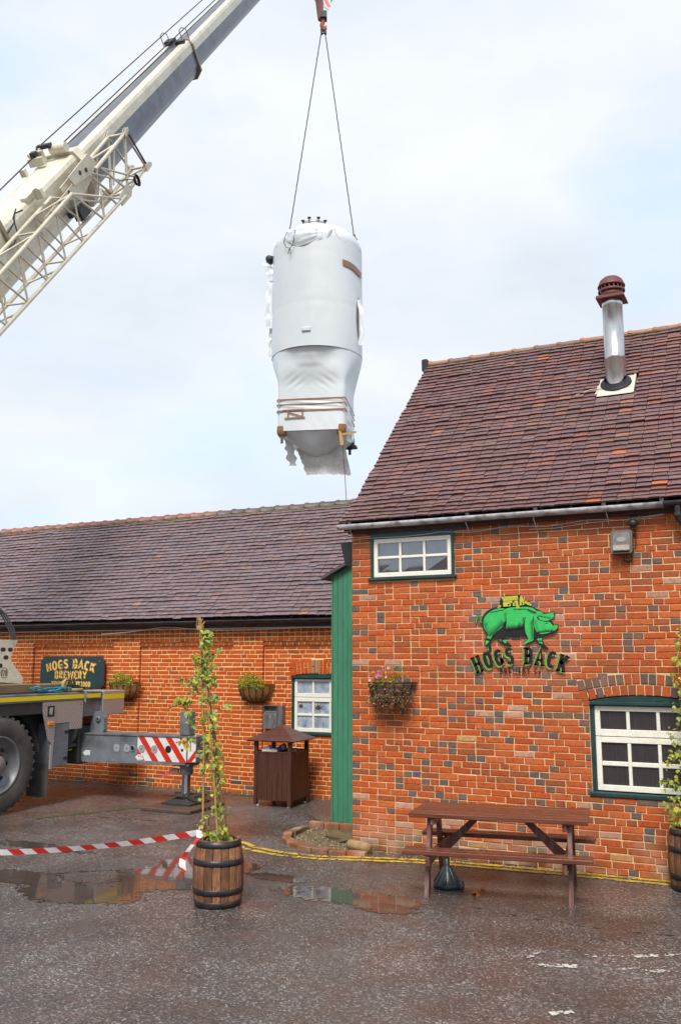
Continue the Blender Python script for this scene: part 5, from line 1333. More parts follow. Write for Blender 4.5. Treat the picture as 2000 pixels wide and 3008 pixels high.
CL1 = [hz(*c) for c in ((610, 290, 70, 80, 40), (610, 370, 70, 60, 22), (600, 470, 80, 70, 34), (510, 500, 50, 60, 16), (590, 570, 110, 60, 40), (590, 680, 120, 70, 50), (480, 740, 60, 60, 18), (640, 740, 60, 50, 12), (400, 890, 80, 45, 22), (330, 920, 50, 40, 8), (400, 705, 30, 20, 4), (440, 990, 35, 30, 3), (640, 880, 100, 60, 30), (825, 945, 45, 30, 8),
      (630, 1010, 50, 60, 10), (690, 1080, 50, 100, 16), (600, 1080, 50, 40, 7), (690, 1200, 40, 80, 12), (620, 1250, 60, 60, 8), (690, 1340, 90, 80, 22), (740, 1430, 60, 90, 20), (600, 1400, 40, 60, 8), (640, 1500, 80, 60, 14), (740, 1560, 80, 80, 22), (600, 1610, 60, 50, 3), (790, 1630, 50, 40, 6), (580, 1700, 40, 40, 3), (740, 1700, 50, 80, 12), (560, 1790, 60, 40, 3), (710, 1800, 30, 50, 4),
      (780, 1880, 80, 60, 14), (740, 1960, 50, 50, 8), (620, 1960, 40, 40, 5), (790, 2050, 70, 70, 16), (620, 2070, 70, 60, 14), (740, 2150, 140, 60, 50), (700, 2230, 90, 40, 26), (860, 2220, 70, 40, 12), (520, 1190, 20, 60, 3), (490, 1110, 60, 40, 7), (420, 1280, 50, 50, 6), (500, 1250, 40, 40, 5), (730, 400, 20, 20, 2))]
hop('tall hop plant on bamboo canes in the barrel in the open yard, leaves just turning', B1, Vector((.895, .445, 0)),
    [[(-.145, .46, -.05), (-.155, 1.37, -.03), (-.20, 2.1, -.01), (-.235, 2.62, 0)], [(.045, .46, .06), (-.035, 1.10, .05), (-.10, 1.7, .03), (-.225, 2.60, .005)], [(.01, .46, -.08), (-.06, 1.2, -.06), (-.22, 2.58, -.01)]],
    CL1, [[(-.10, .48), (-.15, 1.3), (-.19, 2.1), (-.22, 2.45)], [(.06, .48), (.03, .8), (-.03, 1.1), (-.09, 1.6), (-.2, 2.3)], [(.02, .48), (.05, .7), (.04, .95), (-.05, 1.3), (-.1, 1.9)], [(-.2, 1.9), (-.3, 1.82), (-.45, 1.76), (-.5, 1.74)], [(-.3, 1.78), (-.31, 1.6), (-.3, 1.3)], [(-.05, 1.75), (.03, 1.73), (.06, 1.72)], [(-.02, .5), (.09, .54), (.13, .50), (.16, .4)]],
    290, (-.225, 2.5))
axr = Vector((.99, .10, 0)).normalized()
CL2 = [(-.02, .66, .20, .13, 60), (-.16, .78, .10, .10, 26), (-.06, .95, .14, .13, 40), (-.22, 1.0, .09, .07, 12), (.02, 1.15, .12, .14, 34), (-.10, 1.25, .10, .09, 18), (-.18, 1.17, .05, .05, 5), (0, 1.4, .12, .13, 30), (.02, 1.6, .10, .12, 24), (-.05, 1.72, .07, .08, 12), (.04, 1.85, .09, .12, 22), (.0, 2.05, .10, .12, 26), (-.02, 2.28, .10, .12, 26), (0, 2.45, .05, .08, 10), (.12, 1.3, .08, .5, 20), (-.13, 1.5, .03, .05, 4)]
hop('hop plant on canes in the barrel against the wall, cut by the photo edge', B2, axr,
    [[(-.05, .46, -.04), (-.02, 1.4, -.03), (.03, 2.6, 0)], [(.12, .46, .02), (.06, 1.4, .02), (.035, 2.6, .005)], [(.03, .46, .07), (.03, 1.4, .04), (.03, 2.58, .01)]],
    CL2, [[(-.06, .48), (-.03, 1.2), (0, 2.0), (.02, 2.45)], [(.05, .48), (.04, 1.2), (.03, 2.0), (.03, 2.5)], [(-.03, .9), (-.15, 1.0), (-.24, 1.02)]], 290, (.03, 2.5))

# ------------------------------------------------------------------ red and white barrier tape
TRED = plain('tape_red', (.62, .028, .02), .35); TWHT = plain('tape_white', (.74, .72, .72), .35)
def ribbon_tape(mb, path, width, lean, period=.105, slant=.055, sub=6):
    """path of (point, up vector); alternate slanted bands"""
    P = [Vector(p) for p in path]; L = [0]
    for a, b in zip(P[:-1], P[1:]): L.append(L[-1] + (b - a).length)
    def at(s):
        s = max(0, min(L[-1] - 1e-5, s))
        for i in range(len(P) - 1):
            if s <= L[i + 1]: u = (s - L[i]) / max(1e-6, L[i + 1] - L[i]); return P[i].lerp(P[i + 1], u), (P[i + 1] - P[i]).normalized()
    s = -period; k = 0
    while s < L[-1]:
        for q in range(sub):
            s0, s1 = s + period * q / sub, s + period * (q + 1) / sub
            vs = []
            for (ss, w_) in ((s0, -.5), (s1, -.5), (s1, .5), (s0, .5)):
                e = ss + w_ * slant
                p, d = at(e); up = lean(e); vs.append(p + up * (w_ * width))
            if s1 + slant * .5 > 0 and s0 - slant * .5 < L[-1]: mb.add(vs, [(0, 1, 2, 3)], k % 2, None, None, True)
        s += period; k += 1
tp = MB()
A_, B_ = Vector((-5.045, 7.225, .625)), Vector((-9.0, 4.46, .93)); path = []
for k in range(41):
    u = k / 40; p = A_.lerp(B_, u); p.z -= .285 * 4 * u * (1 - u) * .9; path.append(p)
def lean1(e): a = .25 + .5 * math.sin(e * 1.6) * (1 if e > .2 else e * 5); return Vector((.30 * math.sin(a), -.5 * math.sin(a), math.cos(a))).normalized()
ribbon_tape(tp, path, .056, lean1)
# the knot round the cane, and the loose tail lying down the barrel
ribbon_tape(tp, [(-5.06, 7.215, .625), (-5.035, 7.195, .66), (-5.0, 7.205, .68), (-4.99, 7.25, .665), (-5.02, 7.27, .64), (-5.05, 7.23, .62)], .045, lambda e: Vector((.2, -.2, 1)).normalized(), .07, .03)
ribbon_tape(tp, [(-5.03, 7.20, .65), (-5.0, 7.165, .60), (-5.04, 7.13, .545), (-5.085, 7.105, .48), (-5.13, 7.095, .42), (-5.125, 7.075, .36), (-5.11, 7.08, .30)], .06, lambda e: Vector((.75, .45, .35 * math.sin(e * 9))).normalized(), .08, .03)
tag(tp.build('barrier_tape', [TRED, TWHT]), 'red and white striped barrier tape tied to the barrel and trailing leftwards', 'barrier tape')

# ------------------------------------------------------------------ mobile crane
CRM = wear_mat('crane_cream', (0.74, 0.69, 0.56), 0.35, 0, (0.33, 0.27, 0.17), 0.45, 2.2, 0.03, 30)
CRW = wear_mat('jib_white', (0.66, 0.60, 0.46), 0.4, 0, (0.45, 0.38, 0.27), 0.6, 4, 0.03, 30)
SLATE = wear_mat('boom_slate_band', (0.145, 0.155, 0.19), 0.3, .25, (0.07, 0.065, 0.08), 0.7, 3, 0.06, 30)
CGREY = wear_mat('chassis_grey', (0.175, 0.195, 0.22), 0.42, 0, (0.05, 0.042, 0.036), 0.7, 3, 0.05, 40)
CDARK = wear_mat('chassis_dark', (0.035, 0.036, 0.040), 0.55, 0, (0.06, 0.05, 0.04), 0.6, 6, 0.1, 40)
TYRE = wear_mat('tyre_rubber', (0.095, 0.085, 0.080), 0.6, 0, (0.035, 0.032, 0.03), 0.9, 3.5, 0.15, 50)
YREF = wear_mat('yellow_reflective', (0.80, 0.66, 0.02), 0.35, 0, (0.75, 0.50, 0.02), 0.6, 30, 0.1, 80)
SRED = plain('stripe_red', (.60, .035, .02), .35); SWHT = plain('stripe_white', (.74, .73, .70), .35)
def tread_mat():
    m, n, l, b = base_mat('treadplate_alu')
    geo = n.new('ShaderNodeNewGeometry'); sp = n.new('ShaderNodeSeparateXYZ'); l.new(geo.outputs['Position'], sp.inputs[0])
    def w(src, s):
        x = n.new('ShaderNodeMath'); x.operation = 'MULTIPLY'; x.inputs[1].default_value = s; l.new(src, x.inputs[0])
        y = n.new('ShaderNodeMath'); y.operation = 'SINE'; l.new(x.outputs[0], y.inputs[0]); return y
    a, c = w(sp.outputs['Y'], 105), w(sp.outputs['Z'], 82)
    p = n.new('ShaderNodeMath'); p.operation = 'MULTIPLY'; l.new(a.outputs[0], p.inputs[0]); l.new(c.outputs[0], p.inputs[1])
    r = ramp(n, l, p.outputs[0], [(0.0, (.36, .33, .31)), (.5, (.42, .385, .365)), (.9, (.52, .48, .46))])
    l.new(r.outputs[0], b.inputs['Base Color']); b.inputs['Metallic'].default_value = .25; b.inputs['Roughness'].default_value = .42
    bump(n, l, b, p.outputs[0], .25, .003)
    return m
TREAD = tread_mat()
mc = thing('mobile_crane', 'cream and grey mobile crane at the left edge, boom raised over the buildings', 'crane', (-11.8, 6.1, 0))
XT = -10.3
# --- carrier
q = MB(); q.box(-12.7, -10.62, 1.5, 12.2, .78, 1.50); q.box(-12.2, -11.0, 12.2, 12.35, .8, 1.4); q.build('chassis', CDARK, mc)
q = MB(); q.bbox(-13.2, XT - .002, 1.2, 11.87, 1.56, 1.69, .008); dk_ = q.build('deck', CGREY, mc)
q = MB(); q.box(-11.0, XT - .03, 2, 11.6, 1.691, 1.697); q.build('tread_strip', CDARK, dk_)
q = MB(); q.box(XT - .001, XT + .003, 1.5, 11.835, 1.592, 1.655); q.build('reflective_stripe', YREF, dk_)
q = MB(); q.box(XT - .06, XT - .02, 1.5, 10.56, 1.39, 1.558); q.build('side_rail', CDARK, mc)
q = MB(); q.bbox(-10.9, XT, 11.895, 12.44, 1.298, 1.692, .01); bx = q.build('locker', TREAD, mc)
q = MB(); q.box(XT - .001, XT + .003, 11.91, 12.43, 1.555, 1.635); q.build('reflective_stripe', YREF, bx)
q = MB(); q.box(-10.95, XT - .03, 11.45, 11.893, 1.30, 1.555); q.bbox(-10.9, XT - .006, 11.872, 11.892, 1.30, 1.68, .004); q.build('end_bracket', CGREY, mc)
q = MB(); q.prism([(10.554, 1.556), (10.585, 1.38), (10.72, .97), (10.765, .93), (10.765, .55), (10.80, .55), (10.832, 1.228), (10.832, 1.556)], XT - .03, XT, 'x'); mg = q.build('mudguard', TREAD, mc)
q = MB(); q.prism([(10.834, 1.556), (11.434, 1.556), (11.434, 1.119), (11.15, 1.119), (11.15, 1.228), (10.834, 1.228)], XT - .025, XT - .004, 'x'); q.build('cover_panel', TREAD, mc)
q = MB(); q.bbox(XT - .02, XT + .006, 10.655, 10.80, 1.335, 1.50, .004); q.build('recess_frame', CABLE_K, mg)
q = MB(); q.prism([(10.69, 1.375), (10.745, 1.365), (10.765, 1.475), (10.69, 1.47)], XT + .0065, XT + .009, 'x'); q.build('recess_handle', plain('grey_handle', (.42, .42, .42), .4), mg)
q = MB(); q.bbox(XT - .005, XT + .02, 10.672, 10.79, 1.205, 1.262, .008); q.build('marker_light', plain('amber_lens', (.85, .22, .01), .25), mg)
for (y, z) in ((10.60, 1.52), (10.70, 1.525), (11.38, 1.50), (11.4, 1.16), (10.82, .95)):
    q = MB(); q.lathe([(.012, 0), (.012, .004), (0, .006)], 8, M=Matrix.Translation((XT, y, z)) @ Matrix.Rotation(R(90), 4, 'Y')); q.build('bolt', CGREY, mg)
q = MB(); q.bbox(-10.75, XT - .006, 10.812, 11.147, .575, 1.225, .012); lk = q.build('side_locker', CGREY, mc)
for z in (1.09, .69):
    q = MB(); q.bbox(XT - .008, XT + .006, 11.04, 11.13, z - .02, z + .02, .004); q.build('latch', CABLE_K, lk)
q = MB(); q.box(-10.76, -10.34, 10.762, 10.782, .13, .62); q.build('mudflap', TYRE, mc)
q = MB()
for k in range(13):
    a = R(20 + 150 * k / 12)
def arch(u, v): a = R(8 + 130 * u); return (-10.72 + .40 * v, 9.763 + .80 * math.cos(a), .70 + .80 * math.sin(a))
q.grid(arch, 20, 2); q.build('wheel_arch', CDARK, mc)
def wheel(y, x, side=1):
    t = MB(); rot = Matrix.Translation((x, y, .70)) @ Matrix.Rotation(R(90) * side, 4, 'Y')
    t.lathe([(.40, -.36), (.44, -.375), (.60, -.38), (.665, -.36), (.698, -.31), (.70, -.19), (.698, -.07), (.668, -.02), (.60, .0), (.46, -.008), (.405, -.03)], 48, M=rot)
    for k in range(36):                                 # shoulder lugs
        a = 2 * math.pi * k / 36; t.box(-.022, .022, .662, .7012, -.10, -.018, 0, rot @ Matrix.Rotation(a, 4, 'Z')); t.box(-.022, .022, .664, .7012, -.36, -.25, 0, rot @ Matrix.Rotation(a + .08, 4, 'Z'))
    w = t.build('wheel', TYRE, mc)
    t = MB(); t.lathe([(.41, -.05), (.415, -.02), (.40, -.012), (.385, -.02), (.375, -.06), (.34, -.10), (.29, -.17), (.23, -.185), (.13, -.185)], 40, M=rot); t.build('rim', wear_mat('rim_grey', (.20, .20, .21), .38, .3, (.09, .08, .075), .6, 5, .04, 30), w)
    t = MB()
    for k in range(8):
        a = 2 * math.pi * k / 8; t.lathe([(.032, -.2), (.032, -.155), (0, -.155)], 10, M=rot @ Matrix.Translation((.285 * math.cos(a), .285 * math.sin(a), 0)))
    t.build('rim_hole', CABLE_K, w)
    t = MB(); t.lathe([(.19, -.19), (.19, -.12), (.185, -.11), (.14, -.11)], 28, M=rot); t.build('hub_ring', wear_mat('hub_red', (.36, .03, .025), .45, 0, (.1, .04, .03), .6, 9, .05, 30), w)
    t = MB(); t.lathe([(.138, -.11), (.135, -.02), (.12, .0), (.0, .004)], 28, M=rot); t.build('hub', wear_mat('hub_grey', (.26, .25, .25), .4, .2, (.12, .1, .09), .6, 6, .05, 30), w)
wheel(9.763, XT); wheel(8.1, XT); wheel(3.4, XT); wheel(9.763, -12.9, -1); wheel(8.1, -12.9, -1); wheel(3.4, -12.9, -1)
# --- rear outrigger, fully out
yf, yb_ = 11.55, 11.93
q = MB(); q.bbox(-12.8, -10.40, 11.47, 12.03, .55, 1.14, .015); q.build('outrigger_box', CDARK, mc)
q = MB(); q.prism([(-10.40, .60), (-8.40, .648), (-8.34, .66), (-8.34, 1.032), (-10.40, 1.015)], yf, yb_, 'y'); q.prism([(-8.338, .66), (-8.19, .67), (-8.19, 1.032), (-8.338, 1.032)], yf + .03, yb_ - .03, 'y')
q.prism([(-10.37, 1.016), (-8.19, 1.033), (-8.19, 1.052), (-10.37, 1.036)], yf - .015, yb_ + .015, 'y'); q.prism([(-10.37, .582), (-8.36, .630), (-8.36, .647), (-10.37, .599)], yf - .006, yb_ + .006, 'y')
ob = q.build('outrigger_beam', CGREY, mc)
def clipx(poly, X, keep_right):
    out = []
    for i in range(len(poly)):
        a, b = poly[i], poly[(i + 1) % len(poly)]; ia = (a[0] >= X) == keep_right; ib = (b[0] >= X) == keep_right
        if ia: out.append(a)
        if ia != ib: u = (X - a[0]) / (b[0] - a[0]); out.append((X, a[1] + (b[1] - a[1]) * u))
    return out
zt_, zbm = 1.014, .655
wq = MB(); rq = MB()
wq.prism([(-9.27, zbm), (-8.345, zbm + .012), (-8.345, zt_ + .012), (-9.27, zt_)], yf - .002, yf - .0005, 'y')
for k in range(-2, 5):
    a = -9.27 + .005 + k * .262; pl = [(a, zt_ + .006), (a + .122, zt_ + .006), (a + .122 + .285, zbm + .006), (a + .285, zbm + .006)]
    pl = clipx(clipx(pl, -9.27, True), -8.345, False)
    if len(pl) > 2: rq.prism(pl, yf - .0036, yf - .0022, 'y')
wq.prism([(-8.338, zbm + .02), (-8.192, zbm + .024), (-8.192, zt_ + .012), (-8.338, zt_ + .012)], yf + .028, yf + .0295, 'y')
for k in range(3):
    pl = clipx(clipx([(-8.345 - .02 + k * .0, .66), (-8.192, .86 + .0), (-8.192, .86 - .11), (-8.28, .66)], -8.338, True), -8.192, False)
    if k == 0: rq.prism(pl, yf + .0265, yf + .0278, 'y')
wq.build('white_stripe_panel', SWHT, ob); rq.build('red_stripe', SRED, ob)
DISC = plain('grey_disc', (.33, .33, .34), .45)
for x in (-9.68, -9.475, -9.185, -8.94):
    q = MB(); zc = .828 + .012 * (x + 9.7)
    n = 28; pts = [((.064 if (k % 7) else .052) * math.cos(2 * math.pi * k / n) + x, (.064 if (k % 7) else .052) * math.sin(2 * math.pi * k / n) + zc) for k in range(n)]
    q.prism(pts, yf - .0065, yf - .004, 'y'); q.build('cover_disc', DISC, ob)
    q = MB(); q.prism([(x + .011 * math.cos(k), zc + .011 * math.sin(k)) for k in range(6)], yf - .0075, yf - .0066, 'y'); q.build('disc_hole', CABLE_K, ob)
def hole(x, z, r, ring=True):
    M = Matrix.Translation((x, yf - .004, z)) @ Matrix.Rotation(R(90), 4, 'X'); q = MB(); q.lathe([(0, .0005), (r, .0005), (r + .003, .0)], 20, M=M); q.build('beam_hole', plain('hole_black', (.006, .006, .006), .8), ob)
    if ring: q = MB(); q.lathe([(r + .002, -.003), (r + .004, .008), (r + .018, .008), (r + .022, -.003)], 20, M=M); q.build('hole_ring', CGREY, ob)
hole(-9.365, .832, .030); hole(-8.678, .848, .053, False); hole(-8.42, .845, .020, False); hole(-8.53, .955, .009, False)
ar_ = MB()
for (x, z) in ((-10.31, .725), (-9.25, .705)):
    ar_.prism([(x - .06, z), (x + .005, z - .05), (x + .005, z - .035), (x + .095, z - .033), (x + .095, z + .045), (x + .005, z + .043), (x + .005, z + .05)], yf - .0058, yf - .0045, 'y')
ar_.build('arrow_label', SWHT, ob)
q = MB(); text(q, '4.2 m', lambda u, v: (-9.20 + u, yf - .0064, .705 + v), .034, .17, False, 1, 0, .08); q.build('label_print', CABLE_K, ob)
q = MB(); q.prism([(-10.40, 1.04), (-10.34, 1.02), (-10.14, 1.02), (-10.10, 1.09), (-10.10, 1.27), (-10.15, 1.37), (-10.30, 1.37), (-10.38, 1.25)], 11.72, 11.80, 'y'); q.lathe([(.045, 0), (.045, .03), (.02, .03)], 14, M=Matrix.Translation((-10.22, 11.72, 1.25)) @ Matrix.Rotation(R(90), 4, 'X')); q.build('lifting_lug', CGREY, mc)
q = MB(); q.prism([(-10.72, .9), (-10.55, .82), (-10.45, .95), (-10.40, 1.1), (-10.5, 1.18), (-10.7, 1.12)], 11.38, 11.46, 'y'); q.tube([(-10.66, 11.40, 1.05), (-10.54, 11.37, .99), (-10.46, 11.40, 1.08)], .025, 8); q.tube([(-10.72, 11.4, .74), (-10.58, 11.36, .80), (-10.42, 11.42, .86)], .022, 8); q.build('hydraulic_ram', CGREY, mc)
q = MB(); q.tube([(-10.68, 11.36, .735), (-10.56, 11.34, .765), (-10.44, 11.36, .785)], .010, 6); q.build('yellow_hose', YREF, mc)
q = MB(); q.tube([(-10.28, 11.5, .60), (-10.27, 11.5, .45), (-10.31, 11.5, .27)], .006, 5); q.build('hanging_wire', CABLE_K, mc)
JX, JY = -8.455, 11.72
q = MB(); q.bbox(JX - .088, JX + .088, JY - .088, JY + .088, 1.054, 1.415, .012); q.build('jack_tube', CGREY, mc)
q = MB(); q.box(JX - .14, JX + .13, JY - .14, JY + .14, .606, .640); q.lathe([(.092, .47), (.10, .48), (.10, .58), (.12, .605)], 24, (JX, JY, 0), capped=True); q.box(JX - .20, JX - .09, JY - .10, JY - .06, .50, .56); q.build('jack_housing', CGREY, mc)
q = MB(); q.lathe([(.068, .165), (.068, .48)], 24, (JX, JY, 0), capped=True); q.build('jack_ram', wear_mat('chrome_ram', (.72, .71, .74), .12, 1.0, (.2, .19, .2), .3, 3, .01, 30), mc)
q = MB(); q.lathe([(.05, .10), (.075, .125), (.06, .165), (.03, .18)], 16, (JX, JY, 0))
q.add([(JX + sx * a, JY + sy * a, z) for (a, z) in ((.26, .052), (.262, .075), (.235, .085), (.11, .135), (.09, .15)) for (sx, sy) in ((-1, -1), (1, -1), (1, 1), (-1, 1))],
      [(i * 4 + k, i * 4 + (k + 1) % 4, i * 4 + 4 + (k + 1) % 4, i * 4 + 4 + k) for i in range(4) for k in range(4)] + [(16, 17, 18, 19), (3, 2, 1, 0)])
q.box(JX - .30, JX + .28, JY - .17, JY - .12, .158, .178); q.box(JX - .30, JX + .28, JY + .12, JY + .17, .158, .178)
q.build('jack_foot', CDARK, mc)
q = MB(); q.grid(lambda u, v: (JX - .20 - .20 * u, JY - .10 + .015 * math.sin(u * 5), .545 - .015 - .145 * max(0, u - .25) - .06 * v * (1 - .5 * u)), 8, 2); q.build('warning_ribbon', plain('faded_red_cloth', (.50, .09, .10), .7), mc)
# --- superstructure
q = MB(); q.lathe([(1.0, 1.5), (1.0, 1.92)], 32, (-11.8, 6.1, 0), capped=True); q.build('slew_ring', CDARK, mc)
q = MB(); q.bbox(-13.0, -10.75, 3.4, 7.6, 1.93, 2.25, .03); q.bbox(-12.35, -12.2, 4.9, 7.0, 2.25, 3.3, .03); q.bbox(-11.4, -11.25, 4.9, 7.0, 2.25, 3.3, .03); q.bbox(-12.9, -10.9, 2.6, 3.4, 1.95, 3.1, .05); q.build('slewing_platform', CRM, mc)
q = MB(); q.bbox(-10.95, -10.45, 6.2, 7.8, 1.95, 3.2, .06); q.build('cab', CRM, mc)
PX = -10.90
q = MB(); q.prism([(9.3, 1.885), (10.24, 1.862), (10.60, 1.835), (10.696, 1.822), (10.708, 1.924), (10.62, 2.0), (10.50, 2.13), (10.47, 2.155), (10.435, 2.16), (10.455, 2.195), (10.43, 2.215), (10.443, 2.262), (10.557, 2.507), (9.3, 2.507)], PX - .10, PX, 'x'); pl_ = q.build('counterweight_plate', CRM, mc)
HOLEM = plain('plate_hole', (.05, .03, .03), .8)
for (y, z, a, b) in ((10.27, 2.355, .05, .032), (10.415, 2.355, .05, .032), (10.335, 2.235, .05, .032), (10.24, 2.11, .036, .036), (10.10, 2.40, .05, .032)):
    q = MB(); q.prism([(y + (a - b) * (1 if math.cos(k * .3142) > 0 else -1) + b * math.cos(k * .3142), z + b * math.sin(k * .3142)) for k in range(20)], PX + .0005, PX + .002, 'x'); q.build('plate_hole', HOLEM, pl_)
q = MB(); ring = [(10.318 + .072 * math.cos(2 * math.pi * k / 28), 2.002 + .080 * math.sin(2 * math.pi * k / 28)) for k in range(29)]
for a, b in zip(ring[:-1], ring[1:]):
    ca = Vector((10.318, 2.002)); A2, B2_ = Vector(a), Vector(b); A3, B3 = ca + (A2 - ca) * .9, ca + (B2_ - ca) * .9
    q.add([(PX + .002, *A2), (PX + .002, *B2_), (PX + .002, *B3), (PX + .002, *A3)], [(0, 1, 2, 3)])
text(q, '128', lambda u, v: (PX + .002, 10.318 + u, 1.958 + v), .088, .13, False, .82, 0, .05); q.build('number', CABLE_K, pl_)
for k in range(3):
    q = MB(); q.tube([(-10.85 + .03 * k, 9.9 + .02 * k, 3.05), (-10.84 + .03 * k, 10.14 + .02 * k, 2.88), (-10.83 + .03 * k, 10.29 + .02 * k, 2.68), (-10.86 + .02 * k, 10.40 + .02 * k, 2.51)], .013, 8); q.build('hose', plain('hose_grey', (.13, .13, .145), .4), mc)
# --- boom
BD = Vector((-.0828, .6084, .7893)).normalized(); BA = Vector((-12.507, 11.165, 9.255)); B2v = BD.cross(Vector((0, 0, 1))).normalized(); B3v = B2v.cross(BD)
BMX = Matrix((( BD.x, B2v.x, B3v.x, BA.x), (BD.y, B2v.y, B3v.y, BA.y), (BD.z, B2v.z, B3v.z, BA.z), (0, 0, 0, 1)))   # local: along, side, up
def section(w, top, up, lo, bot):
    """half profile (side, up) mirrored: flat top, shoulder, flat side, rounded belly"""
    right = [(w * .80, top), (w * .93, top - .03), (w, up), (w, up - .18), (w * .99, lo), (w * .90, (lo * 2 + bot) / 3), (w * .62, (lo + bot * 3) / 4 - .01), (w * .30, bot + .012), (0, bot)]
    return right, [(-a, b) for a, b in right[-2::-1]]
def boom_part(name, t0, t1, w, top, up, lo, bot, banded, label=None):
    r_, l_ = section(w, top, up, lo, bot); l_ = l_ + [(-w * .52, top), (w * .42, top)]; poly = r_ + l_; n = len(poly); q = MB()
    bands = [0, 0, 0] + [1] * 6 + [1] * 6 + [0] * (n - 15); bands[n - 2] = 1
    N = 6
    for i in range(N):
        a, b = t0 + (t1 - t0) * i / N, t0 + (t1 - t0) * (i + 1) / N
        for k in range(n):
            k2 = (k + 1) % n
            kk = min(k, n - 2 - k) if k < n - 1 else -1
            mi = 0
            if banded: mi = bands[k]
            q.add([(a, *poly[k]), (b, *poly[k]), (b, *poly[k2]), (a, *poly[k2])], [(0, 1, 2, 3)], mi, None, BMX, False)
    q.add([(t0, *p) for p in poly], [tuple(range(n))], 0, None, BMX); q.add([(t1, *p) for p in poly], [tuple(range(n - 1, -1, -1))], 0, None, BMX)
    return q.build(name, [CRM, SLATE] , mc)
b1 = boom_part('boom_section', -9.2, 3.55, .40, .70, .60, .10, -.36, False)
boom_part('boom_section', 3.4, 10.85, .35, .655, .555, .03, -.30, True)
boom_part('boom_section', 10.8, 19.0, .30, .60, .50, .05, -.20, True)
boom_part('boom_section', 18.9, 27.6, .25, .55, .45, .08, -.12, True)
def collar(t, w, top, bot, d=.10, rim=.07):
    q = MB(); pts = [(w + rim, bot + .15), (w + rim, top - .12), (w + rim - .1, top + rim * .6), (-w - rim + .1, top + rim * .6), (-w - rim, top - .12), (-w - rim, bot + .15), (-w * .6, bot - rim * .6), (w * .6, bot - rim * .6)]
    q.prism([(a, b) for a, b in pts], t - d / 2, t + d / 2, 'x', 0, BMX); return q.build('boom_collar', wear_mat('collar_ochre', (.30, .25, .16), .5, 0, (.12, .09, .05), .5, 6, .05, 30), mc)
c1 = collar(10.82, .345, .65, -.29, .07, .05); collar(18.95, .30, .6, -.2, .07, .05)
q = MB(); q.prism([(.49, -.1), (.49, .55), (.38, .76), (-.38, .76), (-.49, .55), (-.49, -.1), (-.3, -.42), (.3, -.42)], 3.32, 3.56, 'x', 0, BMX); q.build('boom_collar', CRM, mc)
for (t, s, u) in ((10.7, -.26, .70), (10.78, .26, .70)):   # wire guards on the collar
    q = MB(); q.tube([BMX @ Vector(p) for p in ((t, s - .10, u - .05), (t, s - .10, u + .22), (t + .02, s - .02, u + .27), (t + .02, s + .08, u + .22), (t, s + .10, u - .05))], .013, 6); q.build('rope_guard', CGREY, mc)
q = MB(); q.box(10.62, 10.9, -.3, -.05, .66, .76, 0, BMX); q.box(10.5, 10.62, .05, .3, .66, .73, 0, BMX); q.build('collar_block', CDARK, mc)
def px(t, s, u): return BMX @ Vector((t, s, u))
q = MB(); q.box(2.86, 2.94, -.40, -.06, .74, .90, 0, BMX); q.box(3.06, 3.14, -.38, -.14, .76, .96, 0, BMX); q.box(2.5, 2.58, -.44, -.32, .70, .84, 0, BMX); q.tube([px(2.9, -.35, .95), px(3.35, -.2, .95), px(3.5, .1, .86)], .04, 8); q.lathe([(.10, -.3), (.10, .06)], 14, M=BMX @ Matrix.Translation((3.3, 0, .87)) @ Matrix.Rotation(R(90), 4, 'X'), capped=True); q.build('rope_sheave_head', CRM, mc)
q = MB(); q.box(2.9, 3.02, -.32, -.2, .90, 1.0, 0, BMX); q.box(3.2, 3.3, -.3, .02, .94, 1.02, 0, BMX); q.build('rope_sheave_block', CDARK, mc)
for (pts) in ([(-8, -.12, .84), (2.9, -.25, .92)], [(3.1, -.25, 1.00), (10.7, -.25, .93), (27, -.2, .80)], [(3.4, .05, .86), (10.8, .02, .80), (27, .0, .66)], [(3.4, .16, .83), (10.8, .14, .755), (27, .1, .64)]):
    q = MB(); q.tube([px(*p) for p in pts], .013, 6); q.build('hoist_rope', CABLE_K, mc)
# bracket plates and clutter on the base section
q = MB(); q.prism([(.45, .62), (.62, .62), (.62, .80), (.55, .84), (.45, .80)], 1.35, 1.43, 'x', 0, BMX); q.box(1.15, 1.55, .26, .40, .66, .76, 0, BMX); q.build('boom_bracket', CRM, mc)
q = MB(); q.tube([px(.15, .41, .55), px(.35, .52, .66), px(.55, .46, .74), px(.75, .50, .70)], .016, 5); q.tube([px(.05, .42, .30), px(.3, .5, .45), px(.45, .46, .70), px(.60, .50, .80)], .013, 5); q.build('cable_bunch', CABLE_K, mc)
q = MB(); q.box(.02, .10, .40, .46, .35, .85, 0, BMX); q.build('rope_post', wear_mat('collar_ochre', None), mc)
q = MB(); q.box(-2.4, -1.7, .20, .40, -.42, -.2, 0, BMX); q.build('underside_bracket', CDARK, mc)
for k in range(5): q = MB(); q.box(-4 + k * 1.7, -3.9 + k * 1.7, .401, .408, -.05, .52, 0, BMX); q.build('weld_strip', CRM, b1)
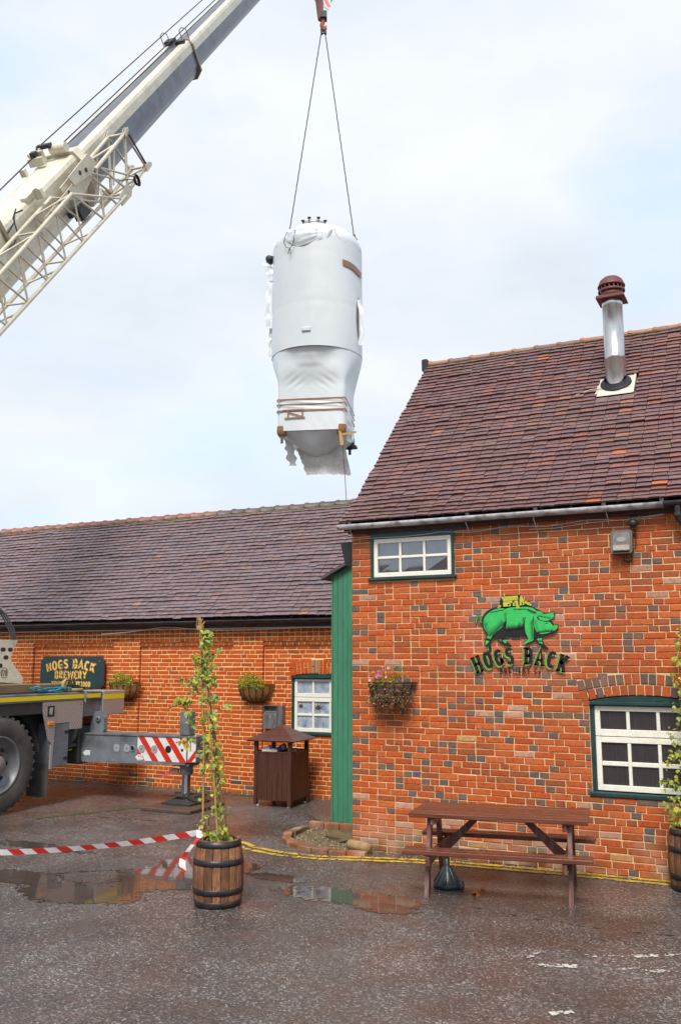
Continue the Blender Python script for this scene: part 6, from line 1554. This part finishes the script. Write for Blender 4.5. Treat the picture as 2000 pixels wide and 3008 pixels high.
# --- lattice fly jib stowed along the base section
jb_o, jb_i = .98, .52
def jlow(t): return -.235 - .030 * (t + 2)
def jup(t): return .44 + .012 * (t + 2)
def seg(mb, a, b, r): mb.tube([px(*a), px(*b)], r, 6)
q = MB()
for s in (jb_i, jb_o):
    seg(q, (-8, s, jlow(-8)), (3.55, s, jlow(3.55)), .036); seg(q, (-8, s, jup(-8)), (1.72, s, jup(1.72)), .036)
jib = q.build('lattice_jib', CRW, mc)
q = MB(); step = .78; t = -7.6; k = 0
while t < 1.6:
    for s in (jb_i, jb_o): seg(q, (t, s, jup(t)), (t + step / 2, s, jlow(t + step / 2)), .019); seg(q, (t + step / 2, s, jlow(t + step / 2)), (t + step, s, jup(min(t + step, 1.7))), .019)
    seg(q, (t, jb_i, jup(t)), (t + (step if k % 2 else 0), jb_o, jup(t)), .019); seg(q, (t + step / 2, jb_i, jlow(t)), (t + step / 2 + (step / 2 if k % 2 else 0), jb_o, jlow(t + step / 2)), .019)
    t += step; k += 1
for (a, b) in (((1.72, jb_o, jup(1.72)), (3.3, jb_o, jlow(3.3) + .05)), ((1.72, jb_i, jup(1.72)), (3.3, jb_i, jlow(3.3) + .05)), ((1.72, jb_o, jup(1.72)), (2.4, jb_o, jlow(2.4))), ((1.72, jb_i, jup(1.72)), (2.4, jb_i, jlow(2.4))), ((2.4, jb_o, jlow(2.4)), (2.75, jb_o, .12)), ((2.75, jb_o, .12), (3.1, jb_o, jlow(3.1)))): seg(q, a, b, .024)
q.build('jib_lacing', CRW, jib)
# jib head: hinge plates, tip frame
q = MB()
for s in (jb_i - .02, jb_o - .0):
    q.prism([(3.25, jlow(3.4) - .09), (3.75, jlow(3.6) - .10), (3.95, jlow(3.8) + .05), (3.7, jlow(3.6) + .16), (3.3, jlow(3.4) + .10)], s - .012, s + .012, 'y', 0, BMX)
q.prism([(2.05, .52), (3.1, .56), (3.45, .42), (3.3, .18), (2.7, .06), (2.1, .24)], .55, .575, 'y', 0, BMX); q.prism([(2.3, .60), (3.3, .66), (3.5, .40), (3.2, .30), (2.4, .40)], .66, .685, 'y', 0, BMX)
q.prism([(1.1, .36), (2.5, .42), (2.5, .26), (1.0, .20)], .60, .62, 'y', 0, BMX)
q.build('jib_hinge_plate', CRW, jib)
q = MB()
for (t_, u_) in ((1.35, .30), (1.75, .325), (2.2, .345)):
    q.prism([(t_ + .05 * math.cos(k * .6283), u_ + .05 * math.sin(k * .6283)) for k in range(10)], .6205, .6225, 'y', 0, BMX)
for (t_, u_) in ((2.75, .50), (3.0, .45)): q.prism([(t_ + .045 * math.cos(k * .6283), u_ + .045 * math.sin(k * .6283)) for k in range(10)], .6855, .70, 'y', 0, BMX)
q.build('plate_hole', CDARK, jib)
TIPU, TIPL = .52, -.34
q = MB()
for s in (jb_i + .04, jb_o - .02):
    seg(q, (3.6, s, jlow(3.6)), (4.9, s, TIPL), .034); seg(q, (2.9, s, .46), (4.55, s, TIPU), .038)
    seg(q, (4.55, s, TIPU), (4.86, s, TIPL + .05), .026); seg(q, (4.55, s, TIPU), (3.75, s, jlow(3.7) + .05), .030); seg(q, (3.1, s, .40), (3.75, s, jlow(3.7) + .05), .024); seg(q, (3.1, s, .40), (4.3, s, -.32), .022); seg(q, (3.9, s, .47), (3.3, s, -.05), .020)
for (a, b) in (((4.9, jb_i, TIPL), (4.9, jb_o, TIPL)), ((4.55, jb_i, TIPU), (4.55, jb_o, TIPU)), ((3.7, jb_i, jlow(3.7)), (3.7, jb_o, jlow(3.7))), ((3.7, jb_i, jlow(3.7)), (4.3, jb_o, TIPL)), ((3.4, jb_i, .46), (4.1, jb_o, .5)), ((4.3, jb_i, TIPL), (4.86, jb_o, TIPL))): seg(q, a, b, .026)
q.build('jib_tip_frame', CRW, jib)
q = MB()
for s in (jb_i + .02, jb_o):
    for ds in (-.03, .03): q.prism([(4.45, TIPU - .05), (4.68, TIPU + .02), (4.70, TIPU + .08), (4.6, TIPU + .09), (4.45, TIPU + .04)], s + ds - .008, s + ds + .008, 'y', 0, BMX); q.prism([(4.75, TIPL - .07), (5.05, TIPL - .06), (5.1, TIPL), (5.0, TIPL + .06), (4.75, TIPL + .06)], s + ds - .008, s + ds + .008, 'y', 0, BMX)
q.build('jib_lug', CRW, jib)
q = MB(); q.tube([px(4.58, jb_o + .05, TIPU - .04), px(4.80, jb_o + .05, TIPL + .1)], .022, 6); q.build('jib_strut', CDARK, jib)
q = MB()
for k in range(5): q.tube([px(4.1 + .09 * math.cos(a * .6), jb_o + .05 + .012 * k, TIPL + .02 + (.09 + .01 * k) * math.sin(a * .6)) for a in range(12)], .010, 5)
q.tube([px(3.6, jb_o, -.1), px(3.9, jb_o + .03, -.20), px(4.05, jb_o + .04, -.28)], .010, 5); q.build('coiled_wire', CABLE_K, jib)
q = MB(); q.box(2.3, 2.7, .42, .60, -.28, -.06, 0, BMX); q.box(2.1, 2.4, .42, .52, -.12, .0, 0, BMX); q.build('stowage_pin', CDARK, mc)
q = MB(); q.prism([(-1.5, -.10), (-.45, .16), (-.40, .06), (-1.3, -.28)], .43, .46, 'y', 0, BMX); q.box(-1.9, -1.2, .42, .5, -.30, -.16, 0, BMX); q.build('stowage_bracket', CRM, mc)
# timber baulks and rigging lying on the deck
OAK = wear_mat('weathered_timber', (.23, .155, .085), .75, 0, (.11, .08, .05), .7, 5, .3, 40, (6, .6, 6))
for k, (y0, y1, x0) in enumerate(((9.3, 10.62, -10.78), (10.66, 11.36, -10.76), (10.0, 11.1, -11.1))):
    q = MB(); q.bbox(x0, x0 + .26, y0, y1, 1.698, 1.835 - .008 * k, .012)
    tag(q.build('timber_block', OAK), ['long brown timber block on the crane deck under the white perforated plate', 'brown timber block on the crane deck behind the coiled strap', 'rear brown timber block on the crane deck partly hidden by the other two'][k], 'timber', 'timber blocks on the crane deck')
BROPE = plain('blue_rope', (.06, .30, .42), .6)
q = MB()
for k in range(5):
    pts = []; o = .03 * k
    for a in range(26): an = a * .27; pts.append((-10.42 + .05 * math.sin(an * 1.7 + k), 10.62 + .26 * math.cos(an) + .05 * k + .16 * (a / 26), 1.712 + .012 * k + .010 * math.sin(an * 2 + k) + (.06 * max(0, -math.cos(an)) if k < 2 else 0)))
    q.tube(pts, .0075, 5)
q.tube([(-10.42, 10.8, 1.712), (-10.40, 11.0, 1.708), (-10.44, 11.22, 1.706), (-10.5, 11.3, 1.706)], .0075, 5)
tag(q.build('rope_coil', BROPE), 'loose coil of light blue rope lying on the crane deck', 'rope')
STRAP = wear_mat('olive_webbing', (.34, .30, .11), .8, 0, (.20, .16, .06), .5, 14, .2, 60)
st = thing('ratchet_strap', 'olive webbing ratchet strap coiled at the end of the crane deck', 'strap', (-10.42, 11.3, 1.698))
q = MB()
for k in range(3):
    r_ = .06 + .018 * k; q.lathe([(r_, -.03), (r_ + .004, -.03), (r_ + .004, .03), (r_, .03)], 20, M=Matrix.Translation((-10.44, 11.19, 1.698 + r_ + .002)) @ Matrix.Rotation(R(90), 4, 'Y') @ Matrix.Rotation(.3 * k, 4, 'Z'))
q.lathe([(.10, 0), (.13, 0), (.13, .05), (.10, .05)], 20, (-10.42, 11.36, 1.70)); q.build('webbing', STRAP, st)
q = MB(); q.tube([(-10.40, 11.28, 1.77), (-10.38, 11.40, 1.76), (-10.37, 11.52, 1.75)], .022, 6); q.tube([(-10.42, 11.26, 1.80), (-10.39, 11.42, 1.785)], .014, 6); q.build('ratchet', CABLE_K, st)
q = MB(); q.grid(lambda u, v: (-10.37 + .085 * u, 11.50 + .12 * u + .03 * v, 1.745 - .04 * u), 6, 1); q.build('strap_tail', plain('brown_webbing', (.22, .08, .05), .7), st)
q = MB(); q.grid(lambda u, v: (XT + .012 + .004 * math.sin(v * 6), 11.44 + .045 * u, 1.70 - .17 * v), 2, 6)
tag(q.build('cloth_tie', plain('pale_blue_cloth', (.30, .42, .55), .7)), 'small pale blue cloth tie hanging over the yellow striped deck edge', 'cloth')
# ground pad under the jack
q = MB(); q.bbox(-8.84, -7.95, 11.12, 12.02, .0, .049, .008); tag(q.build('outrigger_pad', wear_mat('worn_pad_board', (.10, .062, .042), .5, 0, (.045, .04, .04), .8, 3, .2, 40)), 'flat square spreader board on the tarmac under the crane jack', 'spreader board')

# ------------------------------------------------------------------ the hanging tank, its slings and the hook block
TC = Vector((-14.753, 27.766, 0)); TQ, TN = Vector((.951, .309, 0)), Vector((.309, -.951, 0))
TM = Matrix(((TQ.x, TN.x, 0, TC.x), (TQ.y, TN.y, 0, TC.y), (0, 0, 1, 0), (0, 0, 0, 1)))      # local: u right, v toward the yard, z up
def wrap_mat():
    m, n, l, b = base_mat('white_wrapping')
    t = noise_node(n, l, .5, 4); r = ramp(n, l, t.outputs['Fac'], [(.35, (.60, .635, .65)), (.65, (.69, .71, .715))])
    l.new(r.outputs[0], b.inputs['Base Color']); b.inputs['Roughness'].default_value = .33; b.inputs['Specular IOR Level'].default_value = .55
    t2 = noise_node(n, l, 1.3, 3, stretch=(1.6, 1.6, .5)); t2.inputs['Distortion'].default_value = 1.2
    bump(n, l, b, t2.outputs['Fac'], .10, .05)
    return m
WRAP = wrap_mat()
WRAPG = wear_mat('grey_torn_wrapping', (0.60, 0.565, 0.53), 0.6, 0, (0.48, 0.44, 0.41), 0.6, 2, 0.15, 8)
BTAPE = wear_mat('brown_parcel_tape', (0.30, 0.14, 0.065), 0.35, 0, (0.18, 0.08, 0.04), 0.6, 20, 0.05, 40)
tk = thing('wrapped_tank', 'tall brewery tank in white wrapping and brown tape hanging in mid air', 'tank', (TC.x, TC.y, 9.8))
RT = 1.64
q = MB()
def shell(u, v):
    a = 2 * math.pi * u; z = 12.92 + (17.0 - 12.92) * v
    r_ = RT + .006 * noise.noise((math.cos(a) * 2, math.sin(a) * 2, z * .8)) + .003 * noise.noise((math.cos(a) * 6, math.sin(a) * 6, z * 1.6)) - .012 * math.exp(-((z - 14.55) / .05) ** 2) - .008 * math.exp(-((z - 16.4) / .05) ** 2)
    return TM @ Vector((r_ * math.cos(a), r_ * math.sin(a), z))
q.grid(shell, 96, 44); q.build('shell', WRAP, tk)
q = MB()
def dome(u, v):
    a = 2 * math.pi * u; r_ = RT * math.cos(v * math.pi / 2) ** .62; z = 17.0 + .86 * math.sin(v * math.pi / 2) ** 1.25
    w = .05 * noise.noise((math.cos(a) * 3 * r_, math.sin(a) * 3 * r_, 4)) * (1 - v) * v * 4
    return TM @ Vector((r_ * math.cos(a), r_ * math.sin(a), z + w))
q.grid(dome, 72, 18); q.build('dome', WRAP, tk)
# loose folds of wrapping over the shoulder
def fold(name, a0, a1, z0, r0, drop, out, seed, mat_=WRAP):
    q = MB()
    def f(u, v):
        a = R(a0 + (a1 - a0) * u); n_ = noise.noise((u * 5, v * 2, seed)); n2 = noise.noise((u * 13, v * 5, seed + 3)); edge = 1 - .35 * noise.noise((u * 6, 0, seed + 7)) if v > .9 else 1
        r_ = r0 + out * math.sin(v * math.pi * .85) + .05 * n_ + .02 * n2 + .02; z = z0 - drop * v * edge * (math.sin(math.pi * u) ** .5 * .8 + .2) + .05 * n_
        rr = r_ - (0 if v > .3 else .55 * (1 - v / .3) ** 1.3); return TM @ Vector((rr * math.cos(a), rr * math.sin(a), z + (.34 * (1 - v / .3) if v < .3 else 0)))
    q.grid(f, 40, 14); q.build(name, mat_, tk)
fold('loose_fold', 95, 62, 17.30, 1.55, .62, .10, 2); fold('loose_fold', 58, 8, 17.30, 1.52, .75, .10, 5); fold('loose_fold', 158, 112, 17.30, 1.52, .62, .10, 9)
q = MB()
def patch(u, v):
    a = R(120 - 40 * u); n_ = noise.noise((u * 4, v * 4, 21)); r_ = RT + .03 + .10 * math.sin(math.pi * u) * math.sin(math.pi * v) + .05 * n_
    return TM @ Vector((r_ * math.cos(a), r_ * math.sin(a), 17.22 - .62 * v * (.55 + .45 * math.sin(math.pi * u)) + .03 * n_))
q.grid(patch, 24, 16); q.build('loose_fold', WRAP, tk)
q = MB(); pts = [(118, 17.20), (122, 17.0), (123, 16.8), (119, 16.62), (114, 16.55), (110, 16.66), (108.5, 16.9), (107, 17.2)]
q.tube([TM @ Vector(((RT + .11) * math.cos(R(a)), (RT + .11) * math.sin(R(a)), z)) for a, z in pts], .012, 5)
for (da, dz) in ((2, -.22), (-2, -.24), (.3, -.1)): q.tube([TM @ Vector(((RT + .12) * math.cos(R(114)), (RT + .12) * math.sin(R(114)), 16.56)), TM @ Vector(((RT + .13) * math.cos(R(114 + da)), (RT + .13) * math.sin(R(114 + da)), 16.56 + dz))], .013, 5)
q.build('black_cord', CABLE_K, tk)
# manway ring with its clamps
MX = TM @ Matrix.Translation((-.05, .45, 17.76))
q = MB(); q.lathe([(.42, -.15), (.42, .10), (.45, .10), (.45, .18), (.40, .18), (.0, .18)], 32, M=MX); mw = q.build('manway', STEEL, tk)
for k in range(8):
    a = 2 * math.pi * k / 8 + .25; q = MB(); K = MX @ Matrix.Translation((.44 * math.cos(a), .44 * math.sin(a), 0)); q.lathe([(.02, .05), (.02, .26)], 8, M=K); q.lathe([(.0, .24), (.05, .245), (.07, .26), (.07, .285), (.0, .29)], 10, M=K); q.build('clamp_knob', CDARK, mw)
# skirt frame: wrapped square below the round shell
HS = 1.205
def sq(a, h, rnd_):
    c, s = math.cos(a), math.sin(a); p = 2 / max(.02, rnd_)
    k = (abs(c) ** p + abs(s) ** p) ** (-1 / p); return c * k * h, s * k * h
q = MB()
def skirt(u, v):
    a = 2 * math.pi * u - math.pi / 4
    z = 12.935 - (12.935 - 10.02) * v
    m = min(1, max(0, (v - .0) / .46)); m = m * m * (3 - 2 * m)
    x, y = sq(a, 1.625 * (1 - m) + HS * m, 1 - m * .86)
    n_ = noise.noise((x * 1.2, y * 1.2, z * .9)); n2 = noise.noise((x * 5 + z * 3, y * 5, z * 1.5))
    k = 1 + .006 * n_ + .004 * n2
    # belly of the cone pushing the wrap out on the yard side
    if y > .5: y -= .17 * math.exp(-((z - 12.60) / .40) ** 2) * math.exp(-(x / .95) ** 4)
    if y > .5:
        y += .045 * math.exp(-((z - 12.52) / .22) ** 4 - ((x + .02) / .42) ** 4)
        for (cx_, sl) in ((-.72, -1), (.72, 1)): y += .012 * math.sin(22 * ((x - cx_) * sl * .8 + (z - 11.75))) * math.exp(-((x - cx_ * .8) / .30) ** 2 - ((z - 11.78) / .24) ** 2)
        y += .014 * math.sin(30 * (z - 10.95) + 4 * x) * math.exp(-((z - 10.93) / .16) ** 2)
    return TM @ Vector((x * k, y * k, z))
q.grid(skirt, 180, 110); q.build('skirt', WRAP, tk)
q = MB(); q.bbox(-.26, .06, 1.60, 1.70, 13.42, 13.58, .03, 0, TM); q.build('socket_bulge', WRAP, tk)
q = MB()
def cone(u, v): a = 2 * math.pi * u; r_ = 1.55 * (1 - v) + .3 * v; return TM @ Vector((r_ * math.cos(a), r_ * math.sin(a), 12.96 - 1.2 * v))
q.grid(cone, 40, 6); q.build('cone', WRAP, tk)
# pouch of wrapping under the frame
q = MB()
def pouch(u, v):
    x = HS * (2 * u - 1); y = HS * (1 - 1.7 * v); sag = math.sin(math.pi * u) ** 1.1
    z = 10.04 - (.12 * v + .66 * math.sin(min(1, v * 2.6) * math.pi / 2)) * (1 - abs(2 * u - 1) ** 1.25) + .03 * noise.noise((u * 7, v * 4, 3)) + .025 * math.sin((u - .5) * 26) * math.exp(-v * 5) * (abs(u - .5) < .42)
    return TM @ Vector((x, y - .05 * sag, z))
q.grid(pouch, 44, 22); q.build('pouch', WRAP, tk)
q = MB()
def rag(u, v):
    x = -.80 + 1.75 * u + .45 * v * (1 - u) + .28 * v * u; rg = 1 + .05 * noise.noise((u * 9, 0, 2)) + .03 * noise.noise((u * 30, 0, 5))
    z = 9.85 - 1.18 * v * rg + .10 * u * (1 - v); y = -.05 + .10 * math.sin(u * 5) + .12 * noise.noise((u * 3, v * 3, 8)) + .1 * v
    return TM @ Vector((x + .05 * noise.noise((v * 8, u * 2, 1)) * (1 - u), y, z))
q.grid(rag, 44, 30); q.build('torn_sheet', WRAPG, tk)
def strip(name, path, w, seed, mat_=WRAP, sideways=(1, 0, 0)):
    q = MB(); P = [Vector(p) for p in path]; sd = Vector(sideways)
    def f(u, v):
        k = v * (len(P) - 1); i = min(int(k), len(P) - 2); p = P[i].lerp(P[i + 1], k - i); ww = w * (1 + .5 * noise.noise((v * 7, 0, seed)))
        return TM @ (p + sd * ((u - .5) * ww) + Vector((.05 * noise.noise((v * 6, u, seed)), .05 * noise.noise((v * 5, u * 3, seed + 2)), 0)))
    q.grid(f, 4, 24); q.build(name, mat_, tk)
strip('torn_strip', [(-1.72, .2, 16.0), (-1.80, .25, 15.4), (-1.80, .3, 14.8), (-1.76, .3, 14.2)], .17, 3); strip('torn_strip', [(-1.70, .1, 14.2), (-1.73, .1, 13.7), (-1.70, .1, 13.1)], .12, 6)
strip('torn_strip', [(-1.66, .3, 16.75), (-1.85, .35, 16.62), (-1.75, .35, 16.4), (-1.66, .35, 16.1)], .28, 8); strip('torn_strip', [(1.62, .6, 14.9), (1.70, .6, 14.3), (1.72, .6, 13.7), (1.66, .6, 13.2)], .14, 12)
strip('torn_strip', [(-.95, .3, 10.1), (-.92, .3, 9.6), (-.80, .3, 8.98)], .30, 15, WRAPG); strip('torn_strip', [(-.45, -.9, 10.1), (-.42, -.9, 9.7), (-.4, -.9, 9.3)], .5, 18, WRAPG); strip('torn_strip', [(1.2, .9, 10.9), (1.26, .7, 10.3), (1.24, .4, 9.75)], .35, 23, WRAP, (.4, -.9, 0))
q = MB()
for (a, z0, z1) in ((R(176), 15.9, 14.5), (R(174), 14.5, 13.2)):
    q.grid(lambda u, v, a=a, z0=z0, z1=z1: TM @ Vector(((RT + .022) * math.cos(a - .035 * math.sin(math.pi * v) * u), (RT + .022) * math.sin(a - .035 * math.sin(math.pi * v) * u), z0 + (z1 - z0) * v)), 2, 12)
q.grid(lambda u, v: TM @ Vector(((RT + .022) * math.cos(R(17) + .10 * math.sin(math.pi * v) * u), (RT + .022) * math.sin(R(17) + .10 * math.sin(math.pi * v) * u), 15.1 - 1.75 * v)), 3, 14)
q.build('tear', wear_mat('tear_brown', (.16, .07, .05), .5, 0, (.3, .15, .12), .6, 5, .1, 20), tk)
q = MB(); q.lathe([(.0, -.02), (.17, 0), (.12, .22), (.05, .28), (0, .28)], 12, M=TM @ Matrix.Translation((-1.62, .35, 16.72)) @ Matrix.Rotation(R(-60), 4, 'Y')); q.build('pipe_stub', BTAPE if False else CDARK, tk)
# parcel tape
def tape_line(name, pts, w):
    q = MB(); P = [Vector(p) for p in pts]
    for a, b in zip(P[:-1], P[1:]): q.add([TM @ (a + Vector((0, 0, -w / 2))), TM @ (b + Vector((0, 0, -w / 2))), TM @ (b + Vector((0, 0, w / 2))), TM @ (a + Vector((0, 0, w / 2)))], [(0, 1, 2, 3)])
    q.build(name, BTAPE, tk)
for (z, w) in ((11.13, .055), (10.95, .052), (10.72, .07)):
    h = HS + .012; c = .05
    tape_line('tape_band', [(-h, .2, z), (-h, h - c, z), (-h + c, h, z), (-.4, h + .005, z + jit(.01)), (.4, h + .005, z), (h - c, h, z), (h, h - c, z), (h, -h + c, z), (h - c, -h, z), (-h + c, -h, z), (-h, -h + c, z), (-h, .2, z)], w)
for (p0, p1, w) in (((-.80, 10.60), (-.80, 10.72), 0), ):
    pass
def tape_bar(x0, z0, x1, z1, w, lift):
    d = Vector((x1 - x0, z1 - z0)).normalized(); n_ = Vector((-d.y, d.x)) * w / 2; y = HS + .034 + lift
    q = MB(); q.add([TM @ Vector((x0 + n_.x, y, z0 + n_.y)), TM @ Vector((x0 - n_.x, y, z0 - n_.y)), TM @ Vector((x1 - n_.x, y, z1 - n_.y)), TM @ Vector((x1 + n_.x, y, z1 + n_.y))], [(0, 1, 2, 3)]); q.build('tape_bar', BTAPE, tk)
tape_bar(-.92, 10.45, -.20, 10.47, .055, .004); tape_bar(-.80, 10.46, -.80, 10.72, .05, .006); tape_bar(-.29, 10.46, -.29, 10.74, .05, .006); tape_bar(-.78, 10.66, -.30, 10.50, .05, .008); tape_bar(-1.0, 10.745, -.24, 10.745, .05, .004)
q = MB()
q.grid(lambda u, v: TM @ Vector(((RT + .035) * math.cos(R(48 - 40 * u)), (RT + .035) * math.sin(R(48 - 40 * u)), 16.18 + .02 * math.sin(u * 6) - .23 * v - .10 * u)), 18, 2); q.build('tape_patch', BTAPE, tk)
# feet
for (sx, sy, wrapped) in ((-1, 1, True), (1, 1, True), (-.68, -1, False), (1, -1, False)):
    cx, cy = sx * (HS - .16), sy * (HS - .16); q = MB()
    q.lathe([(.0, -.07), (.10, -.06), (.165, .03), (.185, .12), (.18, .30)], 14, M=TM @ Matrix.Translation((cx, cy, 9.90))); ft = q.build('foot', BTAPE if wrapped else CDARK, tk)
    q = MB(); q.lathe([(.0, -.30), (.05, -.30), (.05, -.02)], 8, M=TM @ Matrix.Translation((cx, cy, 9.92))); q.lathe([(0, -.1), (.10, -.09), (.10, -.05)], 8, M=TM @ Matrix.Translation((cx, cy, 9.90))); q.build('levelling_bolt', STEEL if wrapped else CDARK, ft)
    if not wrapped:
        q = MB(); q.lathe([(.16, 0), (.16, .75)], 12, M=TM @ Matrix.Translation((cx, cy, 9.95))); q.build('leg', WRAPG, tk)
        q = MB(); q.box(cx - .26, cx + .26, cy - .2, cy + .2, 9.86, 9.93, 0, TM); q.build('foot_plate', CDARK, tk)
q = MB(); q.add([TM @ Vector(p) for p in ((.98, HS + .05, 9.95), (1.08, HS + .05, 9.90), (1.16, HS + .06, 9.45), (1.04, HS + .06, 9.42))], [(0, 1, 2, 3)]); q.add([TM @ Vector(p) for p in ((1.10, HS + .04, 9.86), (1.55, HS - .3, 10.0), (1.55, HS - .3, 9.93), (1.12, HS + .04, 9.79))], [(0, 1, 2, 3)]); q.build('tape_tail', wear_mat('yellow_tape_tail', (.50, .30, .06), .5, 0, (.3, .15, .05), .5, 9, .05, 30), tk)
# slings, hook, tag line
HK = Vector((TC.x, TC.y, 0)) + Vector((.883, .469, 0)) * .18
def chain(name, label, a, b, eye):
    t = thing(name, label, 'sling', (b.x, b.y, b.z), 0, 'wire slings from hook to tank')
    q = MB(); N = 60; P = [a.lerp(b, k / N) for k in range(N + 1)]; q.tube([p + Vector((.006 * math.sin(k * 2.1), .006 * math.cos(k * 2.1), 0)) for k, p in enumerate(P)], .019, 6); q.build('wire', CABLE_K, t)
    if eye:
        q = MB(); d = (a - b).normalized(); q.lathe([(.05, 0), (.05, .12)], 8, b + Vector((0, 0, .0))); q.tube([b + Vector((.10 * math.cos(k * .5236), .05 * math.sin(k * .5236), -.10 + .10 * math.sin(k * .5236))) for k in range(12)], .028, 6, closed=True); q.build('eye_bolt', wear_mat('rusty_eye', (.20, .11, .06), .6, .3, (.1, .05, .03), .5, 9, .1, 30), t)
    q = MB(); q.tube([a + Vector((0, 0, .10)), a + Vector((.02, 0, -.12))], .05, 8); q.build('ferrule', CDARK, t)
SA = HK + Vector((0, 0, 26.18))
chain('lifting_sling', 'left wire lifting sling running from the red hook to the tank shoulder', SA + Vector((-.06, -.03, 0)), TM @ Vector((-1.12, .1, 17.45)), False)
chain('lifting_sling', 'right wire lifting sling ending in an eye bolt on the tank shoulder', SA + Vector((.06, .03, 0)), TM @ Vector((1.38, .1, 17.52)), True)
hb = thing('hook_block', 'red crane hook block with white diagonal stripes above the hanging tank', 'hook block', (HK.x, HK.y, 26.2), R(26.44))
HR = wear_mat('hook_red', (.20, .035, .03), .5, 0, (.10, .03, .03), .6, 5, .05, 30); HW = plain('hook_white', (.68, .66, .62), .5); HO = wear_mat('hook_orange', (.42, .085, .04), .45, .2, (.15, .04, .03), .6, 8, .05, 30)
def hpart(name, q, mat_): return q.build(name, mat_, hb, world=False)
z0 = .75
q = MB(); q.prism([(-.30, 1.9), (-.30, .95), (-.24, .42), (-.20, .22), (-.08, .15), (0, .25), (0, 1.9)], -.03, .17, 'y'); hpart('cheek_plate', q, HR)
q = MB(); q.prism([(-.08, 1.95), (.30, 1.95), (.31, .86), (.22, .38), (.03, .52), (-.02, .9)], -.24, -.20, 'y'); cp = hpart('striped_cheek', q, HW)
def stripe(x):
    pl = [(x, 1.9), (x + .13, 1.9), (x + .13 + .62, .5), (x + .62, .5)]
    pl = clipx(clipx(pl, -.02, True), .295, False)
    lim = []
    for (a, b) in pl: lim.append((a, max(b, .52 - max(0, a) * .65 + .02)))
    return lim
for k in range(5):
    pl = stripe(-.72 + k * .27)
    if len(pl) > 2:
        q = MB(); q.prism(pl, -.245, -.2405, 'y'); hpart('red_stripe', q, SRED)
q = MB(); q.lathe([(.0, -.2), (.36, -.2), (.36, -.15), (.30, -.1), (.36, -.05), (.36, .0), (.0, .0)], 28, M=Matrix.Translation((0, 0, 1.25)) @ Matrix.Rotation(R(90), 4, 'X')); hpart('sheave', q, CDARK)
q = MB(); q.box(-.12, .14, -.16, .16, .16, .42); hpart('trunnion', q, CDARK)
q = MB(); q.tube([(0, 0, .35), (0, 0, .05), (-.045, 0, -.10), (-.03, 0, -.24), (.03, 0, -.30), (.09, 0, -.25), (.10, 0, -.12)], [.07, .075, .08, .075, .07, .06, .03], 12); hpart('hook', q, HO)
q = MB(); q.tube([(.05 * math.cos(k * .5236), .0, -.20 + .0 + .16 * math.sin(k * .5236) - .10) for k in range(12)], .022, 6, closed=True); q.tube([(-.09 + .03 * math.cos(k * .6283), 0, -.10 + .1 * math.sin(k * .6283)) for k in range(10)], .012, 5, closed=True); q.tube([(-.06, 0, -.42), (0, 0, -.34), (.06, 0, -.42), (.10, 0, -.33)], .03, 6); hpart('master_link', q, CABLE_K)
hb.location.z = 26.55
for dx in (-.13, .12):
    q = MB(); q.tube([(dx, .0, 1.2), (dx * .8, .1, 5.2)], .014, 6); hpart('hoist_rope', q, CABLE_K)
tl = MB(); tl.tube([TM @ Vector((1.12, HS + .05, 9.42)), TM @ Vector((1.16, HS - .2, 8.4)), TM @ Vector((1.20, HS - .5, 7.0)), TM @ Vector((1.2, HS - .6, 1.0))], .012, 5)
tag(tl.build('tag_line', plain('tag_line_cord', (.05, .07, .06), .6)), 'thin dark tag line hanging from the tank foot down behind the roof', 'rope')
